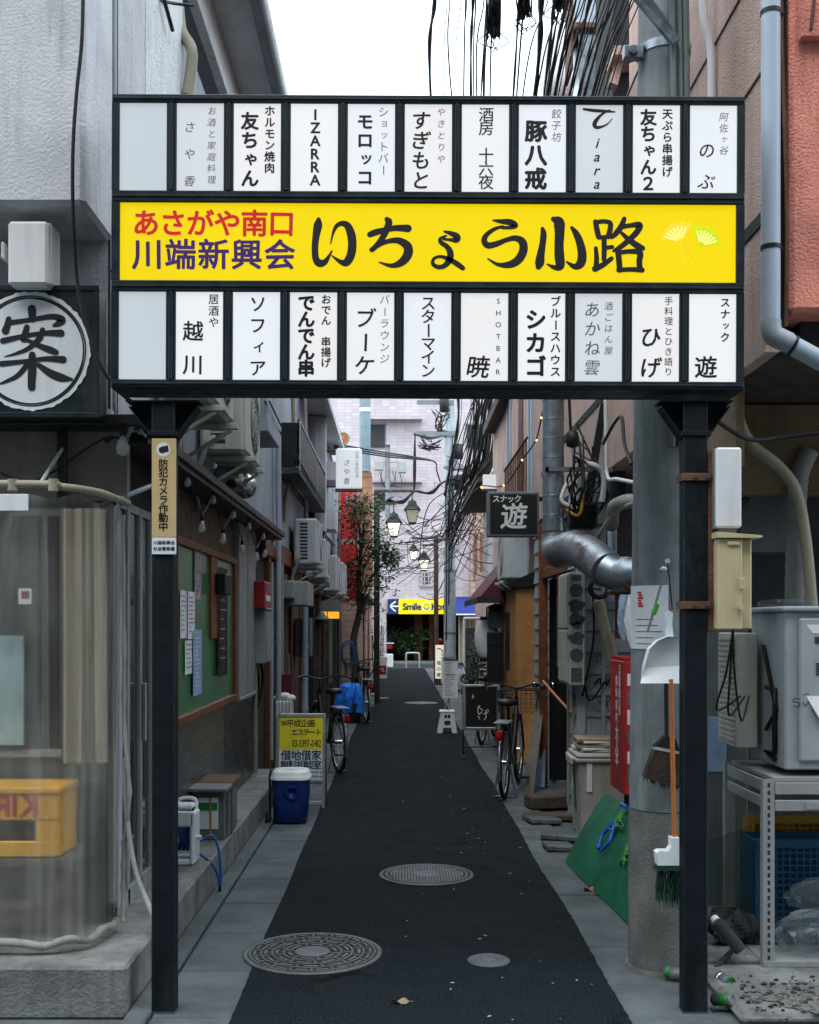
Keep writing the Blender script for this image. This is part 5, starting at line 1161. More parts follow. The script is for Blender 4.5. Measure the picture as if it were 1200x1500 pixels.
for c, r in clumps: leaf_cloud(b, c, (r[0] * 1.3, r[1] * 1.3, r[2] * 1.3), 370, .08, rnd)
for _ in range(130):
    c, r = rnd.choice(clumps); leaf_cloud(b, Vector(c) + Vector((rnd.uniform(-.5, .5), rnd.uniform(-.3, .3), rnd.uniform(-.45, .4))), (.12, .1, .12), 9, .08, rnd)
part('crown', b, LEAF, tr)
def potted(px, pyb, Y_, w, h, label, n=260, leaf=.06, pot=True):
    x = PX(px, Y_); t = thing('potted_plant', label, 'plant', (x, Y_, .012), 'potted plants along the lane')
    b = MB(); b.lathe([(.1 * w * 2, 0), (.13 * w * 2, .22), (.14 * w * 2, .24), (.12 * w * 2, .24), (.0001, .2)], (x, Y_, .012), 16); part('pot', b, 'terracotta', t)
    b = MB()
    for k in range(5): b.tube(smooth([(x, Y_, .2), (x + rnd.uniform(-.06, .06), Y_, .2 + h * .4), (x + rnd.uniform(-w, w) * .6, Y_ + rnd.uniform(-w, w) * .6, .2 + h * .85)], 4), .008, 5)
    part('stem', b, 'bark', t)
    b = MB()
    for k in range(7): leaf_cloud(b, (x + rnd.uniform(-.5, .5) * w, Y_ + rnd.uniform(-.4, .4) * w, .25 + h * (k + .8) / 7.5), (w * .5, w * .5, h * .14), n // 7, leaf, rnd)
    part('foliage', b, LEAF, t)
potted(548, 1000, 25.5, .3, 1.35, 'taller leafy plant in a clay pot by the peach house', 420)
potted(541, 1030, 22.6, .22, .6, 'low leafy plant in a clay pot near the small red sign', 220)
potted(560, 985, 32, .25, 1.6, 'dark leafy plant in a pot by the lane mouth', 260)
potted(700, 1000, 19.5, .36, 1.15, 'feathery green plant behind the white menu board', 420, .09)
potted(690, 1010, 16.8, .25, .95, 'bushy plant in a pot beside the paper lantern', 320, .08)
Yv = 23.5; x0, x1 = PX(553, Yv), PX(567, Yv); rs2 = thing('standing_sign', 'small white standing board with a red square, beyond the bicycle', 'sign', ((x0 + x1) / 2, Yv, 0))
b = MB(); b.box(x0, x1, Yv, Yv + .03, PZ(994, Yv), PZ(962, Yv), .006); part('panel', b, 'box_white', rs2)
b = MB(); b.box(x0 + .02, x1 - .02, Yv - .004, Yv, PZ(988, Yv), PZ(975, Yv)); part('red_square', b, 'red_paint', rs2)
b = MB(); U5 = Yv / F; b.brush([[(-3, 1, .8), (0, 3, .8), (2, 1, .8), (0, -1, .8), (3, -2, .8)]], Vector(((x0 + x1) / 2, Yv - .006, PZ(981.5, Yv))), UX, UZ, U5, U5, U5); part('mark', b, 'ink_white', rs2)
b = MB(); b.tube([(x0 + .02, Yv + .015, .01), (x0 + .02, Yv + .015, PZ(994, Yv))], .01, 6); b.tube([(x1 - .02, Yv + .015, .01), (x1 - .02, Yv + .015, PZ(994, Yv))], .01, 6); b.box(x0 - .03, x1 + .03, Yv - .12, Yv + .14, 0.006, .025, .004); part('stand', b, 'steel_grey', rs2)
b = MB()
for k in range(5): b.ring((PX(511, 19.6), 19.4 - .02 * k, PZ(958, 19.4) + .01 * (k % 3)), .19 - .015 * k, .007, 'y', 26, 6)
b.xf(0, Matrix.Translation(P(511, 958, 19.4)) @ Matrix.Diagonal((.75, 1, 1.25, 1)) @ Matrix.Translation(-P(511, 958, 19.4))); solo('hose', b, 'hose_dark', 'coil of dark blue hose hanging on the bar front', 'hose')
b = MB(); Yv = 21.2; b.box(PX(540, Yv), PX(548, Yv), Yv, Yv + .2, .012, .26, .01)
for k in range(3): b.box(PX(540, Yv) - .004, PX(548, Yv) + .004, Yv - .004, Yv + .0, .05 + .08 * k, .06 + .08 * k, 0, 1)
solo('crate', b, ['newsprint', 'black_plastic'], 'small pale crate by the far bicycle', 'crate')

# ---------------------------------------------------------------- the hotel across the end of the lane
HY = 44.0
ht = thing('hotel', 'pale mauve tiled hotel closing the end of the lane, dark recess below', 'hotel', (2, 50, 0))
b = MB(); b.box(-14, 16, HY, 54, PZ(898, HY), 12.5); b.box(-14, PX(566, HY), HY, 60, 0, PZ(898, HY)); b.box(PX(700, HY), 16, HY, 60, 0, PZ(898, HY)); part('wall', b, 'tile_hotel', ht)
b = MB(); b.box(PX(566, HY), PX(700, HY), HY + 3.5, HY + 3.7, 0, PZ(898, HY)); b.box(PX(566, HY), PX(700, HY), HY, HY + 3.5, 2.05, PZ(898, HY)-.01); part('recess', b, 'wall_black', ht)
for (xa, xb, ya, yb) in ((541, 564, 622, 656), (684, 716, 622, 656), (556, 566, 722, 746), (500, 530, 790, 850)):
    wf = part('window', MB().box(PX(xa, HY) - .06, PX(xb, HY) + .06, HY - .02, HY + .01, PZ(yb, HY) - .06, PZ(ya, HY) + .06), 'steel_grey', ht)
    part('pane', MB().box(PX(xa, HY), PX(xb, HY), HY - .03, HY, PZ(yb, HY), PZ(ya, HY)), 'ac_slot', wf)
b = MB(); b.box(PX(536, HY), PX(618, HY), HY - .5, HY, PZ(617, HY), PZ(613, HY)); b.box(PX(545, HY), PX(618, HY), HY - .4, HY, PZ(708, HY), PZ(704, HY)); parts_of('ledge', b, 'tile_hotel', ht)
b = MB(); b.box(PX(617, HY), PX(633, HY), HY - .05, HY, PZ(859, HY), PZ(838, HY)); b.box(PX(619.5, HY), PX(630.5, HY), HY - .06, HY - .04, PZ(856, HY), PZ(841, HY), 0, 1)
for k in range(4): b.box(PX(615 + 6 * k, HY), PX(617 + 6 * k, HY), HY - .07, HY - .05, PZ(861, HY), PZ(836, HY)); b.box(PX(615, HY), PX(635, HY), HY - .07, HY - .05, PZ(837 + 7 * k, HY), PZ(838.3 + 7 * k, HY))
part('vent_window', b, ['tile_hotel', 'ac_slot'], ht)
b = MB(); b.box(PX(608, HY), PX(620, HY), HY + 1.5, HY + 1.6, 0, 2.05); b.box(PX(630, HY), PX(636, HY), HY + 1.5, HY + 1.6, 0, 2.05); b.box(PX(665, HY), PX(668, HY), HY - .02, HY + .1, 0, 2.05); parts_of('pillar', b, 'wood_brown', ht)
b = MB(); rnd = random.Random(5)
for k in range(12): leaf_cloud(b, (PX(575 + 4 * k, HY), HY + .8, rnd.uniform(.4, 1.6)), (.4, .3, .4), 110, .16, rnd)
hg = tag(link_mesh('hedge', b, LEAF), 'dark planting in the shaded hotel entrance recess', 'hedge')
Yh = HY - .12
hsn = thing('hotel_sign', 'yellow hotel sign with smiling face and navy arrow panel', 'sign', P(612, 900, Yh))
b = MB(); b.box(PX(584, Yh), PX(676, Yh), Yh, Yh + .1, PZ(899.5, Yh), PZ(877.5, Yh)); part('panel', b, 'hotel_yellow', hsn)
b = MB(); b.box(PX(568, Yh), PX(584, Yh) - .004, Yh, Yh + .1, PZ(899.5, Yh), PZ(877.5, Yh)); nv = part('arrow_panel', b, 'hotel_navy', hsn)
U6 = Yh / F; o = Vector((PX(0, Yh), Yh - .01, PZ(0, Yh)))
b = MB(); b.brush([[(573, -888, 2.2), (583, -888, 2.2)], [(579, -881.5, 2.2), (572.5, -888, 2.2), (579, -895, 2.2)]], o, UX, UZ, U6, U6, U6); part('arrow', b, 'ink_white', nv)
b = MB(); b.htext('Smile', o, UX, UZ, U6 * 590, U6 * 617.5, -U6 * 888.5, U6 * 13.5, .06); b.htext('Hotel', o, UX, UZ, U6 * 632.5, U6 * 661, -U6 * 888.5, U6 * 13.5, .06); part('lettering', b, 'ink_navy', hsn)
b = MB(); cc = lambda r, k, n, dx=0, dy=0: o + UX * U6 * (625 + dx + r * math.cos(2 * math.pi * k / n)) + UZ * U6 * (-888 + dy + r * math.sin(2 * math.pi * k / n))
b.add([cc(8, k, 28) for k in range(28)], [list(range(28))], 1); b.add([cc(6.6, k, 28) + Vector((0, -.004, 0)) for k in range(28)], [list(range(28))], 0)
for dx in (-2, 2): b.add([cc(.9, k, 10, dx, 2) + Vector((0, -.008, 0)) for k in range(10)], [list(range(10))], 2)
b.brush([[(621, -889.5, 1), (623, -891.8, 1.1), (625, -892.5, 1.1), (627, -891.8, 1.1), (629, -889.5, 1)]], o + Vector((0, -.008, 0)), UX, UZ, U6, U6, U6, 2); part('smiling_face', b, ['hotel_yellow', 'ink_white', 'ink_navy'], hsn)
aw = thing('blue_awning', 'blue cloth awning with white valance beside the hotel sign', 'awning', (PX(695, 42), 42, 2))
Yv = 41.5; b = MB(); b.prism([(PX(668, Yv), Yv, PZ(899, Yv)), (PX(668, Yv), HY - .3, PZ(872, Yv)), (PX(668, Yv), HY - .3, PZ(899, Yv))], (PX(735, Yv) - PX(668, Yv), 0, 0)); part('canopy', b, 'awning_blue', aw)
b = MB(); b.box(PX(668, Yv), PX(735, Yv), Yv - .01, Yv, PZ(901, Yv), PZ(899, Yv)); part('valance', b, 'box_white', aw)
b = MB(); b.box(PX(672, 43), PX(712, 43), 43, 43.2, .1, PZ(903, 43)); 
for k in range(8): b.box(PX(672 + 5 * k, 43), PX(674 + 5 * k, 43), 42.95, 43.0, .1, PZ(903, 43), 0, k % 2)
solo('market_stall', b, ['cardboard', 'box_grey'], 'cluttered pale shop front under the blue awning', 'stall')
Yv = 40.2; b = MB(); b.tube(smooth([(PX(595, Yv), Yv, 0), (PX(595, Yv), Yv, PZ(961, Yv)), (PX(597, Yv), Yv, PZ(957, Yv)), (PX(612, Yv), Yv, PZ(957, Yv)), (PX(614, Yv), Yv, PZ(961, Yv)), (PX(614, Yv), Yv, 0)], 5), .035, 10); solo('bollard', b, 'aluminium', 'steel hoop barrier at the end of the lane', 'bollard')
b = MB(); Yv = 41.0; b.box(PX(564, Yv), PX(576, Yv), Yv, Yv + .3, .0, PZ(958, Yv), .02); b.box(PX(566, Yv), PX(575, Yv), Yv + .02, Yv + .06, PZ(950, Yv), PZ(942, Yv), 0, 1); b.box(PX(564, Yv), PX(577, Yv), Yv - .02, Yv + .3, PZ(943, Yv), PZ(941.5, Yv)); solo('planter_box', b, ['box_white', 'red_paint'], 'white box by the lane mouth opposite the hoop barrier', 'planter')

# poles and street lamps
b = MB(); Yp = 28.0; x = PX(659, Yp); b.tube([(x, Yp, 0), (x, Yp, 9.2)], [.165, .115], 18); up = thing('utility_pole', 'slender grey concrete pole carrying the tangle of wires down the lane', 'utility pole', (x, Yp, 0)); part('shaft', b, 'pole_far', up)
b = MB()
for z in (1.35, 2.95, 4.4, 5.6, 6.4): b.tube([(x, Yp, z), (x, Yp, z + .06)], .165, 16)
b.box(x - .9, x + .15, Yp - .16, Yp - .1, PZ(639, Yp), PZ(633, Yp)); b.box(x - .85, x + .1, Yp - .16, Yp - .1, PZ(588, Yp) - .1, PZ(588, Yp)); parts_of('crossarm', b, 'steel_grey', up)
for (dx, z, r_) in ((.2, 6.0, .13), (.22, 5.2, .1), (-.15, 7.2, .12)): part('splice_case', MB().lathe([(.0001, -.2), (r_, -.18), (r_, .18), (.0001, .22)], (x + dx, Yp - .2, z), 12), 'black_plastic', up)
for k in range(0, 9, 3): b = MB(); b.tube(smooth([(x + .02 * k - .1, Yp - .17, 1.2 + .3 * k), (x - .1 + .025 * k, Yp - .18, 3.4), (x - .12 + .03 * k, Yp - .2, 5.2 + .2 * k)], 4), .014, 5); part('riser_cable', b, 'cable', up)
def lamp_head(t, px, py, Y_, s_, lit):
    c = P(px, py, Y_); b = MB(); b.lathe([(.215 * s_, 0), (.21 * s_, .02 * s_), (.125 * s_, .11 * s_), (.115 * s_, .11 * s_), (.11 * s_, .16 * s_), (.03 * s_, .2 * s_), (.0001, .26 * s_)], c, 4)
    b.xf(0, Matrix.Translation(c) @ Matrix.Rotation(R(45), 4, 'Z') @ Matrix.Translation(-c)); h = part('lamp_head', b, 'black_metal', t); b = MB(); b.lathe([(.09 * s_, -.25 * s_), (.1 * s_, -.235 * s_), (.09 * s_, -.22 * s_)], c, 4); b.xf(0, Matrix.Translation(c) @ Matrix.Rotation(R(45), 4, 'Z') @ Matrix.Translation(-c)); part('lamp_base', b, 'black_metal', h)
    b = MB(); b.lathe([(.095 * s_, -.22 * s_), (.165 * s_, 0)], c, 4, 0, 'z', False); b.xf(0, Matrix.Translation(c) @ Matrix.Rotation(R(45), 4, 'Z') @ Matrix.Translation(-c)); part('lamp_glass', b, 'lamp_lit' if lit else 'lamp_unlit_glow', h)
    b = MB()
    for k in range(4): a = R(90 * k); b.tube([c + Vector((.098 * s_ * math.cos(a), .098 * s_ * math.sin(a), -.22 * s_)), c + Vector((.17 * s_ * math.cos(a), .17 * s_ * math.sin(a), 0))], .008 * s_, 4)
    b.xf(0, Matrix.Translation(c) @ Matrix.Rotation(R(45), 4, 'Z') @ Matrix.Translation(-c)); part('lamp_bars', b, 'black_metal', h); return c
def lamp_post(pxp, Y_, ztop, heads, label):
    x = PX(pxp, Y_); t = thing('street_lamp', label, 'street lamp', (x, Y_, 0), 'lantern street lamps')
    b = MB(); b.box(x - .06, x + .06, Y_ - .06, Y_ + .06, 0, ztop, .006); part('post', b, 'wood_old' if pxp > 600 else 'bark', t)
    b = MB()
    for (px, py, s_, lit) in heads:
        c = lamp_head(t, px, py, Y_, s_, lit); za = c.z + .26 * s_ + .09; b.box(min(x, c.x) - .05, max(x, c.x) + .05, Y_ - .03, Y_ + .03, za, za + .05, .004); b.tube([(c.x, Y_, c.z + .24 * s_), (c.x, Y_, za)], .012, 6)
    part('arm', b, 'wood_old', t); return t
lamp_post(552, 22.0, PZ(720, 22), [(604, 748, 1.08, False), (577, 767, 1.12, True)], 'two-armed lantern post on the tree side, one lantern lit')
lamp_post(639, 28.9, PZ(784, 28.9), [(621, 821, 1.12, True), (606, 808, .92, True)], 'slim brown lantern post before the hotel, both its lanterns lit')
Yv = 43.3; x = PX(568, Yv); ut = thing('meter_pole', 'short pale mast with two grey meter boxes on the hotel tiles', 'pole', (x, Yv, PZ(760, Yv)))
b = MB(); b.tube([(x, Yv, PZ(760, Yv)), (x, Yv, PZ(652, Yv))], .1, 12); b.lathe([(.1, 0), (.1, .12), (.0001, .14)], (x, Yv, PZ(656, Yv)), 12, 1); part('shaft', b, ['pole_concrete', 'black_plastic'], ut)
b = MB(); b.box(PX(549, Yv), PX(562, Yv), Yv - .15, Yv + .1, PZ(689, Yv), PZ(676, Yv), .02); b.box(PX(583, Yv), PX(595, Yv), Yv - .15, Yv + .1, PZ(693, Yv), PZ(677, Yv), .02); b.box(PX(549, Yv), PX(595, Yv), Yv + .0, Yv + .05, PZ(678, Yv), PZ(676, Yv)); parts_of('meter', b, 'box_grey', ut)
b = MB()
for k in range(7): b.tube(smooth([P(555 + 5 * k, 690, Yv), P(556 + 5 * k + 3 * (-1) ** k, 700 + 2 * k, Yv), P(562 + 2 * k, 712, Yv), P(568, 716, Yv)], 4), .014, 5)
part('cable', b, 'cable', ut)

# ---------------------------------------------------------------- right side: buildings
pk = thing('pink_house', 'rough pink stucco house wall over the alcove with dark joints', 'house', (2.2, 7, 0))
b = MB(); b.box(1.6, 1.66, 4.77, 7.6, 2.79, 6.2); b.box(1.6, 1.9, 7.605, 10.7, 2.79, 4.5); parts_of('wall', b, 'stucco_pink', pk)
b = MB()
for z in (4.03, 4.53, 5.3): b.box(1.594, 1.6, 4.78, 7.6, z, z + .012)
b.box(1.592, 1.6, 4.78, 10.6, 3.36, 3.42); part('wall_joint', b, 'wall_dark', pk)
b = MB(); b.box(1.67, 6, 4.98, 8.62, 2.8, 2.94); b.box(1.92, 6, 8.64, 10.7, 2.8, 4.4); parts_of('ceiling_slab', b, 'wood_old', pk)
b = MB(); b.box(1.85, 6, 7.2, 7.3, 0, 2.8); b.box(1.63, 1.75, 8.45, 8.6, 2.0, 2.79); parts_of('alcove_wall', b, 'concrete_dark', pk)
b = MB(); b.box(1.62, 1.66, 5.25, 7.0, 2.36, 2.785, .004); b.box(1.67, 4, 5.9, 6.0, 2.3, 2.79, .004); b.box(1.62, 1.7, 6.2, 6.3, 2.1, 2.36); parts_of('timber_beam', b, 'wood_beam', pk)
ch_ = thing('coral_house', 'coral red rough-plastered wall at the edge of the frame beside the pink house', 'house', (3, 5, 2.9))
b = MB(); b.box(1.70, 7, 4.75, 5.3, 2.96, 5.4, .02); part('wall', b, 'stucco_coral', ch_)
b = MB(); b.box(1.662, 1.698, 4.8, 4.95, 2.8, 5.4); part('gap_filler', b, 'wall_black', ch_)  # solid black strip; the gap's shade is put into its colour
b = MB(); b.box(1.8, 7, 4.9, 5.28, 2.9, 2.955); part('soffit', b, 'wall_dark', ch_)
b = MB(); b.box(PX(1172, 4.72), PX(1230, 4.72), 4.7, 4.75, PZ(57, 4.72), PZ(-60, 4.72), .004); b.tube([P(1188, 44, 4.68), P(1194, -10, 4.68)], .008, 6, 1); solo('metal_plate', b, ['stucco_coral', 'rust'], 'rust-edged plate fixed high on the coral wall', 'plate')
b = MB(); b.tube(smooth([(1.668, 4.78, 5.4), (1.672, 4.77, 4.2), (1.69, 4.765, 3.4), (1.685, 4.765, 2.9)], 5), .008, 6); solo('copper_pipe', b, 'rust', 'thin copper pipe in the dark gap beside the coral wall', 'pipe')
dp = thing('downpipe', 'pale blue-grey downpipe with bend in front of the coral wall', 'downpipe', (1.564, 4.6, 2.7))
b = MB(); x = PX(1129, 4.6); b.tube([(x, 4.6, 5.3), (x, 4.6, PZ(478, 4.6))], .0395, 16); b.tube([P(1150, 500, 4.6), P(1216, 536, 4.6), P(1330, 600, 4.6)], .0395, 16); part('pipe', b, 'pvc_blue', dp)
b = MB(); b.tube(smooth([(x, 4.6, PZ(470, 4.6)), (x, 4.6, PZ(480, 4.6)), P(1133, 491, 4.6), P(1148, 499, 4.6), P(1156, 503, 4.6)], 5), .0435, 16); part('elbow', b, 'pvc_grey', dp)
for py in (18, 362): b = MB(); b.tube([(x, 4.6, PZ(py + 4, 4.6)), (x, 4.6, PZ(py - 2, 4.6))], .043, 16); b.box(x + .03, x + .055, 4.59, 4.63, PZ(py + 3, 4.6), PZ(py, 4.6)); part('clamp', b, 'black_metal', dp)
part('clamp', MB().tube([P(1159, 505, 4.6), P(1163, 507, 4.6)], .044, 16), 'black_metal', dp)
# above the gate: flue and dark upper house
fl = thing('flue', 'square blue-grey metal flue with rusty collar rising behind the round pole', 'flue', (1.6, 9.1, 4.4))
b = MB(); b.box(PX(848, 9), PX(893, 9), 9, 9.35, 4.5, PZ(46, 9)); b.box(PX(840, 9), PX(890, 9), 9.02, 9.3, PZ(36, 9), 9); part('shaft', b, 'galvanised', fl)
b = MB(); b.box(PX(842, 8.95), PX(898, 8.95), 8.95, 9.4, PZ(46, 9), PZ(36, 9), .01); b.box(PX(836, 9), PX(840, 9), 9.0, 9.3, PZ(100, 9), 9); part('collar', b, 'rust', fl)
uh = thing('upper_house', 'dark cluttered upper wall between the flue and the round pole', 'house', (2, 8, 4.5))
b = MB(); b.box(PX(894, 8), 3.2, 7.9, 8.6, 4.5, 6.7); part('wall', b, 'wall_dark', uh)
b = MB(); b.box(PX(897, 7.7), PX(937, 7.7), 7.65, 7.9, PZ(85, 7.7), PZ(72, 7.7)); b.prism([P(920, 135, 7.7), P(930, 135, 7.7), P(942, 92, 7.7), P(936, 92, 7.7)], (0, .1, 0)); b.prism([P(893, 120, 7.75), P(906, 80, 7.75), P(915, 85, 7.75), P(905, 125, 7.75)], (0, .1, 0)); parts_of('ledge', b, 'stucco_pink', uh)
b = MB(); b.lathe([(.0001, -.4), (.28, -.38), (.34, -.2), (.34, .3), (.2, .5), (.0001, .56)], P(832, 100, 13.5), 18); b.cyl(P(836, 200, 13.5), P(836, 120, 13.5), .16, None, 14); solo('roof_vent', b, 'box_white', 'pale domed roof ventilator behind the wires above the gate sign', 'ventilator')
# siding house
sd = thing('siding_house', 'white siding house front with open dark doorway and graffiti', 'house', (2, 10, 0))
b = MB()
def lap(b, x0, x1, y0, y1, z0, z1, ax):
    z = z0; k = 0
    while z < z1 - .01:
        zt = min(z + .17, z1)
        if ax == 'y': b.prism([(x0, y0, z), (x0, y0 + .018, zt - .004), (x0, y0 + .05, zt - .004), (x0, y0 + .05, z)], (x1 - x0, 0, 0))
        else: b.prism([(x0, y0, z), (x0 + .018, y0, zt - .004), (x0 + .05, y0, zt - .004), (x0 + .05, y0, z)], (0, y1 - y0, 0))
        z = zt
lap(b, 1.435, 1.95, 8.66, 0, .02, 2.8, 'y'); part('siding', b, 'siding', sd)
b = MB(); lap(b, 1.42, 0, 8.72, 9.22, .02, 2.8, 'x'); part('siding', b, 'siding', sd)
b = MB(); lap(b, 1.53, 0, 10.95, 12.45, .02, 2.7, 'x'); part('siding', b, 'siding', sd)
b = MB(); b.box(1.41, 1.47, 8.63, 8.7, .02, 2.8, .004); b.box(1.6, 1.63, 8.64, 8.67, .02, 2.1, .003); parts_of('corner_trim', b, 'siding', sd)
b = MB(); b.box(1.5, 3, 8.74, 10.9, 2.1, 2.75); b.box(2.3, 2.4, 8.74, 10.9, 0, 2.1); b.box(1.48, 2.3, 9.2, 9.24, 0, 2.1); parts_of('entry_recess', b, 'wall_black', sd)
b = MB(); b.box(1.39, 1.47, 10.8, 10.92, .02, 2.6, .006); b.box(1.41, 1.47, 9.22, 10.8, 2.05, 2.15, .005); jm = part('door_frame', b, 'wood_brown', sd)
b = MB(); b.box(1.5, 2.25, 10.88, 10.94, .05, 2.05, .004); dd = part('door', b, 'black_metal', sd)
b = MB(); b.tube([(1.36, 10.8, 1.0), (1.44, 10.8, 1.0)], .016, 8); b.sphere((1.345, 10.8, 1.0), .034, 10); b.sphere((1.53, 10.86, 1.0), .034, 10); part('handle', b, 'chrome', dd)
b = MB(); b.box(1.59, 3, 10.95, 12.45, 2.5, 2.72); parts_of('back_wall', b, 'wall_dark', sd)
o = Vector((PX(0, 8.62), 8.648, PZ(0, 8.62))); U7 = 8.64 / F; b = MB()
gr = [[(874, -972, 1), (874, -960, 1), (880, -958, 1), (880, -966, 1), (875, -966, 1)], [(884, -974, 1), (884, -962, 1), (892, -960, 1), (896, -966, 1), (890, -974, 1), (884, -974, 1)],
      [(870, -1000, 3), (878, -992, 3.5), (880, -1001, 3), (886, -991, 3.5), (888, -1002, 3), (894, -990, 3), (896, -1000, 3), (902, -992, 2)],
      [(884, -1018, 1.2), (875, -1020, 1.2), (876, -1026, 1.2), (884, -1031, 1.2), (880, -1040, 1.2), (873, -1038, 1.2)], [(890, -1040, 1.2), (888, -1024, 1.2)], [(886, -1032, 1.2), (893, -1022, 1.2), (900, -1016, 1.2)], [(898, -1040, 1.2), (894, -1028, 1.2), (903, -1018, 1.2)], [(886, -1047, 1.2), (900, -1049, 1.2)], [(890, -1050, 1.2), (896, -1058, 1.2), (902, -1062, 1.2)]]
b.brush(gr, o, UX, UZ, U7, U7, U7); part('graffiti', b, 'graffiti', sd)
# tall sticker-covered light box
Yv = 8.45; sb = thing('light_box', 'tall narrow grubby light box with blacked-out round panels beside the white siding', 'sign', (1.375, 8.7, 1.12))
b = MB(); b.box(1.315, 1.432, Yv, 9.0, PZ(1005, Yv), PZ(838, Yv), .012); b.box(1.307, 1.315, Yv + .05, 8.98, PZ(920, Yv), PZ(842, Yv), .003); b.box(1.307, 1.315, Yv + .05, 8.98, PZ(1000, Yv), PZ(924, Yv), .003); part('body', b, 'ac_cream', sb)
b = MB(); U8 = Yv / F; o = Vector((PX(844.5, Yv), Yv - .004, PZ(0, Yv)))
def blot(cy, r, sq=0):
    n = 26; pts = []
    for k in range(n):
        a = 2 * math.pi * k / n
        if sq == 1: q = r * min(1 / max(abs(math.cos(a)), .01), 1 / max(abs(math.sin(a)), .01)); pts.append((q * math.cos(a), q * math.sin(a) * .62))
        elif sq == 2: q = r * (1 + .13 * math.sin(3 * a + cy) + .1 * math.sin(5 * a)); pts.append((q * math.cos(a) * 1.12, q * math.sin(a) * .85))
        else: pts.append((r * math.cos(a), r * math.sin(a)))
    b.add([o + UX * U8 * x - UZ * U8 * (cy - y) for x, y in pts], [list(range(n))])
blot(846.5, 7, 1); blot(865, 9.8); blot(887, 10.5, 2); blot(907, 10.5, 2); blot(916, 6, 2); blot(935, 10.5, 2); blot(959.5, 9.8); blot(983, 8, 1); blot(994, 8, 1); part('dark_panel', b, 'blot_grey', sb)
b = MB(); b.tube(smooth([(1.45, 9.3, 1.9), (1.47, 9.0, 1.4), (1.45, 8.6, 1.2), (1.5, 8.6, 1.0), (1.62, 8.62, 1.15)], 5), .009, 6); b.tube(smooth([P(868, 860, 8.55), P(870, 930, 8.6), P(860, 990, 8.6), P(853, 1020, 8.6)], 5), .009, 6); solo('cable', b, 'cable', 'black cable looping over the white siding by the tall light box', 'cable')
b = MB(); b.box(1.5, 1.56, 9.6, 10.4, 1.2, 2.02); b.box(1.494, 1.5, 9.6, 10.4, 1.92, 1.97, 0, 1); b.box(1.494, 1.5, 9.6, 10.4, 1.8, 1.86, 0, 1); b.box(1.494, 1.5, 9.9, 10.3, 1.3, 1.36, 0, 1); solo('faded_poster', b, ['box_green_grey', 'ink_redmark'], 'faded poster panel with red bands inside the dark doorway', 'poster')
b = MB(); b.tube(smooth([P(796, 998, 10.6), P(815, 1020, 9.9), P(838, 1045, 9.0)], 4), .014, 6); solo('stick', b, 'handle_orange', 'orange-brown stick slanting across the dark doorway', 'stick')
b = MB(); b.tube([(1.42, 8.9, .1), (1.42, 8.9, 1.1)], .016, 6); b.tube([(1.41, 9.12, .1), (1.41, 9.12, 1.3)], .012, 6); solo('conduit', b, 'pipe_cream', 'thin cream conduits under the tall light box', 'pipe')
# far right-hand houses
tp = thing('tan_porch', 'tan timber porch pier beside the bicycle', 'porch', (1.5, 13.3, 0))
b = MB(); b.box(1.335, 1.68, 12.52, 14.4, .01, 2.02, .008); part('pier', b, 'wood_tan', tp)
b = MB(); b.box(1.26, 1.75, 12.45, 14.5, 2.02, 2.1, .01); b.prism([(1.3, 12.45, 2.1), (1.75, 12.45, 2.1), (1.75, 12.45, 2.3)], (0, 2, 0)); part('cap', b, 'black_metal', tp)
b = MB(); b.box(1.328, 1.335, 13.2, 13.7, 1.05, 1.75); part('slot_window', b, 'black_metal', tp)
ph2 = thing('balcony_house', 'pinkish plaster house with railing and pale blue window frame beyond the duct', 'house', (2.5, 14, 0))
b = MB(); b.box(1.5, 5, 10.72, 17.5, 2.72, 5.4); b.box(1.5, 5, 14.42, 17.5, 0, 2.72); parts_of('wall', b, 'stucco_pink', ph2)
b = MB()
for y_ in (12.2, 12.45, 14.6, 14.9): b.box(1.47, 1.5, y_, y_ + .08, 3.0, 5.4)
wn = parts_of('window', b, 'pvc_blue', ph2)
b = MB(); b.box(1.485, 1.499, 12.28, 12.45, 3.0, 5.4); b.box(1.485, 1.499, 14.68, 14.9, 3.0, 5.4); parts_of('pane', b, 'glass_window', wn)
b = MB(); b.box(1.49, 1.5, 13.2, 13.7, 2.75, 5.4); part('brown_strip', b, 'maroon', ph2)
b = MB()
for k in range(12): b.tube([(1.3, 11.2 + .2 * k, 2.85), (1.3, 11.2 + .2 * k, 3.5)], .009, 6)
b.tube([(1.3, 11.1, 3.5), (1.3, 13.5, 3.5)], .014, 6); b.tube([(1.3, 11.1, 2.87), (1.3, 13.5, 2.87)], .014, 6); b.tube([(1.3, 11.15, 2.87), (1.5, 11.15, 2.87)], .014, 6); b.tube([(1.3, 13.4, 2.87), (1.5, 13.4, 2.87)], .014, 6); part('railing', b, 'rust', ph2)
b = MB(); b.box(1.37, 2.2, 14.6, 17.3, 4.62, 4.7, .01); b.box(1.33, 1.39, 14.5, 17.4, 4.6, 4.74); part('eave', b, 'wood_old', ph2)
fh = thing('far_house', 'dark-eaved house with lit blank sign beyond the railing', 'house', (2.5, 20, 0))
b = MB(); b.box(2.0, 5, 17.55, 26, 0, 4.6); part('wall', b, 'stucco_grey', fh)
b = MB(); b.box(1.26, 2.4, 17.6, 22.5, 3.9, 3.98, .01); b.prism([(1.24, 17.6, 3.98), (1.24, 17.6, 4.02), (1.7, 17.6, 4.6), (1.7, 17.6, 4.5)], (0, 4.9, 0)); part('eave', b, 'wood_old', fh)
b = MB()
for k in range(5): b.box(1.96, 2.0, 18 + 1.4 * k, 18.9 + 1.4 * k, .1 if k % 2 else .8, 2.0)
parts_of('door', b, 'wood_brown', fh)
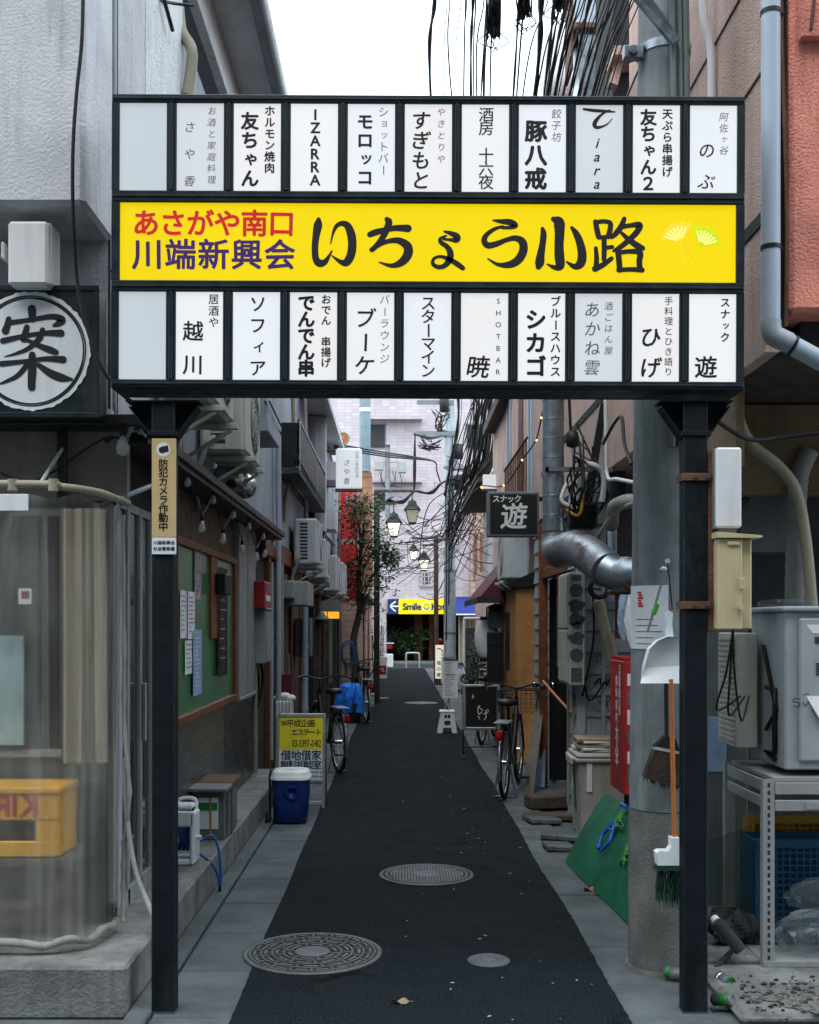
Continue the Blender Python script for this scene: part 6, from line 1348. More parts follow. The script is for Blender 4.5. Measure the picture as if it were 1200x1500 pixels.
b = MB(); b.box(PX(708, 16.5), PX(727, 16.5), 16.5, 16.6, PZ(716, 16.5), PZ(695, 16.5), .005); b.box(PX(707, 16.5), PX(728, 16.5), 16.49, 16.61, PZ(719, 16.5), PZ(716, 16.5), 0, 1); solo('blank_sign', b, ['hanging_white', 'rust'], 'small blank white sign under the dark eave', 'sign')
sh = thing('salmon_house', 'salmon plaster house with rusty slatted windows near the hotel', 'house', (4, 40, 0))
b = MB(); b.box(PX(690, 43), 8, 43, 43.95, 2.6, PZ(690, 43)); b.box(2.5, 5, 26.05, 36, 0, 3.2); parts_of('wall', b, 'tile_peach', sh)
b = MB()
for (xa, xb) in ((694, 699), (703, 707), (711, 717)): b.box(PX(xa, 43), PX(xb, 43), 42.95, 43, PZ(850, 43), PZ(780, 43))
b.box(2.46, 2.5, 27, 31, .8, 2.2); parts_of('window', b, 'rust', sh)
b = MB(); b.box(PX(679, 22), PX(702, 22), 22, 22.1, .01, PZ(920, 22)); solo('garden_wall', b, 'concrete_dark', 'low olive grey wall behind the feathery plants', 'wall')
b = MB(); b.tube([P(679, 906, 21.8), P(712, 906, 21.8)], .03, 8); b.tube([(PX(680, 21.8), 21.8, .01), P(680, 906, 21.8)], .025, 8); solo('rail', b, 'box_white', 'white rail above the low olive grey wall', 'rail')
# maroon awning, lantern, small things along the right
aw = thing('maroon_awning', 'maroon cloth awning over the paper lantern', 'awning', (1.25, 15, 2))
b = MB(); b.prism([(1.0, 13.7, 1.93), (1.49, 13.7, 2.52), (1.49, 13.7, 1.93)], (0, 2.8, 0)); part('canopy', b, 'awning_maroon', aw)
b = MB(); b.box(.99, 1.49, 13.66, 13.69, 1.87, 1.95); b.box(.985, 1.0, 13.66, 16.52, 1.87, 1.95); part('valance', b, 'wall_dark', aw)
Yv = 14.2; c = P(713, 936, Yv); pl = thing('paper_lantern', 'large white ribbed paper lantern hanging under the maroon awning', 'lantern', c - Vector((0, 0, .27)))
b = MB(); prof = []
for k in range(33):
    t_ = k / 32; z = -.25 + .5 * t_; r_ = .085 + .075 * math.sin(math.pi * t_) ** .5; prof.append((r_ + (.004 if k % 2 else -.003), z))
b.lathe(prof, c, 24); part('shade', b, 'lantern_paper', pl)
b = MB(); b.lathe([(.09, .25), (.09, .29), (.0001, .29)], c, 20); b.lathe([(.0001, -.29), (.088, -.29), (.09, -.25)], c, 20); b.tube([c + Vector((0, 0, .29)), c + Vector((0, 0, .42))], .008, 6); part('cap', b, 'black_plastic', pl)
b = MB(); b.box(PX(714, 13.6), PX(738, 13.6), 13.6, 13.68, .35, PZ(926, 13.6), .004)
for k in range(4): b.box(PX(714, 13.6) - .004, PX(738, 13.6), 13.592, 13.6, .6 + .25 * k, .62 + .25 * k)
solo('menu_board', b, 'black_plastic', 'dark board panel standing beside the paper lantern', 'menu board')
b = MB(); b.box(PX(715, 14), PX(745, 14), 14.0, 14.1, PZ(920, 14), PZ(895, 14), .01); b.lathe([(.08, 0), (.1, .06), (.0001, .1)], P(726, 895, 13.9), 14, 1); solo('meter_box', b, ['box_grey', 'black_plastic'], 'grey meter box with dark lamp under the maroon awning', 'meter box')
Yv = 11.0; ss = thing('snack_sign', 'black projecting sign with white snack bar characters in a steel frame', 'sign', P(752, 785, Yv))
b = MB(); b.box(PX(714, Yv), PX(790, Yv), Yv, Yv + .14, PZ(786, Yv), PZ(720, Yv), .008); part('frame', b, 'steel_grey', ss)
b = MB(); b.box(PX(718, Yv), PX(787, Yv), Yv - .004, Yv, PZ(782.5, Yv), PZ(724, Yv)); pn = part('panel', b, 'black_plastic', ss)
b = MB(); U9 = Yv / F; o = Vector((PX(0, Yv), Yv - .007, PZ(0, Yv))); b.htext('スナック', o, UX, UZ, U9 * 721.5, U9 * 764, -U9 * 731, U9 * 11.5, .04); b.glyph('遊', o + UX * U9 * 753 - UZ * U9 * 757, UX, UZ, U9 * 40, .03, 0, 0, .08); part('lettering', b, 'ink_white', pn)
b = MB(); b.box(PX(790, Yv), 1.6, Yv + .05, Yv + .09, PZ(732, Yv), PZ(727, Yv)); b.box(PX(790, Yv), 1.6, Yv + .05, Yv + .09, PZ(780, Yv), PZ(775, Yv)); parts_of('bracket', b, 'black_metal', ss)
again(ac2, (1.49, 12.9, 2.12), 'white air conditioner above the tan porch, facing the far wall', R(180))
# menu on a stool, lit stand sign, black standing sign
Yv = GY(1076); st = thing('step_stool', 'white plastic folding step stool holding the menu board', 'stool', (PX(655, Yv), Yv + .1, 0))
x0, x1 = PX(641, Yv), PX(670, Yv); zt = PZ(1041, Yv)
b = MB()
for yy_ in (Yv, Yv + .2):
    b.prism([(x0, yy_, .012), (x0 + .07, yy_, .012), (x0 + .085, yy_, .1), (x1 - .085, yy_, .1), (x1 - .07, yy_, .012), (x1, yy_, .012), (x1 - .05, yy_, zt - .03), (x0 + .05, yy_, zt - .03)], (0, .02, 0))
parts_of('leg_frame', b, 'white_plastic', st)
b = MB(); b.box(x0 + .03, x1 - .03, Yv - .01, Yv + .23, zt - .03, zt, .01); part('top', b, 'white_plastic', st)
b = MB(); b.box(x0 + .1, x1 - .1, Yv - .004, Yv, .14, .2); b.box(x0 + .1, x0 + .14, Yv - .004, Yv, .24, .29); b.box(x1 - .14, x1 - .1, Yv - .004, Yv, .24, .29); parts_of('opening', b, 'ac_slot', st)
mb_ = thing('menu_board', 'white paper menus clipped to a slim stand on the step stool', 'menu board', (PX(660, Yv), Yv + .1, zt))
b = MB()
for (a, c_, z0_, z1_, dy) in ((649, 671, 1023, 968, 0), (647, 668, 1000, 964, .012)): b.box(PX(a, Yv), PX(c_, Yv), Yv + .08 + dy, Yv + .086 + dy, PZ(z0_, Yv), PZ(z1_, Yv))
pp = parts_of('paper_sheet', b, 'paper', mb_)
b = MB(); rnd = random.Random(4)
for k in range(17): zz = PZ(972 + 3 * k, Yv); b.box(PX(652, Yv), PX(652 + rnd.uniform(8, 16), Yv), Yv + .077, Yv + .0795, zz, zz + (.016 if k == 6 else .007))
part('print_lines', b, 'ink_grey', pp)
b = MB(); b.tube([(PX(658, Yv), Yv + .11, zt), (PX(660, Yv), Yv + .11, PZ(962, Yv))], .012, 6); b.tube([(PX(651, Yv), Yv + .11, zt), (PX(660, Yv), Yv + .11, PZ(1020, Yv))], .01, 6); b.box(PX(650, Yv), PX(668, Yv), Yv + .06, Yv + .11, PZ(966, Yv), PZ(962, Yv)); part('stand', b, 'aluminium', mb_)
Yv = GY(1004); ls = thing('standing_sign', 'tall lit cream standing sign with black characters by the slim brown lantern post', 'sign', (PX(644, Yv), Yv, 0))
b = MB(); b.box(PX(638, Yv), PX(651, Yv), Yv, Yv + .12, PZ(994, Yv), PZ(945, Yv), .01); part('light_box', b, 'standing_white', ls)
b = MB(); UA = Yv / F; o = Vector((PX(0, Yv), Yv - .005, PZ(0, Yv))); b.vtext('塩の蔵', o, UX, UZ, U9 * 0 + UA * 643, -UA * 968, -UA * 992, UA * 6.5, .03); b.vtext('居酒屋', o, UX, UZ, UA * 648, -UA * 952, -UA * 966, UA * 4, .02); b.brush([[(641, -951, 1.4), (644, -950, 1.8), (648, -953, 1)]], o, UX, UZ, UA, UA, UA, 1); part('lettering', b, ['ink_black', 'ink_redmark'], ls)
b = MB(); b.box(PX(637, Yv), PX(652, Yv), Yv - .1, Yv + .2, .01, .05); b.box(PX(643, Yv), PX(646, Yv), Yv + .04, Yv + .08, .05, PZ(994, Yv)); part('stand', b, 'black_plastic', ls)
b = MB(); b.sphere(P(645, 939, 29.5), .07, 10); solo('red_lantern', b, 'red_paint', 'small red lantern above the lit cream standing sign', 'lantern')
Yv = GY(1112); bs = thing('standing_sign', 'black standing sign with white brush characters in a steel frame', 'sign', (PX(705, Yv), Yv, 0))
x0, x1, z0, z1 = PX(677.5, Yv), PX(733, Yv), PZ(1069, Yv), PZ(1003, Yv)
b = MB(); 
for (a, c_, e, g_) in ((x0, x0 + .04, z0, z1), (x1 - .04, x1, z0, z1), (x0 + .04, x1 - .04, z0, z0 + .03), (x0 + .04, x1 - .04, z1 - .03, z1)): b.box(a, c_, Yv, Yv + .08, e, g_, .005)
part('frame', b, 'aluminium', bs)
b = MB(); b.box(x0 + .03, x1 - .03, Yv + .01, Yv + .06, z0 + .02, z1 - .02); pn = part('panel', b, 'black_plastic', bs)
b = MB(); UB = Yv / F; o = Vector((PX(0, Yv), Yv + .006, PZ(0, Yv)))
b.brush([[(700, -1036, 1), (703, -1034, 1.6), (700, -1040, 1.2), (702, -1046, 1.6), (706, -1043, 1.2)], [(704, -1038, 1.4), (708, -1041, .8)], [(701, -1049, 1.6), (703, -1054, 1)], [(708, -1046, 1), (715, -1043, 1.4)], [(712, -1040, 1), (712, -1050, 1.5), (709, -1055, .8)], [(714, -1039, .9), (716, -1041, .9)], [(692, -1022, 1), (693, -1018, 1.2), (694, -1023, 1)]], o, UX, UZ, UB, UB, UB); part('lettering', b, 'ink_white', pn)
for xx in (x0 + .012, x1 - .012): b = MB(); b.tube([(xx, Yv + .04, .03), (xx, Yv + .04, z0)], .011, 6); b.box(xx - .02, xx + .02, Yv - .12, Yv + .2, .01, .035, .005); part('leg', b, 'black_metal', bs)
part('crossbar', MB().tube([(x0, Yv + .04, .14), (x1, Yv + .04, .14)], .009, 6), 'black_metal', bs)
# leaning boards, timber, bin, papers
b = MB(); i0 = 0; b.prism([P(764, 1160, 10.45) , P(781, 1168, 10.3), P(798, 1022, 10.9), P(788, 1016, 11.0)], (.012, .02, 0)); solo('leaning_board', b, 'plywood', 'grey weathered board leaning by the bicycle', 'board')
b = MB(); b.prism([P(783, 1150, 10.75), P(797, 1154, 10.6), P(800, 1040, 11.0), P(795, 1036, 11.05)], (.012, .02, 0)); solo('leaning_board', b, 'paper_blue', 'second pale board leaning behind the weathered one', 'board')
solo('timber_block', MB().box(-.2, .2, -.1, .1, -.06, .05, .012, 0, Matrix.Translation((1.3, 9.45, .08)) @ Matrix.Rotation(R(14), 4, 'Z')), 'wood_old', 'rough old timber offcut by the foot of the weathered board', 'timber')
solo('timber_block', MB().box(-.2, .22, -.16, -.02, -.068, -.02, .01, 0, Matrix.Translation((1.22, 9.0, .08)) @ Matrix.Rotation(R(-8), 4, 'Z')), 'wood_old', 'flat old plank end lying before the waste bin', 'timber')
for (x, y_, rz, w, d) in ((1.15, 8.75, 12, .26, .2), (1.2, 8.1, -9, .3, .24), (1.12, 7.7, 4, .2, .2)): solo('paving_slab', MB().box(-w / 2, w / 2, -d / 2, d / 2, 0, .035, .006, 0, Matrix.Translation((x, y_, .02)) @ Matrix.Rotation(R(rz), 4, 'Z') @ Matrix.Rotation(R(3), 4, 'Y')), 'concrete', 'cracked loose paving piece on the kerb strip by the waste bin', 'paving', 'loose paving pieces')
tb2 = thing('waste_bin', 'grey lidded waste bin with green strip, stacked with newspapers', 'bin', (1.5, 8.3, .02))
x0, x1, y0, y1 = 1.33, 1.7, 8.1, 8.56
b = MB()
b.add([(x0 + .03, y0 + .03, .02), (x1 - .03, y0 + .03, .02), (x1 - .03, y1 - .03, .02), (x0 + .03, y1 - .03, .02), (x0, y0, .58), (x1, y0, .58), (x1, y1, .58), (x0, y1, .58)], [(3, 2, 1, 0), (0, 1, 5, 4), (1, 2, 6, 5), (2, 3, 7, 6), (3, 0, 4, 7), (4, 5, 6, 7)]); part('body', b, 'bin_grey', tb2)
b = MB(); b.box(x0 - .025, x1 + .02, y0 - .025, y1 + .02, .58, .605, .006); b.box(x0 - .01, x1, y0 - .01, y1, .605, .64, .015); b.box(x0 - .04, x0 - .02, y0 + .1, y1 - .1, .55, .6, .005); part('lid', b, 'bin_grey', tb2)
b = MB(); b.quad((x0 + .012, y0 + .2, .34), (x0 + .012, y0 + .34, .34), (x0 + .004, y0 + .34, .52), (x0 + .004, y0 + .2, .52), m=0); b.quad((x0 + .0175, y0 + .2, .2), (x0 + .0175, y0 + .26, .2), (x0 + .001, y0 + .26, .5), (x0 + .001, y0 + .2, .5), m=1)
b.xf(0, Matrix.Translation((-.006, 0, 0))); b.quad((x0 + .06, y0 - .0, .36), (x0 + .1, y0 - .0, .36), (x0 + .1, y0 - .012, .6), (x0 + .06, y0 - .012, .6), m=0); part('sticker', b, ['paper', 'bin_green'], tb2)
random.seed(9)
for k in range(6): solo('newspaper', MB().box(-.16, .17, -.14, .14, 0, .016, .004, 0, Matrix.Translation((1.53 + random.uniform(-.03, .03), 8.32, .642 + .017 * k)) @ Matrix.Rotation(R(random.uniform(-14, 14)), 4, 'Z')), ('newsprint', 'paper', 'cardboard')[k % 3], 'folded newspaper in the untidy stack on the grey waste bin', 'newspaper', 'newspapers stacked on the bin')
# red sign box
rb_ = thing('red_box', 'tall red box covered with worn white stickers behind the round pole', 'box', (1.6, 7.15, .45))
x0, y0, z0, z1 = PX(914, 7.0), 7.0, PZ(1166, 7.0), PZ(968, 7.0)
b = MB(); b.box(x0, x0 + .36, y0, y0 + .46, z0, z1, .01); b.box(x0 + .004, x0 + .356, y0 + .004, y0 + .456, z1, z1 + .02); part('body', b, 'red_book', rb_)
b = MB(); random.seed(21)
for k in range(6): zz = z1 - .16 - k * .125; b.box(x0 + .022, x0 + .30, y0 - .003, y0, zz, zz + random.uniform(.07, .11), 0, k % 2)
part('sticker', b, ['paper', 'ink_grey'], rb_)
b = MB(); VY = Vector((0, -1, 0)); o = Vector((x0 - .003, y0 + .22, 0))
b.vtext('日本最大級の品揃', o, VY, UZ, .1, z1 - .03, z1 - .36, .06, .04); b.vtext('無料案内', o, VY, UZ, .0, z1 - .1, z1 - .42, .075, .045); b.vtext('大人本', o, VY, UZ, .01, z0 + .44, z0 + .16, .11, .05); part('lettering', b, 'ink_white', rb_)
b = MB(); b.box(1.5, 1.9, 7.05, 7.3, .02, z0, .01); solo('concrete_block', b, 'concrete_dark', 'dark block carrying the tall red box', 'block')
sl_ = thing('shelf', 'small wooden wall shelf holding plastic bags over the red box', 'shelf', (1.65, 7.6, 1.7))
b = MB(); b.box(1.5, 2.0, 7.3, 7.9, PZ(868, 7.3), PZ(862, 7.3), .004); b.box(1.55, 1.58, 7.35, 7.85, 1.5, PZ(868, 7.3)); part('board', b, 'wood_brown', sl_)
for k in range(4):
    b = MB(); c = Vector((1.5 + .05 * k, 7.28 - .02 * (k % 2), 1.55)); vs = []
    for j in range(7):
        for i in range(14): a = 2 * math.pi * i / 14; r_ = (.015 + .032 * math.sin(math.pi * min(1, (j + .3) / 6)) ** .7) * (1 + .22 * math.sin(3 * a + k + j) + .15 * math.sin(5 * a + 2 * j)); vs.append(c + Vector((r_ * math.cos(a), r_ * .5 * math.sin(a), .25 - (.05 + .008 * k) * j)))
    b.add(vs, [[j * 14 + i, j * 14 + (i + 1) % 14, (j + 1) * 14 + (i + 1) % 14, (j + 1) * 14 + i] for j in range(6) for i in range(14)], 0)
    solo('plastic_bag', b, ('paper', 'paper_blue')[k == 0], 'crumpled plastic bag hanging under the small shelf over the red box', 'bag', 'bags under the small shelf')
b = MB(); b.tube(smooth([P(876, 880, 8.4), P(882, 905, 8.4), P(893, 950, 8.3), P(905, 985, 8.2)], 4), .045, 10); b.ring(P(878, 862, 8.5), .07, .02, 'y', 20, 6, 1); solo('exhaust_hose', b, ['pipe_cream', 'black_plastic'], 'stubby cream exhaust hose from a dark wall hole in the white siding', 'hose')
# green board with clips
gbd = thing('green_board', 'dirty green sheet leaning between the waste bin and the round pole', 'board', (1.2, 6.5, .012))
A, B_, C_, D_ = Vector((1.105, 7.3, .015)), Vector((1.215, 5.45, .03)), Vector((1.46, 5.5, .5)), Vector((1.42, 7.55, .44)); vs = []; N = 12
for j in range(N + 1):
    for i in range(N + 1):
        u, v = i / N, j / N; p = A.lerp(B_, u).lerp(D_.lerp(C_, u), v); p += Vector((-1, 0, .5)) * (.02 * math.sin(math.pi * u) * math.sin(math.pi * v) + .008 * math.sin(7 * u + 3 * v)); vs.append(p)
fs = [[j * (N + 1) + i, j * (N + 1) + i + 1, (j + 1) * (N + 1) + i + 1, (j + 1) * (N + 1) + i] for j in range(N) for i in range(N)]
b = MB(); b.add(vs, fs, 0, True); b.add([p + Vector((.012, 0, -.006)) for p in vs], fs, 0, True); part('sheet', b, 'green_board', gbd)
def onb(u, v): return A.lerp(B_, u).lerp(D_.lerp(C_, u), v) + Vector((-.03, 0, .02))
b = MB()
for s_ in (-1, 1): b.tube(smooth([onb(.36 + .012 * s_, .78), onb(.36 + .03 * s_, .66), onb(.36 + .05 * s_, .54), onb(.36 + .02 * s_, .4)], 4), .011, 8)
b.tube([onb(.345, .66), onb(.375, .66)], .009, 6); b.tube([onb(.66, .8), onb(.7, .62)], .016, 8); b.tube([onb(.33, .98), onb(.4, .98)], .014, 8); part('clip', b, 'blue_bright', gbd)
b = MB(); rnd = random.Random(8)
for (u, v) in ((.4, .8), (.62, .55)):
    for k in range(7): b.tube(smooth([onb(u, v), onb(u + rnd.uniform(-.05, .05), v + rnd.uniform(.02, .12)), onb(u + rnd.uniform(-.07, .07), v - rnd.uniform(.0, .12)), onb(u + .01, v - .05)], 4), .004, 5)
b.tube(smooth([onb(.4, .8), onb(.42, .95), onb(.46, 1.05)], 4), .005, 5); part('cord', b, 'green_cord', gbd)

# ---------------------------------------------------------------- round pole at the gate and what hangs on it
pc = Vector((1.225, 5.06, 0)); rp = thing('utility_pole', 'thick round concrete pole just behind the strapped gate post', 'utility pole', pc)
b = MB(); b.tube([(pc.x, pc.y, .755), (pc.x, pc.y, 6.4)], [.157, .092], 40); part('shaft', b, 'pole_concrete', rp)
b = MB(); b.tube([(pc.x, pc.y, .0), (pc.x, pc.y, .75)], [.161, .160], 40); b.tube([(pc.x, pc.y, .0), (pc.x, pc.y, .035)], [.185, .175], 40); part('worn_base', b, 'pole_worn', rp)
b = MB(); zb = PZ(60, 4.95)
rb2 = .122
b.tube([(pc.x, pc.y, zb - .02), (pc.x, pc.y, zb + .02)], rb2, 40); b.box(pc.x - .2, pc.x - .11, 4.98, 5.02, zb - .06, zb - .0, .004); b.cyl((pc.x - .16, 4.96, zb - .03), (pc.x - .16, 5.05, zb - .03), .02, None, 8)
for k in range(7): b.cyl((pc.x - .11 + .036 * k, pc.y - .121 + .022 * abs(k - 3), zb), (pc.x - .11 + .036 * k, pc.y - .135 + .022 * abs(k - 3), zb), .008, None, 6)
b.prism([P(986, 64, 4.86), P(997, 56, 4.86), P(936, -30, 4.8), P(908, -30, 4.8)], (0, .025, 0)); b.tube([P(935, 8, 4.86), P(985, -16, 4.86)], .006, 6); part('band', b, 'galvanised', rp)
for dx, r_ in ((.04, .014), (.075, .011), (.1, .012)): b = MB(); b.tube(smooth([(pc.x + dx - .04, pc.y - .17 + dx * .3, 2.4), (pc.x + dx - .03, pc.y - .17 + dx * .3, 3.6), (pc.x + dx - .05, pc.y - .17 + dx * .3, 5.2), (pc.x + dx - .02, pc.y - .17 + dx * .3, 6.4)], 5), r_, 8); part('riser_cable', b, 'box_green_grey', rp)
b = MB(); b.brush([[(930, -1205, 1.2), (934, -1198, 1.4), (936, -1212, 1.2), (931, -1220, 1.2)], [(931, -1226, 1.2), (937, -1240, 1.6), (931, -1252, 1.2)], [(932, -1256, 2), (936, -1258, 2.2), (933, -1262, 1.6)]], Vector((PX(2, 4.98), 4.985, PZ(0, 4.98))), UX, UZ, 4.98 / F, 4.98 / F, 4.98 / F); part('graffiti', b, 'graffiti', rp)
def round_sheet(a0, a1, z0, z1, r, n=14): 
    vs = []
    for k in range(n + 1):
        a = R(a0 + (a1 - a0) * k / n)
        for z in (z0, z1): vs.append((pc.x + r * math.cos(a), pc.y + r * math.sin(a), z))
    return vs, [[2 * k, 2 * k + 2, 2 * k + 3, 2 * k + 1] for k in range(n)]
b = MB(); b.tube(smooth([P(1028, -40, 5.5), P(1032, 30, 5.5), P(1041, 70, 5.5), P(1043, 150, 5.5), P(1043, 300, 5.5)], 5), .02, 10); solo('conduit', b, 'box_white', 'off-white pipe between the round pole and the rough pink wall', 'pipe')
np_ = thing('paper_notice', 'white notice sheet with red heading wrapped on the round pole', 'notice', (pc.x, pc.y - .16, PZ(951, 4.9)))
b = MB(); vs, fs = round_sheet(183, 264, PZ(951, 4.9), PZ(857, 4.9), .1545); b.add(vs, fs, 0, True); pn = part('sheet', b, 'paper', np_)
b = MB()
for k in range(5): vs, fs = round_sheet(205, 240 + 7 * (k % 3), PZ(908 + 9 * k, 4.9), PZ(906.6 + 9 * k, 4.9), .1558, 8); b.add(vs, fs, 0)
for k in range(6): vs, fs = round_sheet(208 + 2 * (k % 2), 217 + 2 * (k % 3), PZ(869 + 4 * k, 4.9), PZ(866 + 4 * k, 4.9), .1558, 4); b.add(vs, fs, 1)
part('lettering', b, ['ink_grey', 'ink_redmark'], pn)
b = MB(); b.tube([P(977, 826, 4.86), P(949, 925, 4.84)], .006, 6); b.tube([P(963, 885, 4.84), P(957, 900, 4.84)], .012, 8, 1); solo('long_tongs', b, ['steel_grey', 'green_cord'], 'thin steel litter tongs with lime tag hanging on the round pole', 'tongs')
b = MB(); b.cyl(P(978, 822, 4.9), P(978, 822, 4.84), .012, None, 10); b.lathe([(.0001, -.012), (.018, 0), (.0001, .012)], P(972, 833, 4.83), 12); b.tube(smooth([P(978, 824, 4.84), P(982, 860, 4.84), P(985, 893, 4.83)], 4), .003, 5, 1); solo('hook', b, ['white_plastic', 'cable'], 'white plastic hook on the round pole', 'hook')
dpn = thing('dustpan', 'white plastic dustpan hanging on the round pole beside the gate post', 'dustpan', P(968, 1000, 4.78))
Yd = 4.8; b = MB()
outl = [(939, 998), (941, 975), (948, 950), (960, 938), (975, 932), (1000, 934), (1006, 998)]
b.prism([P(x, y_, Yd) for x, y_ in outl], (0, .006, 0))
lip = [P(x, y_, Yd) for x, y_ in outl]
for i in range(len(lip) - 2): p, q = lip[i], lip[i + 1]; b.add([p, q, q + Vector((0, -.05, 0)), p + Vector((0, -.05 if i else -.02, 0))], [[0, 1, 2, 3]])
b.add([P(946, 978, Yd - .001), P(1004, 975, Yd - .001), P(1006, 1001, Yd - .05), P(938, 1001, Yd - .05)], [[0, 1, 2, 3]]); part('pan', b, 'white_plastic', dpn)
b = MB(); b.prism([P(975, 933, Yd - .01), P(987, 933, Yd - .01), P(985, 915, Yd - .01), P(986, 898, Yd - .01), P(980, 894, Yd - .01), P(975, 900, Yd - .01), P(977, 916, Yd - .01)], (0, .02, 0)); part('handle', b, 'white_plastic', dpn)
br = thing('broom', 'broom with orange-brown handle and white head with green bristles', 'broom', P(980, 1330, 4.72))
b = MB(); b.tube([P(983, 995, 4.76), P(988, 1232, 4.7)], .0105, 10); part('handle', b, 'handle_orange', br)
b = MB(); b.prism([P(962, 1250, 4.66), P(966, 1247, 4.66), P(980, 1247, 4.66), P(984, 1241, 4.66), P(984, 1228, 4.66), P(996, 1228, 4.66), P(998, 1242, 4.66), P(1003, 1247, 4.66), P(1003, 1268, 4.66), P(964, 1268, 4.66)], (0, .06, 0)); part('head', b, 'white_plastic', br)
b = MB(); rnd = random.Random(2); b.box(PX(962, 4.66), PX(1003, 4.66), 4.662, 4.718, PZ(1274, 4.68), PZ(1268, 4.68))
for k in range(150): px = rnd.uniform(963, 1002); p = P(px, 1270, 4.665 + rnd.random() * .05); q = P(px + (px - 985) * .12 + rnd.uniform(-4, 6), rnd.uniform(1300, 1332), 4.665 + rnd.random() * .05); b.tube([p, q], .0013, 3, 0, False)
part('bristles', b, 'green_bristle', br)
bm2 = thing('hand_broom', 'dark short broom with brown bristles hanging head down on the round pole', 'broom', P(968, 1150, 4.85))
b = MB(); b.tube([P(976, 1000, 4.88), P(977, 1088, 4.86)], .010, 8); part('handle', b, 'black_plastic', bm2)
b = MB(); b.prism([P(965, 1089, 4.82), P(976, 1078, 4.82), P(990, 1082, 4.82), P(998, 1104, 4.82), P(958, 1094, 4.82)], (0, .05, 0)); part('cap', b, 'black_plastic', bm2)
b = MB(); b.prism([P(961, 1094, 4.815), P(996, 1101, 4.815), P(996, 1105, 4.815), P(959, 1098, 4.815)], (0, .06, 0), 1); b.prism([P(959, 1098, 4.818), P(996, 1105, 4.818), P(999, 1150, 4.818), P(975, 1150, 4.818), P(944, 1138, 4.818)], (0, .054, 0)); rnd = random.Random(3)
for k in range(160): t_ = rnd.random(); p = P(959 + 37 * t_, 1098 + 7 * t_, 4.815 + rnd.random() * .06); q = P(943 + 57 * t_ + rnd.uniform(-3, 3), 1138 + 14 * min(1, t_ * 2) + rnd.uniform(-6, 5), 4.812 + rnd.random() * .066); b.tube([p, q], .0014, 3, 0, False)
part('bristles', b, ['brown_bristle', 'bin_grey'], bm2)

# meter boxes strapped to the gate post
b = MB(); b.box(PX(1036.5, 4.45), PX(1047, 4.45), 4.45, 4.5, PZ(925, 4.45), PZ(662, 4.45), .004); bx_ = thing('rail', 'rusty steel rail strapped to the gate post', 'rail', (PX(1041, 4.45), 4.47, PZ(925, 4.45))); part('bar', b, 'rust', bx_)
for py in (697, 885): b = MB(); b.box(PX(999, 4.44), PX(1042, 4.44), 4.436, 4.444, PZ(py + 7, 4.44), PZ(py - 4, 4.44), .002); b.cyl(P(1019, py, 4.436), P(1019, py, 4.428), .008, None, 8); b.cyl(P(1037, py, 4.436), P(1037, py, 4.424), .009, None, 8); b.box(PX(999, 4.44) - .001, PX(999, 4.44) + .004, 4.4445, 4.53, PZ(py + 7, 4.44), PZ(py - 4, 4.44)); part('strap', b, 'rust', bx_)
wb = thing('meter_box', 'plain white upright box above the cream cabinet on the gate post rail', 'meter box', P(1066, 774, 4.42))
b = MB(); b.box(PX(1050, 4.4), PX(1087, 4.4), 4.4, 4.52, PZ(773, 4.4), PZ(655, 4.4), .008); part('body', b, 'box_white', wb)
b = MB(); b.box(PX(1045, 4.43), PX(1050, 4.43) - .001, 4.42, 4.5, PZ(775, 4.43), PZ(657, 4.43), .003); b.box(PX(1055, 4.4), PX(1082, 4.4), 4.42, 4.5, PZ(779, 4.4), PZ(773, 4.4)); part('back_plate', b, 'steel_grey', wb)
cb_ = thing('meter_cabinet', 'cream metal cabinet with rain cap and latch on the gate post rail', 'cabinet', P(1070, 922, 4.42))
b = MB(); b.box(PX(1051, 4.4), PX(1087, 4.4), 4.395, 4.55, PZ(922, 4.4), PZ(789, 4.4), .004); b.box(PX(1087, 4.4) + .001, PX(1104, 4.4), 4.42, 4.55, PZ(922, 4.4), PZ(789, 4.4), .006); part('body', b, 'box_cream', cb_)
b = MB(); b.prism([P(1050, 779, 4.38), P(1058, 779, 4.38), P(1117, 784, 4.38), P(1117, 787.5, 4.38), P(1050, 787.5, 4.38)], (0, .18, 0)); part('rain_cap', b, 'box_cream', cb_)
b = MB(); b.box(PX(1066, 4.39), PX(1084, 4.39), 4.386, 4.396, PZ(799, 4.39), PZ(793, 4.39), .003); b.box(PX(1084, 4.39), PX(1091, 4.39), 4.384, 4.398, PZ(864, 4.39), PZ(847, 4.39), .003); parts_of('latch', b, 'box_cream', cb_); part('knob', MB().cyl(P(1086, 889, 4.395), P(1086, 889, 4.375), .013, None, 10), 'box_cream', cb_)
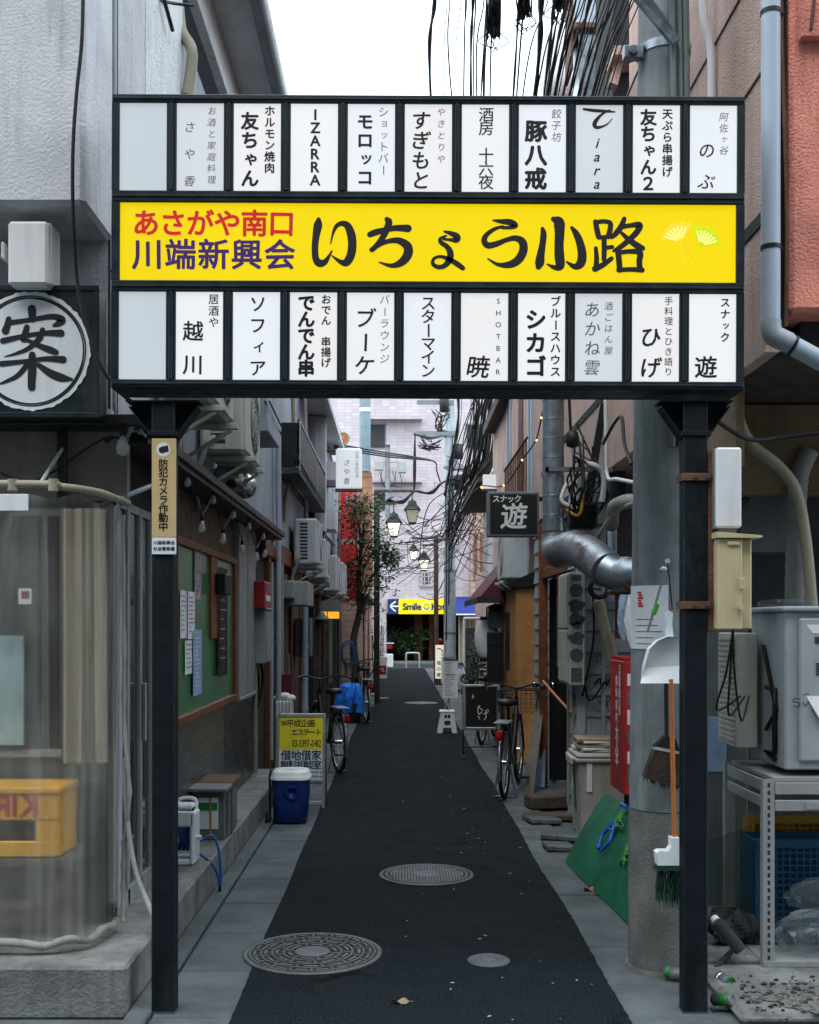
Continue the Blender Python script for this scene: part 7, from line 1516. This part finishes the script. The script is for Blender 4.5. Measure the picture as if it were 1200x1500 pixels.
# things in the alcove
b = MB(); b.box(1.66, 1.9, 5.95, 6.5, .07, 1.6, .006); b.box(1.67, 1.78, 5.943, 5.95, .8, 1.1, 0, 1); solo('locker', b, ['box_green_grey', 'paper_blue'], 'tall dull grey locker in the shade behind the gate post', 'locker')
b = MB()
for k in range(3): b.tube(smooth([P(1074, 922, 4.6), P(1064 + 6 * k, 985, 4.8), P(1050 + 18 * k, 1040 + 8 * k, 5.0), P(1085 + 6 * k, 1020, 5.2)], 5), .005, 6)
solo('cable', b, 'cable', 'loose black leads hanging from the cream cabinet', 'cable')
hp = thing('heat_pump', 'large grey-white heat pump with scribbled front on a slotted steel rack', 'heat pump', (2.2, 5.25, .93))
x0, x1, y0, y1, z0, z1 = 1.765, 2.7, 5.0, 5.48, .935, 1.66
b = MB(); b.box(x0, x1, y0, y1, z0, z1, .008); b.box(x0 - .02, x1 + .02, y0 - .03, y1 + .02, z1, z1 + .025, .008); b.box(x0 + .06, x1 - .04, y0 - .02, y0 - .001, z0 + .04, z1 - .03, .015); part('casing', b, 'pump_grey', hp)
b = MB(); b.prism([(x0 + .09, y0 - .02, z1 - .06), (x1, y0 - .02, z1 - .04), (x1, y0 - .045, z1 - .09), (x0 + .12, y0 - .022, z1 - .1)], (0, .01, 0)); b.prism([(x0 + .09, y0 - .02, z0 + .34), (x1, y0 - .02, z0 + .34), (x1, y0 - .05, z0 + .25), (x0 + .14, y0 - .05, z0 + .24)], (0, .012, 0)); parts_of('front_moulding', b, 'box_white', hp)
b = MB(); b.box(x0 + .13, x1, y0 - .024, y0 - .02, z1 - .145, z1 - .115)
for k in range(5): b.box(x0 + .135, x1, y0 - .0235, y0 - .02, z1 - .29 + .012 * k, z1 - .283 + .012 * k)
part('vent_slot', b, 'ac_slot', hp)
b = MB(); UC = 4.97 / F; b.brush([[(1173, -1024, 1.2), (1164, -1024, 1.4), (1163, -1028, 1.4), (1172, -1030, 1.4), (1170, -1036, 1.3), (1163, -1034, 1)], [(1177, -1028, 1.2), (1180, -1034, 1.3), (1186, -1028, 1.2), (1190, -1024, 1.2), (1196, -1030, 1.3), (1192, -1034, 1.2)], [(1190, -1041, 1.2), (1198, -1038, 1.3), (1206, -1034, 1)], [(1178, -1018, 1), (1184, -1016, 1), (1186, -1018, 1)]], Vector((PX(0, 4.97), 4.976, PZ(0, 4.97))), UX, UZ, UC, UC, UC); part('graffiti', b, 'graffiti', hp)
b = MB()
for k in range(4): b.box(x0 + .175 + .055 * k, x0 + .215 + .055 * k, y0 - .023, y0 - .02, z0 + .075, z0 + .115)
part('badge', b, 'handle_orange', hp)
b = MB(); b.tube([(x0 - .01, 5.22, 1.3), (x0 - .012, 5.1, 1.3), (x0 - .012, 5.1, 1.0), (x0 - .012, 5.24, 1.0), (x0 - .012, 5.1, .97)], .012, 6); b.tube([(x0 - .012, 5.26, 1.5), (x0 - .012, 5.08, 1.2), (x0 - .012, 5.22, 1.1)], .010, 6); part('cable', b, 'cable', hp)
b = MB(); b.box(1.64, 1.74, 5.3, 5.62, 1.0, 1.56, .006)
for k in range(20): b.box(1.632, 1.64, 5.33, 5.59, 1.03 + .026 * k, 1.042 + .026 * k)
solo('radiator_unit', b, 'ac_cream', 'narrow finned cream unit standing before the heat pump side', 'radiator')
b = MB(); b.box(PX(1128, 5.2), PX(1182, 5.2), 5.1, 5.4, 1.685, 1.72, .015); solo('plastic_tray', b, 'bag_plastic', 'upturned clear plastic tray on the heat pump', 'tray')
rk = thing('steel_rack', 'slotted grey steel rack under the heat pump', 'rack', (2.2, 5.25, .05))
for (x, y_) in ((1.675, 4.95), (1.69, 5.58), (2.95, 4.95), (2.95, 5.58)):
    b = MB(); b.box(x - .026, x + .026, y_, y_ + .004, .052, .9); b.box(x - .026, x - .022, y_ + .004, y_ + .04, .052, .9)
    for k in range(24):
        if y_ < 5: b.box(x - .006, x + .006, y_ - .0008, y_, .08 + .034 * k, .1 + .034 * k, 0, 1)
    part('leg', b, ['aluminium_frame', 'ac_slot'], rk)
b = MB()
for (za, zb_) in ((.83, .885), (.755, .805)): b.box(1.702, 2.93, 4.945, 4.955, za, zb_, .003); b.box(1.675, 1.685, 4.96, 5.58, za, zb_, .003)
b.box(1.7, 2.95, 4.96, 5.6, .887, .905); b.box(1.65, 2.97, 4.94, 5.6, .052, .075, 0); parts_of('beam', b, 'aluminium_frame', rk)
b = MB(); b.box(1.84, 2.1, 4.938, 4.945, .765, .795); part('label_plate', b, 'box_grey', rk)
def mesh_crate(name, x0, x1, y0, y1, z0, z1, mt, lab):
    b = MB(); nx, nz = int((x1 - x0) / .032), int((z1 - z0) / .03)
    for k in range(nx + 1): x = x0 + (x1 - x0) * k / nx; b.box(x - .004, x + .004, y0, y0 + .006, z0, z1)
    for k in range(nz + 1): z = z0 + (z1 - z0) * k / nz; b.box(x0, x1, y0 + .001, y0 + .007, z - .004, z + .004)
    b.box(x0 - .01, x1 + .01, y0 - .008, y0 + .012, z1 - .04, z1 + .005, .004); b.box(x0 - .01, x0 + .03, y0 - .008, y0 + .012, z0, z1 - .04, .004); b.box(x0, x1, y1 - .01, y1, z0, z1); b.box(x0 - .01, x0 + .0, y0 + .012, y1, z0, z1)
    for k in range(5): b.prism([(x0 + .2 + .09 * k, y0 - .006, z0 + .2), (x0 + .23 + .09 * k, y0 - .006, z0 + .2), (x0 + .38 + .09 * k, y0 - .006, z0 + .4), (x0 + .35 + .09 * k, y0 - .006, z0 + .4)], (0, .008, 0))
    return solo(name, b, mt, lab, 'crate')
mesh_crate('crate', 1.70, 2.7, 5.2, 5.42, .08, .575, 'crate_blue', 'blue lattice crate on its side under the steel rack')
mesh_crate('crate', 1.74, 2.75, 5.45, 5.5, .1, .645, 'crate_amber', 'amber lattice crate behind the blue one under the rack')
def bag(c, r, seed, mt, lab, nm='plastic_bag'):
    rnd = random.Random(seed); ph = [rnd.uniform(0, 6) for _ in range(5)]; vs = []; n, m_ = 30, 14
    for j in range(m_ + 1):
        a_ = -math.pi / 2 + math.pi * j / m_
        for i in range(n):
            a = 2 * math.pi * i / n; q = 1 + .13 * math.sin(3 * a + ph[0] + 2 * a_) + .1 * math.sin(7 * a + ph[1] - 3 * a_) + .07 * math.sin(11 * a + ph[2] + 5 * a_)
            vs.append(Vector(c) + Vector((r[0] * q * math.cos(a_) * math.cos(a), r[1] * q * math.cos(a_) * math.sin(a), r[2] * (math.sin(a_) * q + 1) if True else 0)))
    b = MB(); b.add(vs, [[j * n + i, j * n + (i + 1) % n, (j + 1) * n + (i + 1) % n, (j + 1) * n + i] for j in range(m_) for i in range(n)], 0, False); return solo(nm, b, mt, lab, 'bag')
bag((1.98, 5.08, .07), (.24, .12, .1), 3, 'bag_plastic', 'clear crumpled plastic bag, bulkiest under the steel rack')
bag((2.02, 5.14, .26), (.2, .05, .07), 8, 'bag_plastic', 'clear crumpled plastic bag resting against the blue crate')
bag((1.62, 5.25, .07), (.14, .1, .08), 5, 'wall_dark', 'dark slumped bag at the foot of the steel rack', 'rubbish_bag')
b = MB(); b.tube([P(1050, 1350, 4.98), P(1085, 1392, 4.95)], .03, 12); b.tube([P(1046, 1345, 5.0), P(1050, 1350, 4.98)], .02, 10, 1); b.tube([P(1080, 1385, 5.05), P(1048, 1418, 4.95)], .012, 8); solo('folded_umbrella', b, ['wall_dark', 'box_white'], 'dark folded umbrella lying beside the rack leg', 'umbrella')
b = MB(); g0 = [(1.44, 5.4, .07), (1.7, 5.1, .62), (2.3, 5.1, .5), (2.3, 4.98, .1), (1.6, 5.0, .07)]; b.add([(1.42, 5.7, .4), (1.66, 5.14, .66), (1.66, 5.14, .1), (1.42, 5.6, .08)], [[0, 1, 2, 3]]); solo('net', b, 'net_green', 'dark green crow net slung beside the steel rack', 'net')
for i, (px, py, rz, rx, mts, lab) in enumerate(((988, 1442, 60, 90, ('bin_green', 'steel_grey', 'black_metal'), 'crushed white and green can by the round pole foot'), (1062, 1452, 20, 90, ('chrome', 'steel_grey', 'bin_green'), 'silver can lying against the gate post foot'), (1058, 1482, 50, 80, ('wall_dark', 'bin_green', 'steel_grey'), 'dark can with green rim beside the silver can'))):
    Yc_ = GY(py); c = Vector((PX(px, Yc_), Yc_, .05)); b = MB(); b.lathe([(.0001, -.055), (.026, -.055), (.033, -.045), (.033, -.02)], c, 18, 0); b.lathe([(.033, -.02), (.031, .02), (.033, .045)], c, 18, 1); b.lathe([(.033, .045), (.027, .058), (.026, .054), (.0001, .054)], c, 18, 2)
    b.xf(0, Matrix.Translation(c) @ Matrix.Rotation(R(rz), 4, 'Z') @ Matrix.Rotation(R(rx), 4, 'X') @ Matrix.Scale(.8, 4) @ Matrix.Translation(-c)); solo('drink_can', b, list(mts), lab, 'can', 'empty cans by the post')
# hood, ducts and pipes in the alcove
b = MB(); c = P(1122, 770, 6.7); pr = [(-.16, -.16)] + [(-.16 * math.cos(a) if False else -.16 + .3 * (1 - math.cos(a)) / 2 * 1.0, .2 * math.sin(a)) for a in [math.pi * k / 16 for k in range(9)]] + [(.16, .2), (.16, -.16)]
b.prism([c + Vector((x, 0, z)) for x, z in pr], (0, .3, 0)); solo('vent_hood', b, 'steel_grey', 'grey rounded wall vent hood in the alcove', 'vent hood')
b = MB(); pts = smooth([P(1185, 660, 5.9), P(1170, 700, 5.9), P(1166, 780, 5.9), P(1164, 890, 5.9)], 12); b.tube(pts, [.05 + .004 * (i % 2) for i in range(len(pts))], 12); solo('flexible_duct', b, 'pipe_lagged', 'ribbed pale flexible duct down to the heat pump', 'duct')
b = MB(); b.tube(smooth([P(1072, 570, 5.3), P(1082, 615, 5.3), P(1100, 650, 5.3), P(1140, 683, 5.3), P(1166, 720, 5.3), P(1180, 790, 5.3), P(1190, 895, 5.3)], 7), .028, 10); solo('lagged_pipe', b, 'pipe_cream', 'cream lagged pipe curving through the alcove to the heat pump', 'pipe')
b = MB(); b.tube(smooth([P(1040, 608, 4.7), P(1070, 630, 4.8), P(1100, 644, 4.9), P(1150, 640, 5.0), P(1230, 630, 5.0)], 5), .010, 8); solo('cable', b, 'cable', 'black cable running from the gate post top across the alcove', 'cable')

# ---------------------------------------------------------------- galvanised duct and the tangle by the siding house
du = thing('exhaust_duct', 'fat galvanised exhaust duct dropping to a bent elbow by the snack sign', 'duct', (1.17, 8.3, 2.1))
x = PX(810.5, 8.3); b = MB(); b.tube([(x, 8.3, 5.3), (x, 8.3, PZ(778, 8.3))], .081, 24)
z = PZ(778, 8.3) + .12
while z < 5.3: b.ring((x, 8.3, z), .081, .004, 'z', 24, 4); z += .145
part('riser', b, 'galvanised', du)
b = MB(); pts = smooth([(x, 8.3, PZ(782, 8.3)), (x + .005, 8.28, PZ(800, 8.3)), P(822, 808, 8.15), P(842, 803, 7.9), P(866, 815, 7.65), P(890, 835, 7.45)], 6); b.tube(pts, [.088] * 3 + [.088 + .04 * min(1, (i - 2) / 10) for i in range(3, len(pts))], 24); part('elbow', b, 'galv_rusty', du)
b = MB(); pts = smooth([P(888, 833, 7.46), P(905, 842, 7.4), P(920, 842, 7.35), P(945, 840, 7.3)], 6); b.tube(pts, .116, 24); b.ring(P(880, 826, 7.52), .125, .006, 'y', 24, 6); part('outlet', b, 'galvanised', du)
b = MB(); b.tube([P(911, 841, 7.38), P(921, 841, 7.36)], .119, 24); part('foil_band', b, 'foil', du)
b = MB(); b.box(PX(800, 8.2), PX(875, 8.2), 8.2, 8.24, PZ(690, 8.2), PZ(684, 8.2)); b.box(PX(800, 8.2), PX(804, 8.2), 8.2, 8.5, PZ(690, 8.2), PZ(684, 8.2)); b.box(PX(868, 8.2), 1.62, 8.22, 8.3, PZ(690, 8.2), PZ(684, 8.2)); parts_of('bracket', b, 'steel_grey', du)
rnd = random.Random(14)
def clutter(lab, mt, pts, r, nm='pipe', cat='pipe'): solo(nm, MB().tube(smooth([P(*p) for p in pts], 6), r, 8), mt, lab, cat)
clutter('slim white pipe running down the pink wall then bending into the alcove', 'box_white', [(887, 585, 8.0), (888, 650, 8.0), (890, 698, 8.0), (905, 702, 7.6), (935, 708, 7.2)], .014)
clutter('grey cable draped in an arch over the pink wall', 'black_metal', [(884, 650, 7.8), (900, 620, 7.4), (911, 612, 7.2), (915, 650, 7.1), (925, 680, 6.9)], .012, 'cable', 'cable')
clutter('fat blue-grey drain pipe behind the galvanised duct', 'pvc_blue', [(897, 775, 8.0), (897, 830, 8.0), (897, 880, 8.0)], .035)
clutter('lagged pipe turning down from the dark alcove edge', 'pipe_lagged', [(940, 735, 7.2), (915, 735, 7.4), (899, 745, 7.6), (896, 770, 7.9)], .05)
clutter('pair-wrapped pale pipe slanting up to the alcove edge', 'pipe_cream', [(872, 795, 8.1), (885, 772, 7.8), (905, 748, 7.5), (935, 735, 7.1)], .016)
clutter('white hose looping under the bracket of the duct', 'box_white', [(836, 640, 8.2), (838, 690, 8.2), (826, 718, 8.2), (824, 735, 8.2), (845, 745, 8.2)], .016, 'hose', 'hose')
clutter('yellowish hose hooked under the white hose', 'crate_amber', [(822, 735, 8.25), (832, 748, 8.2), (850, 752, 8.1), (856, 700, 8.1)], .012, 'hose', 'hose')
clutter('pale conduit elbow beside the black wire bundle', 'pvc_grey', [(862, 680, 8.1), (872, 682, 8.0), (881, 690, 8.0), (885, 705, 8.0), (882, 735, 8.0)], .022, 'conduit', 'pipe')
b = MB(); b.box(PX(833, 8.4), PX(873, 8.4), 8.3, 8.5, PZ(775, 8.4), PZ(738, 8.4), .02)
for k in range(15):
    p = [P(rnd.uniform(838, 880), rnd.uniform(620, 680), rnd.uniform(8.0, 8.6)), P(rnd.uniform(835, 885), rnd.uniform(680, 715), rnd.uniform(7.9, 8.4)), P(rnd.uniform(830, 890), rnd.uniform(710, 745), rnd.uniform(8.0, 8.4)), P(rnd.uniform(838, 872), rnd.uniform(745, 775), 8.35)]
    b.tube(smooth(p, 5), rnd.choice((.006, .008, .011)), 5)
solo('wire_bundle', b, 'cable', 'black bundle of knotted wires behind the galvanised duct', 'wires')
b = MB(); b.lathe([(.0001, -.07), (.045, -.055), (.052, .0), (.04, .05), (.0001, .065)], P(839, 643, 8.1), 16); b.tube([P(834, 585, 8.1), P(836, 630, 8.1)], .012, 6); solo('splice_case', b, 'black_plastic', 'small dark bulb-shaped cable case beside the galvanised duct', 'cable case')
b = MB(); b.prism([P(855, 735, 8.5), P(868, 735, 8.5), P(890, 590, 8.5), P(880, 590, 8.5)], (0, .05, 0)); b.prism([P(826, 760, 8.6), P(832, 765, 8.6), P(862, 720, 8.6), P(858, 716, 8.6)], (0, .04, 0)); solo('stair_stringer', b, 'black_metal', 'dark slanting steel member behind the galvanised duct', 'steel beam')

# ---------------------------------------------------------------- wires
rnd = random.Random(31)
W = [(905, 868, 728, 660, .006), (915, 872, 722, 664, .006), (925, 884, 736, 670, .007), (938, 890, 734, 668, .006), (888, 846, 720, 662, .005), (850, 818, 716, 660, .006), (844, 812, 708, 657, .012), (864, 834, 712, 659, .014), (832, 802, 703, 656, .015), (900, 856, 718, 661, .012), (637, 631, 672, 652, .016), (655, 652, 676, 655, .004), (676, 668, 690, 654, .004), (684, 680, 694, 657, .004), (693, 690, 698, 656, .013), (697, 694, 702, 660, .007), (713, 708, 706, 659, .008), (722, 718, 710, 657, .008),
     (760, 752, 712, 660, .011), (768, 757, 716, 662, .009), (793, 784, 718, 661, .024), (820, 800, 722, 664, .008), (812, 797, 727, 668, .014), (828, 806, 731, 670, .007), (836, 815, 735, 668, .006), (858, 826, 726, 664, .006), (872, 838, 733, 668, .006), (880, 850, 729, 672, .007), (895, 858, 736, 668, .006)]
for i, (a, c, d, e, r_) in enumerate(W):
    Y0 = 5.6 + rnd.uniform(0, .4); b = MB(); pts = smooth([P(a + (a - c) * .8, -110, Y0 - .5), P(a, 0, Y0 + .4), P(c, 140, Y0 + 2.0), P((c + d) / 2, 430, 13.5), P(d, 600, 19.5), P(d - 12, 680, 23.5), P(e, 745 + rnd.uniform(-60, 60), 27.75)], 9)
    b.tube(pts, [r_ * .68 * (1 + max(0, k - 20) * .075) * (1 + .25 * math.sin(i * 2 + k * 1.3) * (r_ > .01)) for k in range(len(pts))], 6)
    solo('overhead_cable', b, 'cable', 'black cable in the bundle strung over the gate sign down the lane', 'cable', 'overhead cables above the lane')
rnd = random.Random(5)
for i in range(20):                                  # the finer service wires
    a = rnd.choice((rnd.uniform(640, 740), rnd.uniform(800, 935), rnd.uniform(830, 935))); c = 640 + (a - 640) * .82 + rnd.uniform(-8, 8); d = rnd.uniform(670, 738); b = MB()
    pts = smooth([P(a + (a - c) * .8, -110, 5.4), P(a, 0, 6.2), P(c, 140, 7.9), P((c + d) / 2 + rnd.uniform(-15, 15), 430, 13.5), P(d, 600, 19.5), P(d - rnd.uniform(0, 30), 690, 23.5), P(658 + rnd.uniform(-4, 10), rnd.uniform(660, 820), 27.75)], 9)
    b.tube(pts, [.0022 + .0002 * k for k in range(len(pts))], 4); solo('overhead_cable', b, 'cable', 'thin service wire fanning out above the gate sign towards the slender pole', 'cable', 'thin service wires above the lane')
def closure(px, y0, y1, w, lab, seed):
    rnd = random.Random(seed); b = MB(); b.tube([P(px, y0, 6.2), P(px, y1, 6.3)], w * .75, 12)
    for k in range(40): x = px + rnd.gauss(0, w * 90); b.tube(smooth([P(x, y0, 6.15 + rnd.random() * .2), P(x + rnd.uniform(-3, 3), (y0 + y1) / 2, 6.1 + rnd.random() * .2), P(x + rnd.uniform(-4, 4), y1 + rnd.uniform(-6, 10), 6.2 + rnd.random() * .2)], 3), .005, 5)
    for k in range(6): x = px + rnd.uniform(-10, 10); b.tube(smooth([P(x, y1, 6.3), P(x + rnd.uniform(-14, 14), y1 + 14, 6.35), P(px + rnd.uniform(-6, 6), y1 + rnd.uniform(20, 34), 6.4)], 5), .003, 5)
    solo('cable_closure', b, 'cable', lab, 'cable closure')
closure(724, -40, 48, .046, 'thick shaggy black cable closure hanging above the gate sign', 1)
closure(768, -40, 20, .04, 'knotted cable joint beside the shaggy closure above the gate sign', 2)
closure(818, -40, 8, .03, 'small cable joint next to the flue above the gate sign', 6)
b = MB(); rnd = random.Random(77)
pole = lambda py, Y_=27.8: P(658, py, Y_)
for k in range(50):                                  # the thin drop wires nobody could count
    Ya_ = rnd.uniform(20, 34); py = rnd.gauss(790, 45); py = max(640, min(870, py))
    a = pole(py); side = rnd.random()
    if side < .42: q = P(rnd.uniform(545, 600), rnd.uniform(740, 880), Ya_)
    elif side < .8: q = P(rnd.uniform(700, 745), rnd.uniform(690, 870), rnd.uniform(16, 26))
    else: q = P(rnd.uniform(585, 640), rnd.uniform(840, 880), rnd.uniform(36, 43))
    b.tube(sag(a, q, rnd.uniform(.03, .3), 12), rnd.choice((.006, .008, .011)), 4, 0, False)
for k in range(14):
    p = [pole(rnd.uniform(700, 800)) + Vector((rnd.uniform(-.4, .4), -.3, 0)), P(rnd.uniform(640, 700), rnd.uniform(690, 800), rnd.uniform(24, 28)), P(rnd.uniform(600, 710), rnd.uniform(720, 800), rnd.uniform(24, 29)), P(rnd.uniform(560, 720), rnd.uniform(760, 850), rnd.uniform(22, 32))]
    b.tube(smooth(p, 7), rnd.choice((.008, .012)), 4, 0, False)
tag(link_mesh('wire_tangle', b, 'cable'), 'tangle of thin drop wires around the slender grey pole', 'wires', kind='stuff')
b = MB()
for k in range(5): b.tube(smooth([P(565 + k, 735 - k, 24), P(590, 733 + k, 24.5), P(607, 720, 25), P(620 + k, 722, 25.5), P(635, 722 - k, 26), P(650, 706, 26.5), P(680, 698 + k, 27)], 5), .022, 6)
for k in range(4): b.tube(smooth([P(607, 720, 25), P(606 + k, 690, 25), P(608, 640, 25), P(609, 637, 25), P(630, 640 + k, 25.5), P(652, 638, 27)], 5), .018, 6)
for k in range(3): b.tube(smooth([P(490, 650 + 3 * k, 19), P(560, 662 + 3 * k, 22), P(600, 668 + 2 * k, 24), P(636, 676, 26), P(640, 690, 26), P(645, 706, 26.3)], 5), .017, 6)
for k in range(12): b.tube(smooth([P(611 + rnd.uniform(0, 38), 640 + rnd.uniform(0, 16), 25.4), P(611 + rnd.uniform(0, 38), 645 + rnd.uniform(0, 18), 25.6), P(611 + rnd.uniform(0, 38), 640 + rnd.uniform(0, 20), 25.8)], 5), .012, 5)
for k in range(12): b.tube(smooth([P(632 + rnd.uniform(0, 28), 595 + rnd.uniform(0, 16), 27), P(636 + rnd.uniform(0, 18), 610 + rnd.uniform(0, 18), 27), P(640 + rnd.uniform(0, 18), 632, 27.4)], 5), .012, 5)
solo('cable_loop', b, 'cable', 'heavy black cable loop hung with coiled wire across the lane', 'cable')
fl_ = thing('fairy_lights', 'dark wire with tiny warm bulbs strung along the railing', 'string lights', P(740, 700, 10.6))
b = MB(); pth = smooth([P(812, 585, 9.6), P(797, 600, 9.9), P(793, 612, 10.1), P(785, 645, 10.6), P(765, 674, 10.8), P(738, 711, 11.2), P(706, 712, 14), P(690, 725, 16)], 5); b.tube(pth, .008, 5); part('wire', b, 'cable', fl_)
for (px, py, Y_) in ((797, 600, 9.85), (793, 612, 10.05), (786, 645, 10.55), (765, 674, 10.75), (738, 711, 11.15), (706, 714, 13.9)): part('bulb', MB().sphere(P(px, py, Y_), .012 if Y_ < 13 else .018, 8), 'bulb_tiny', fl_)
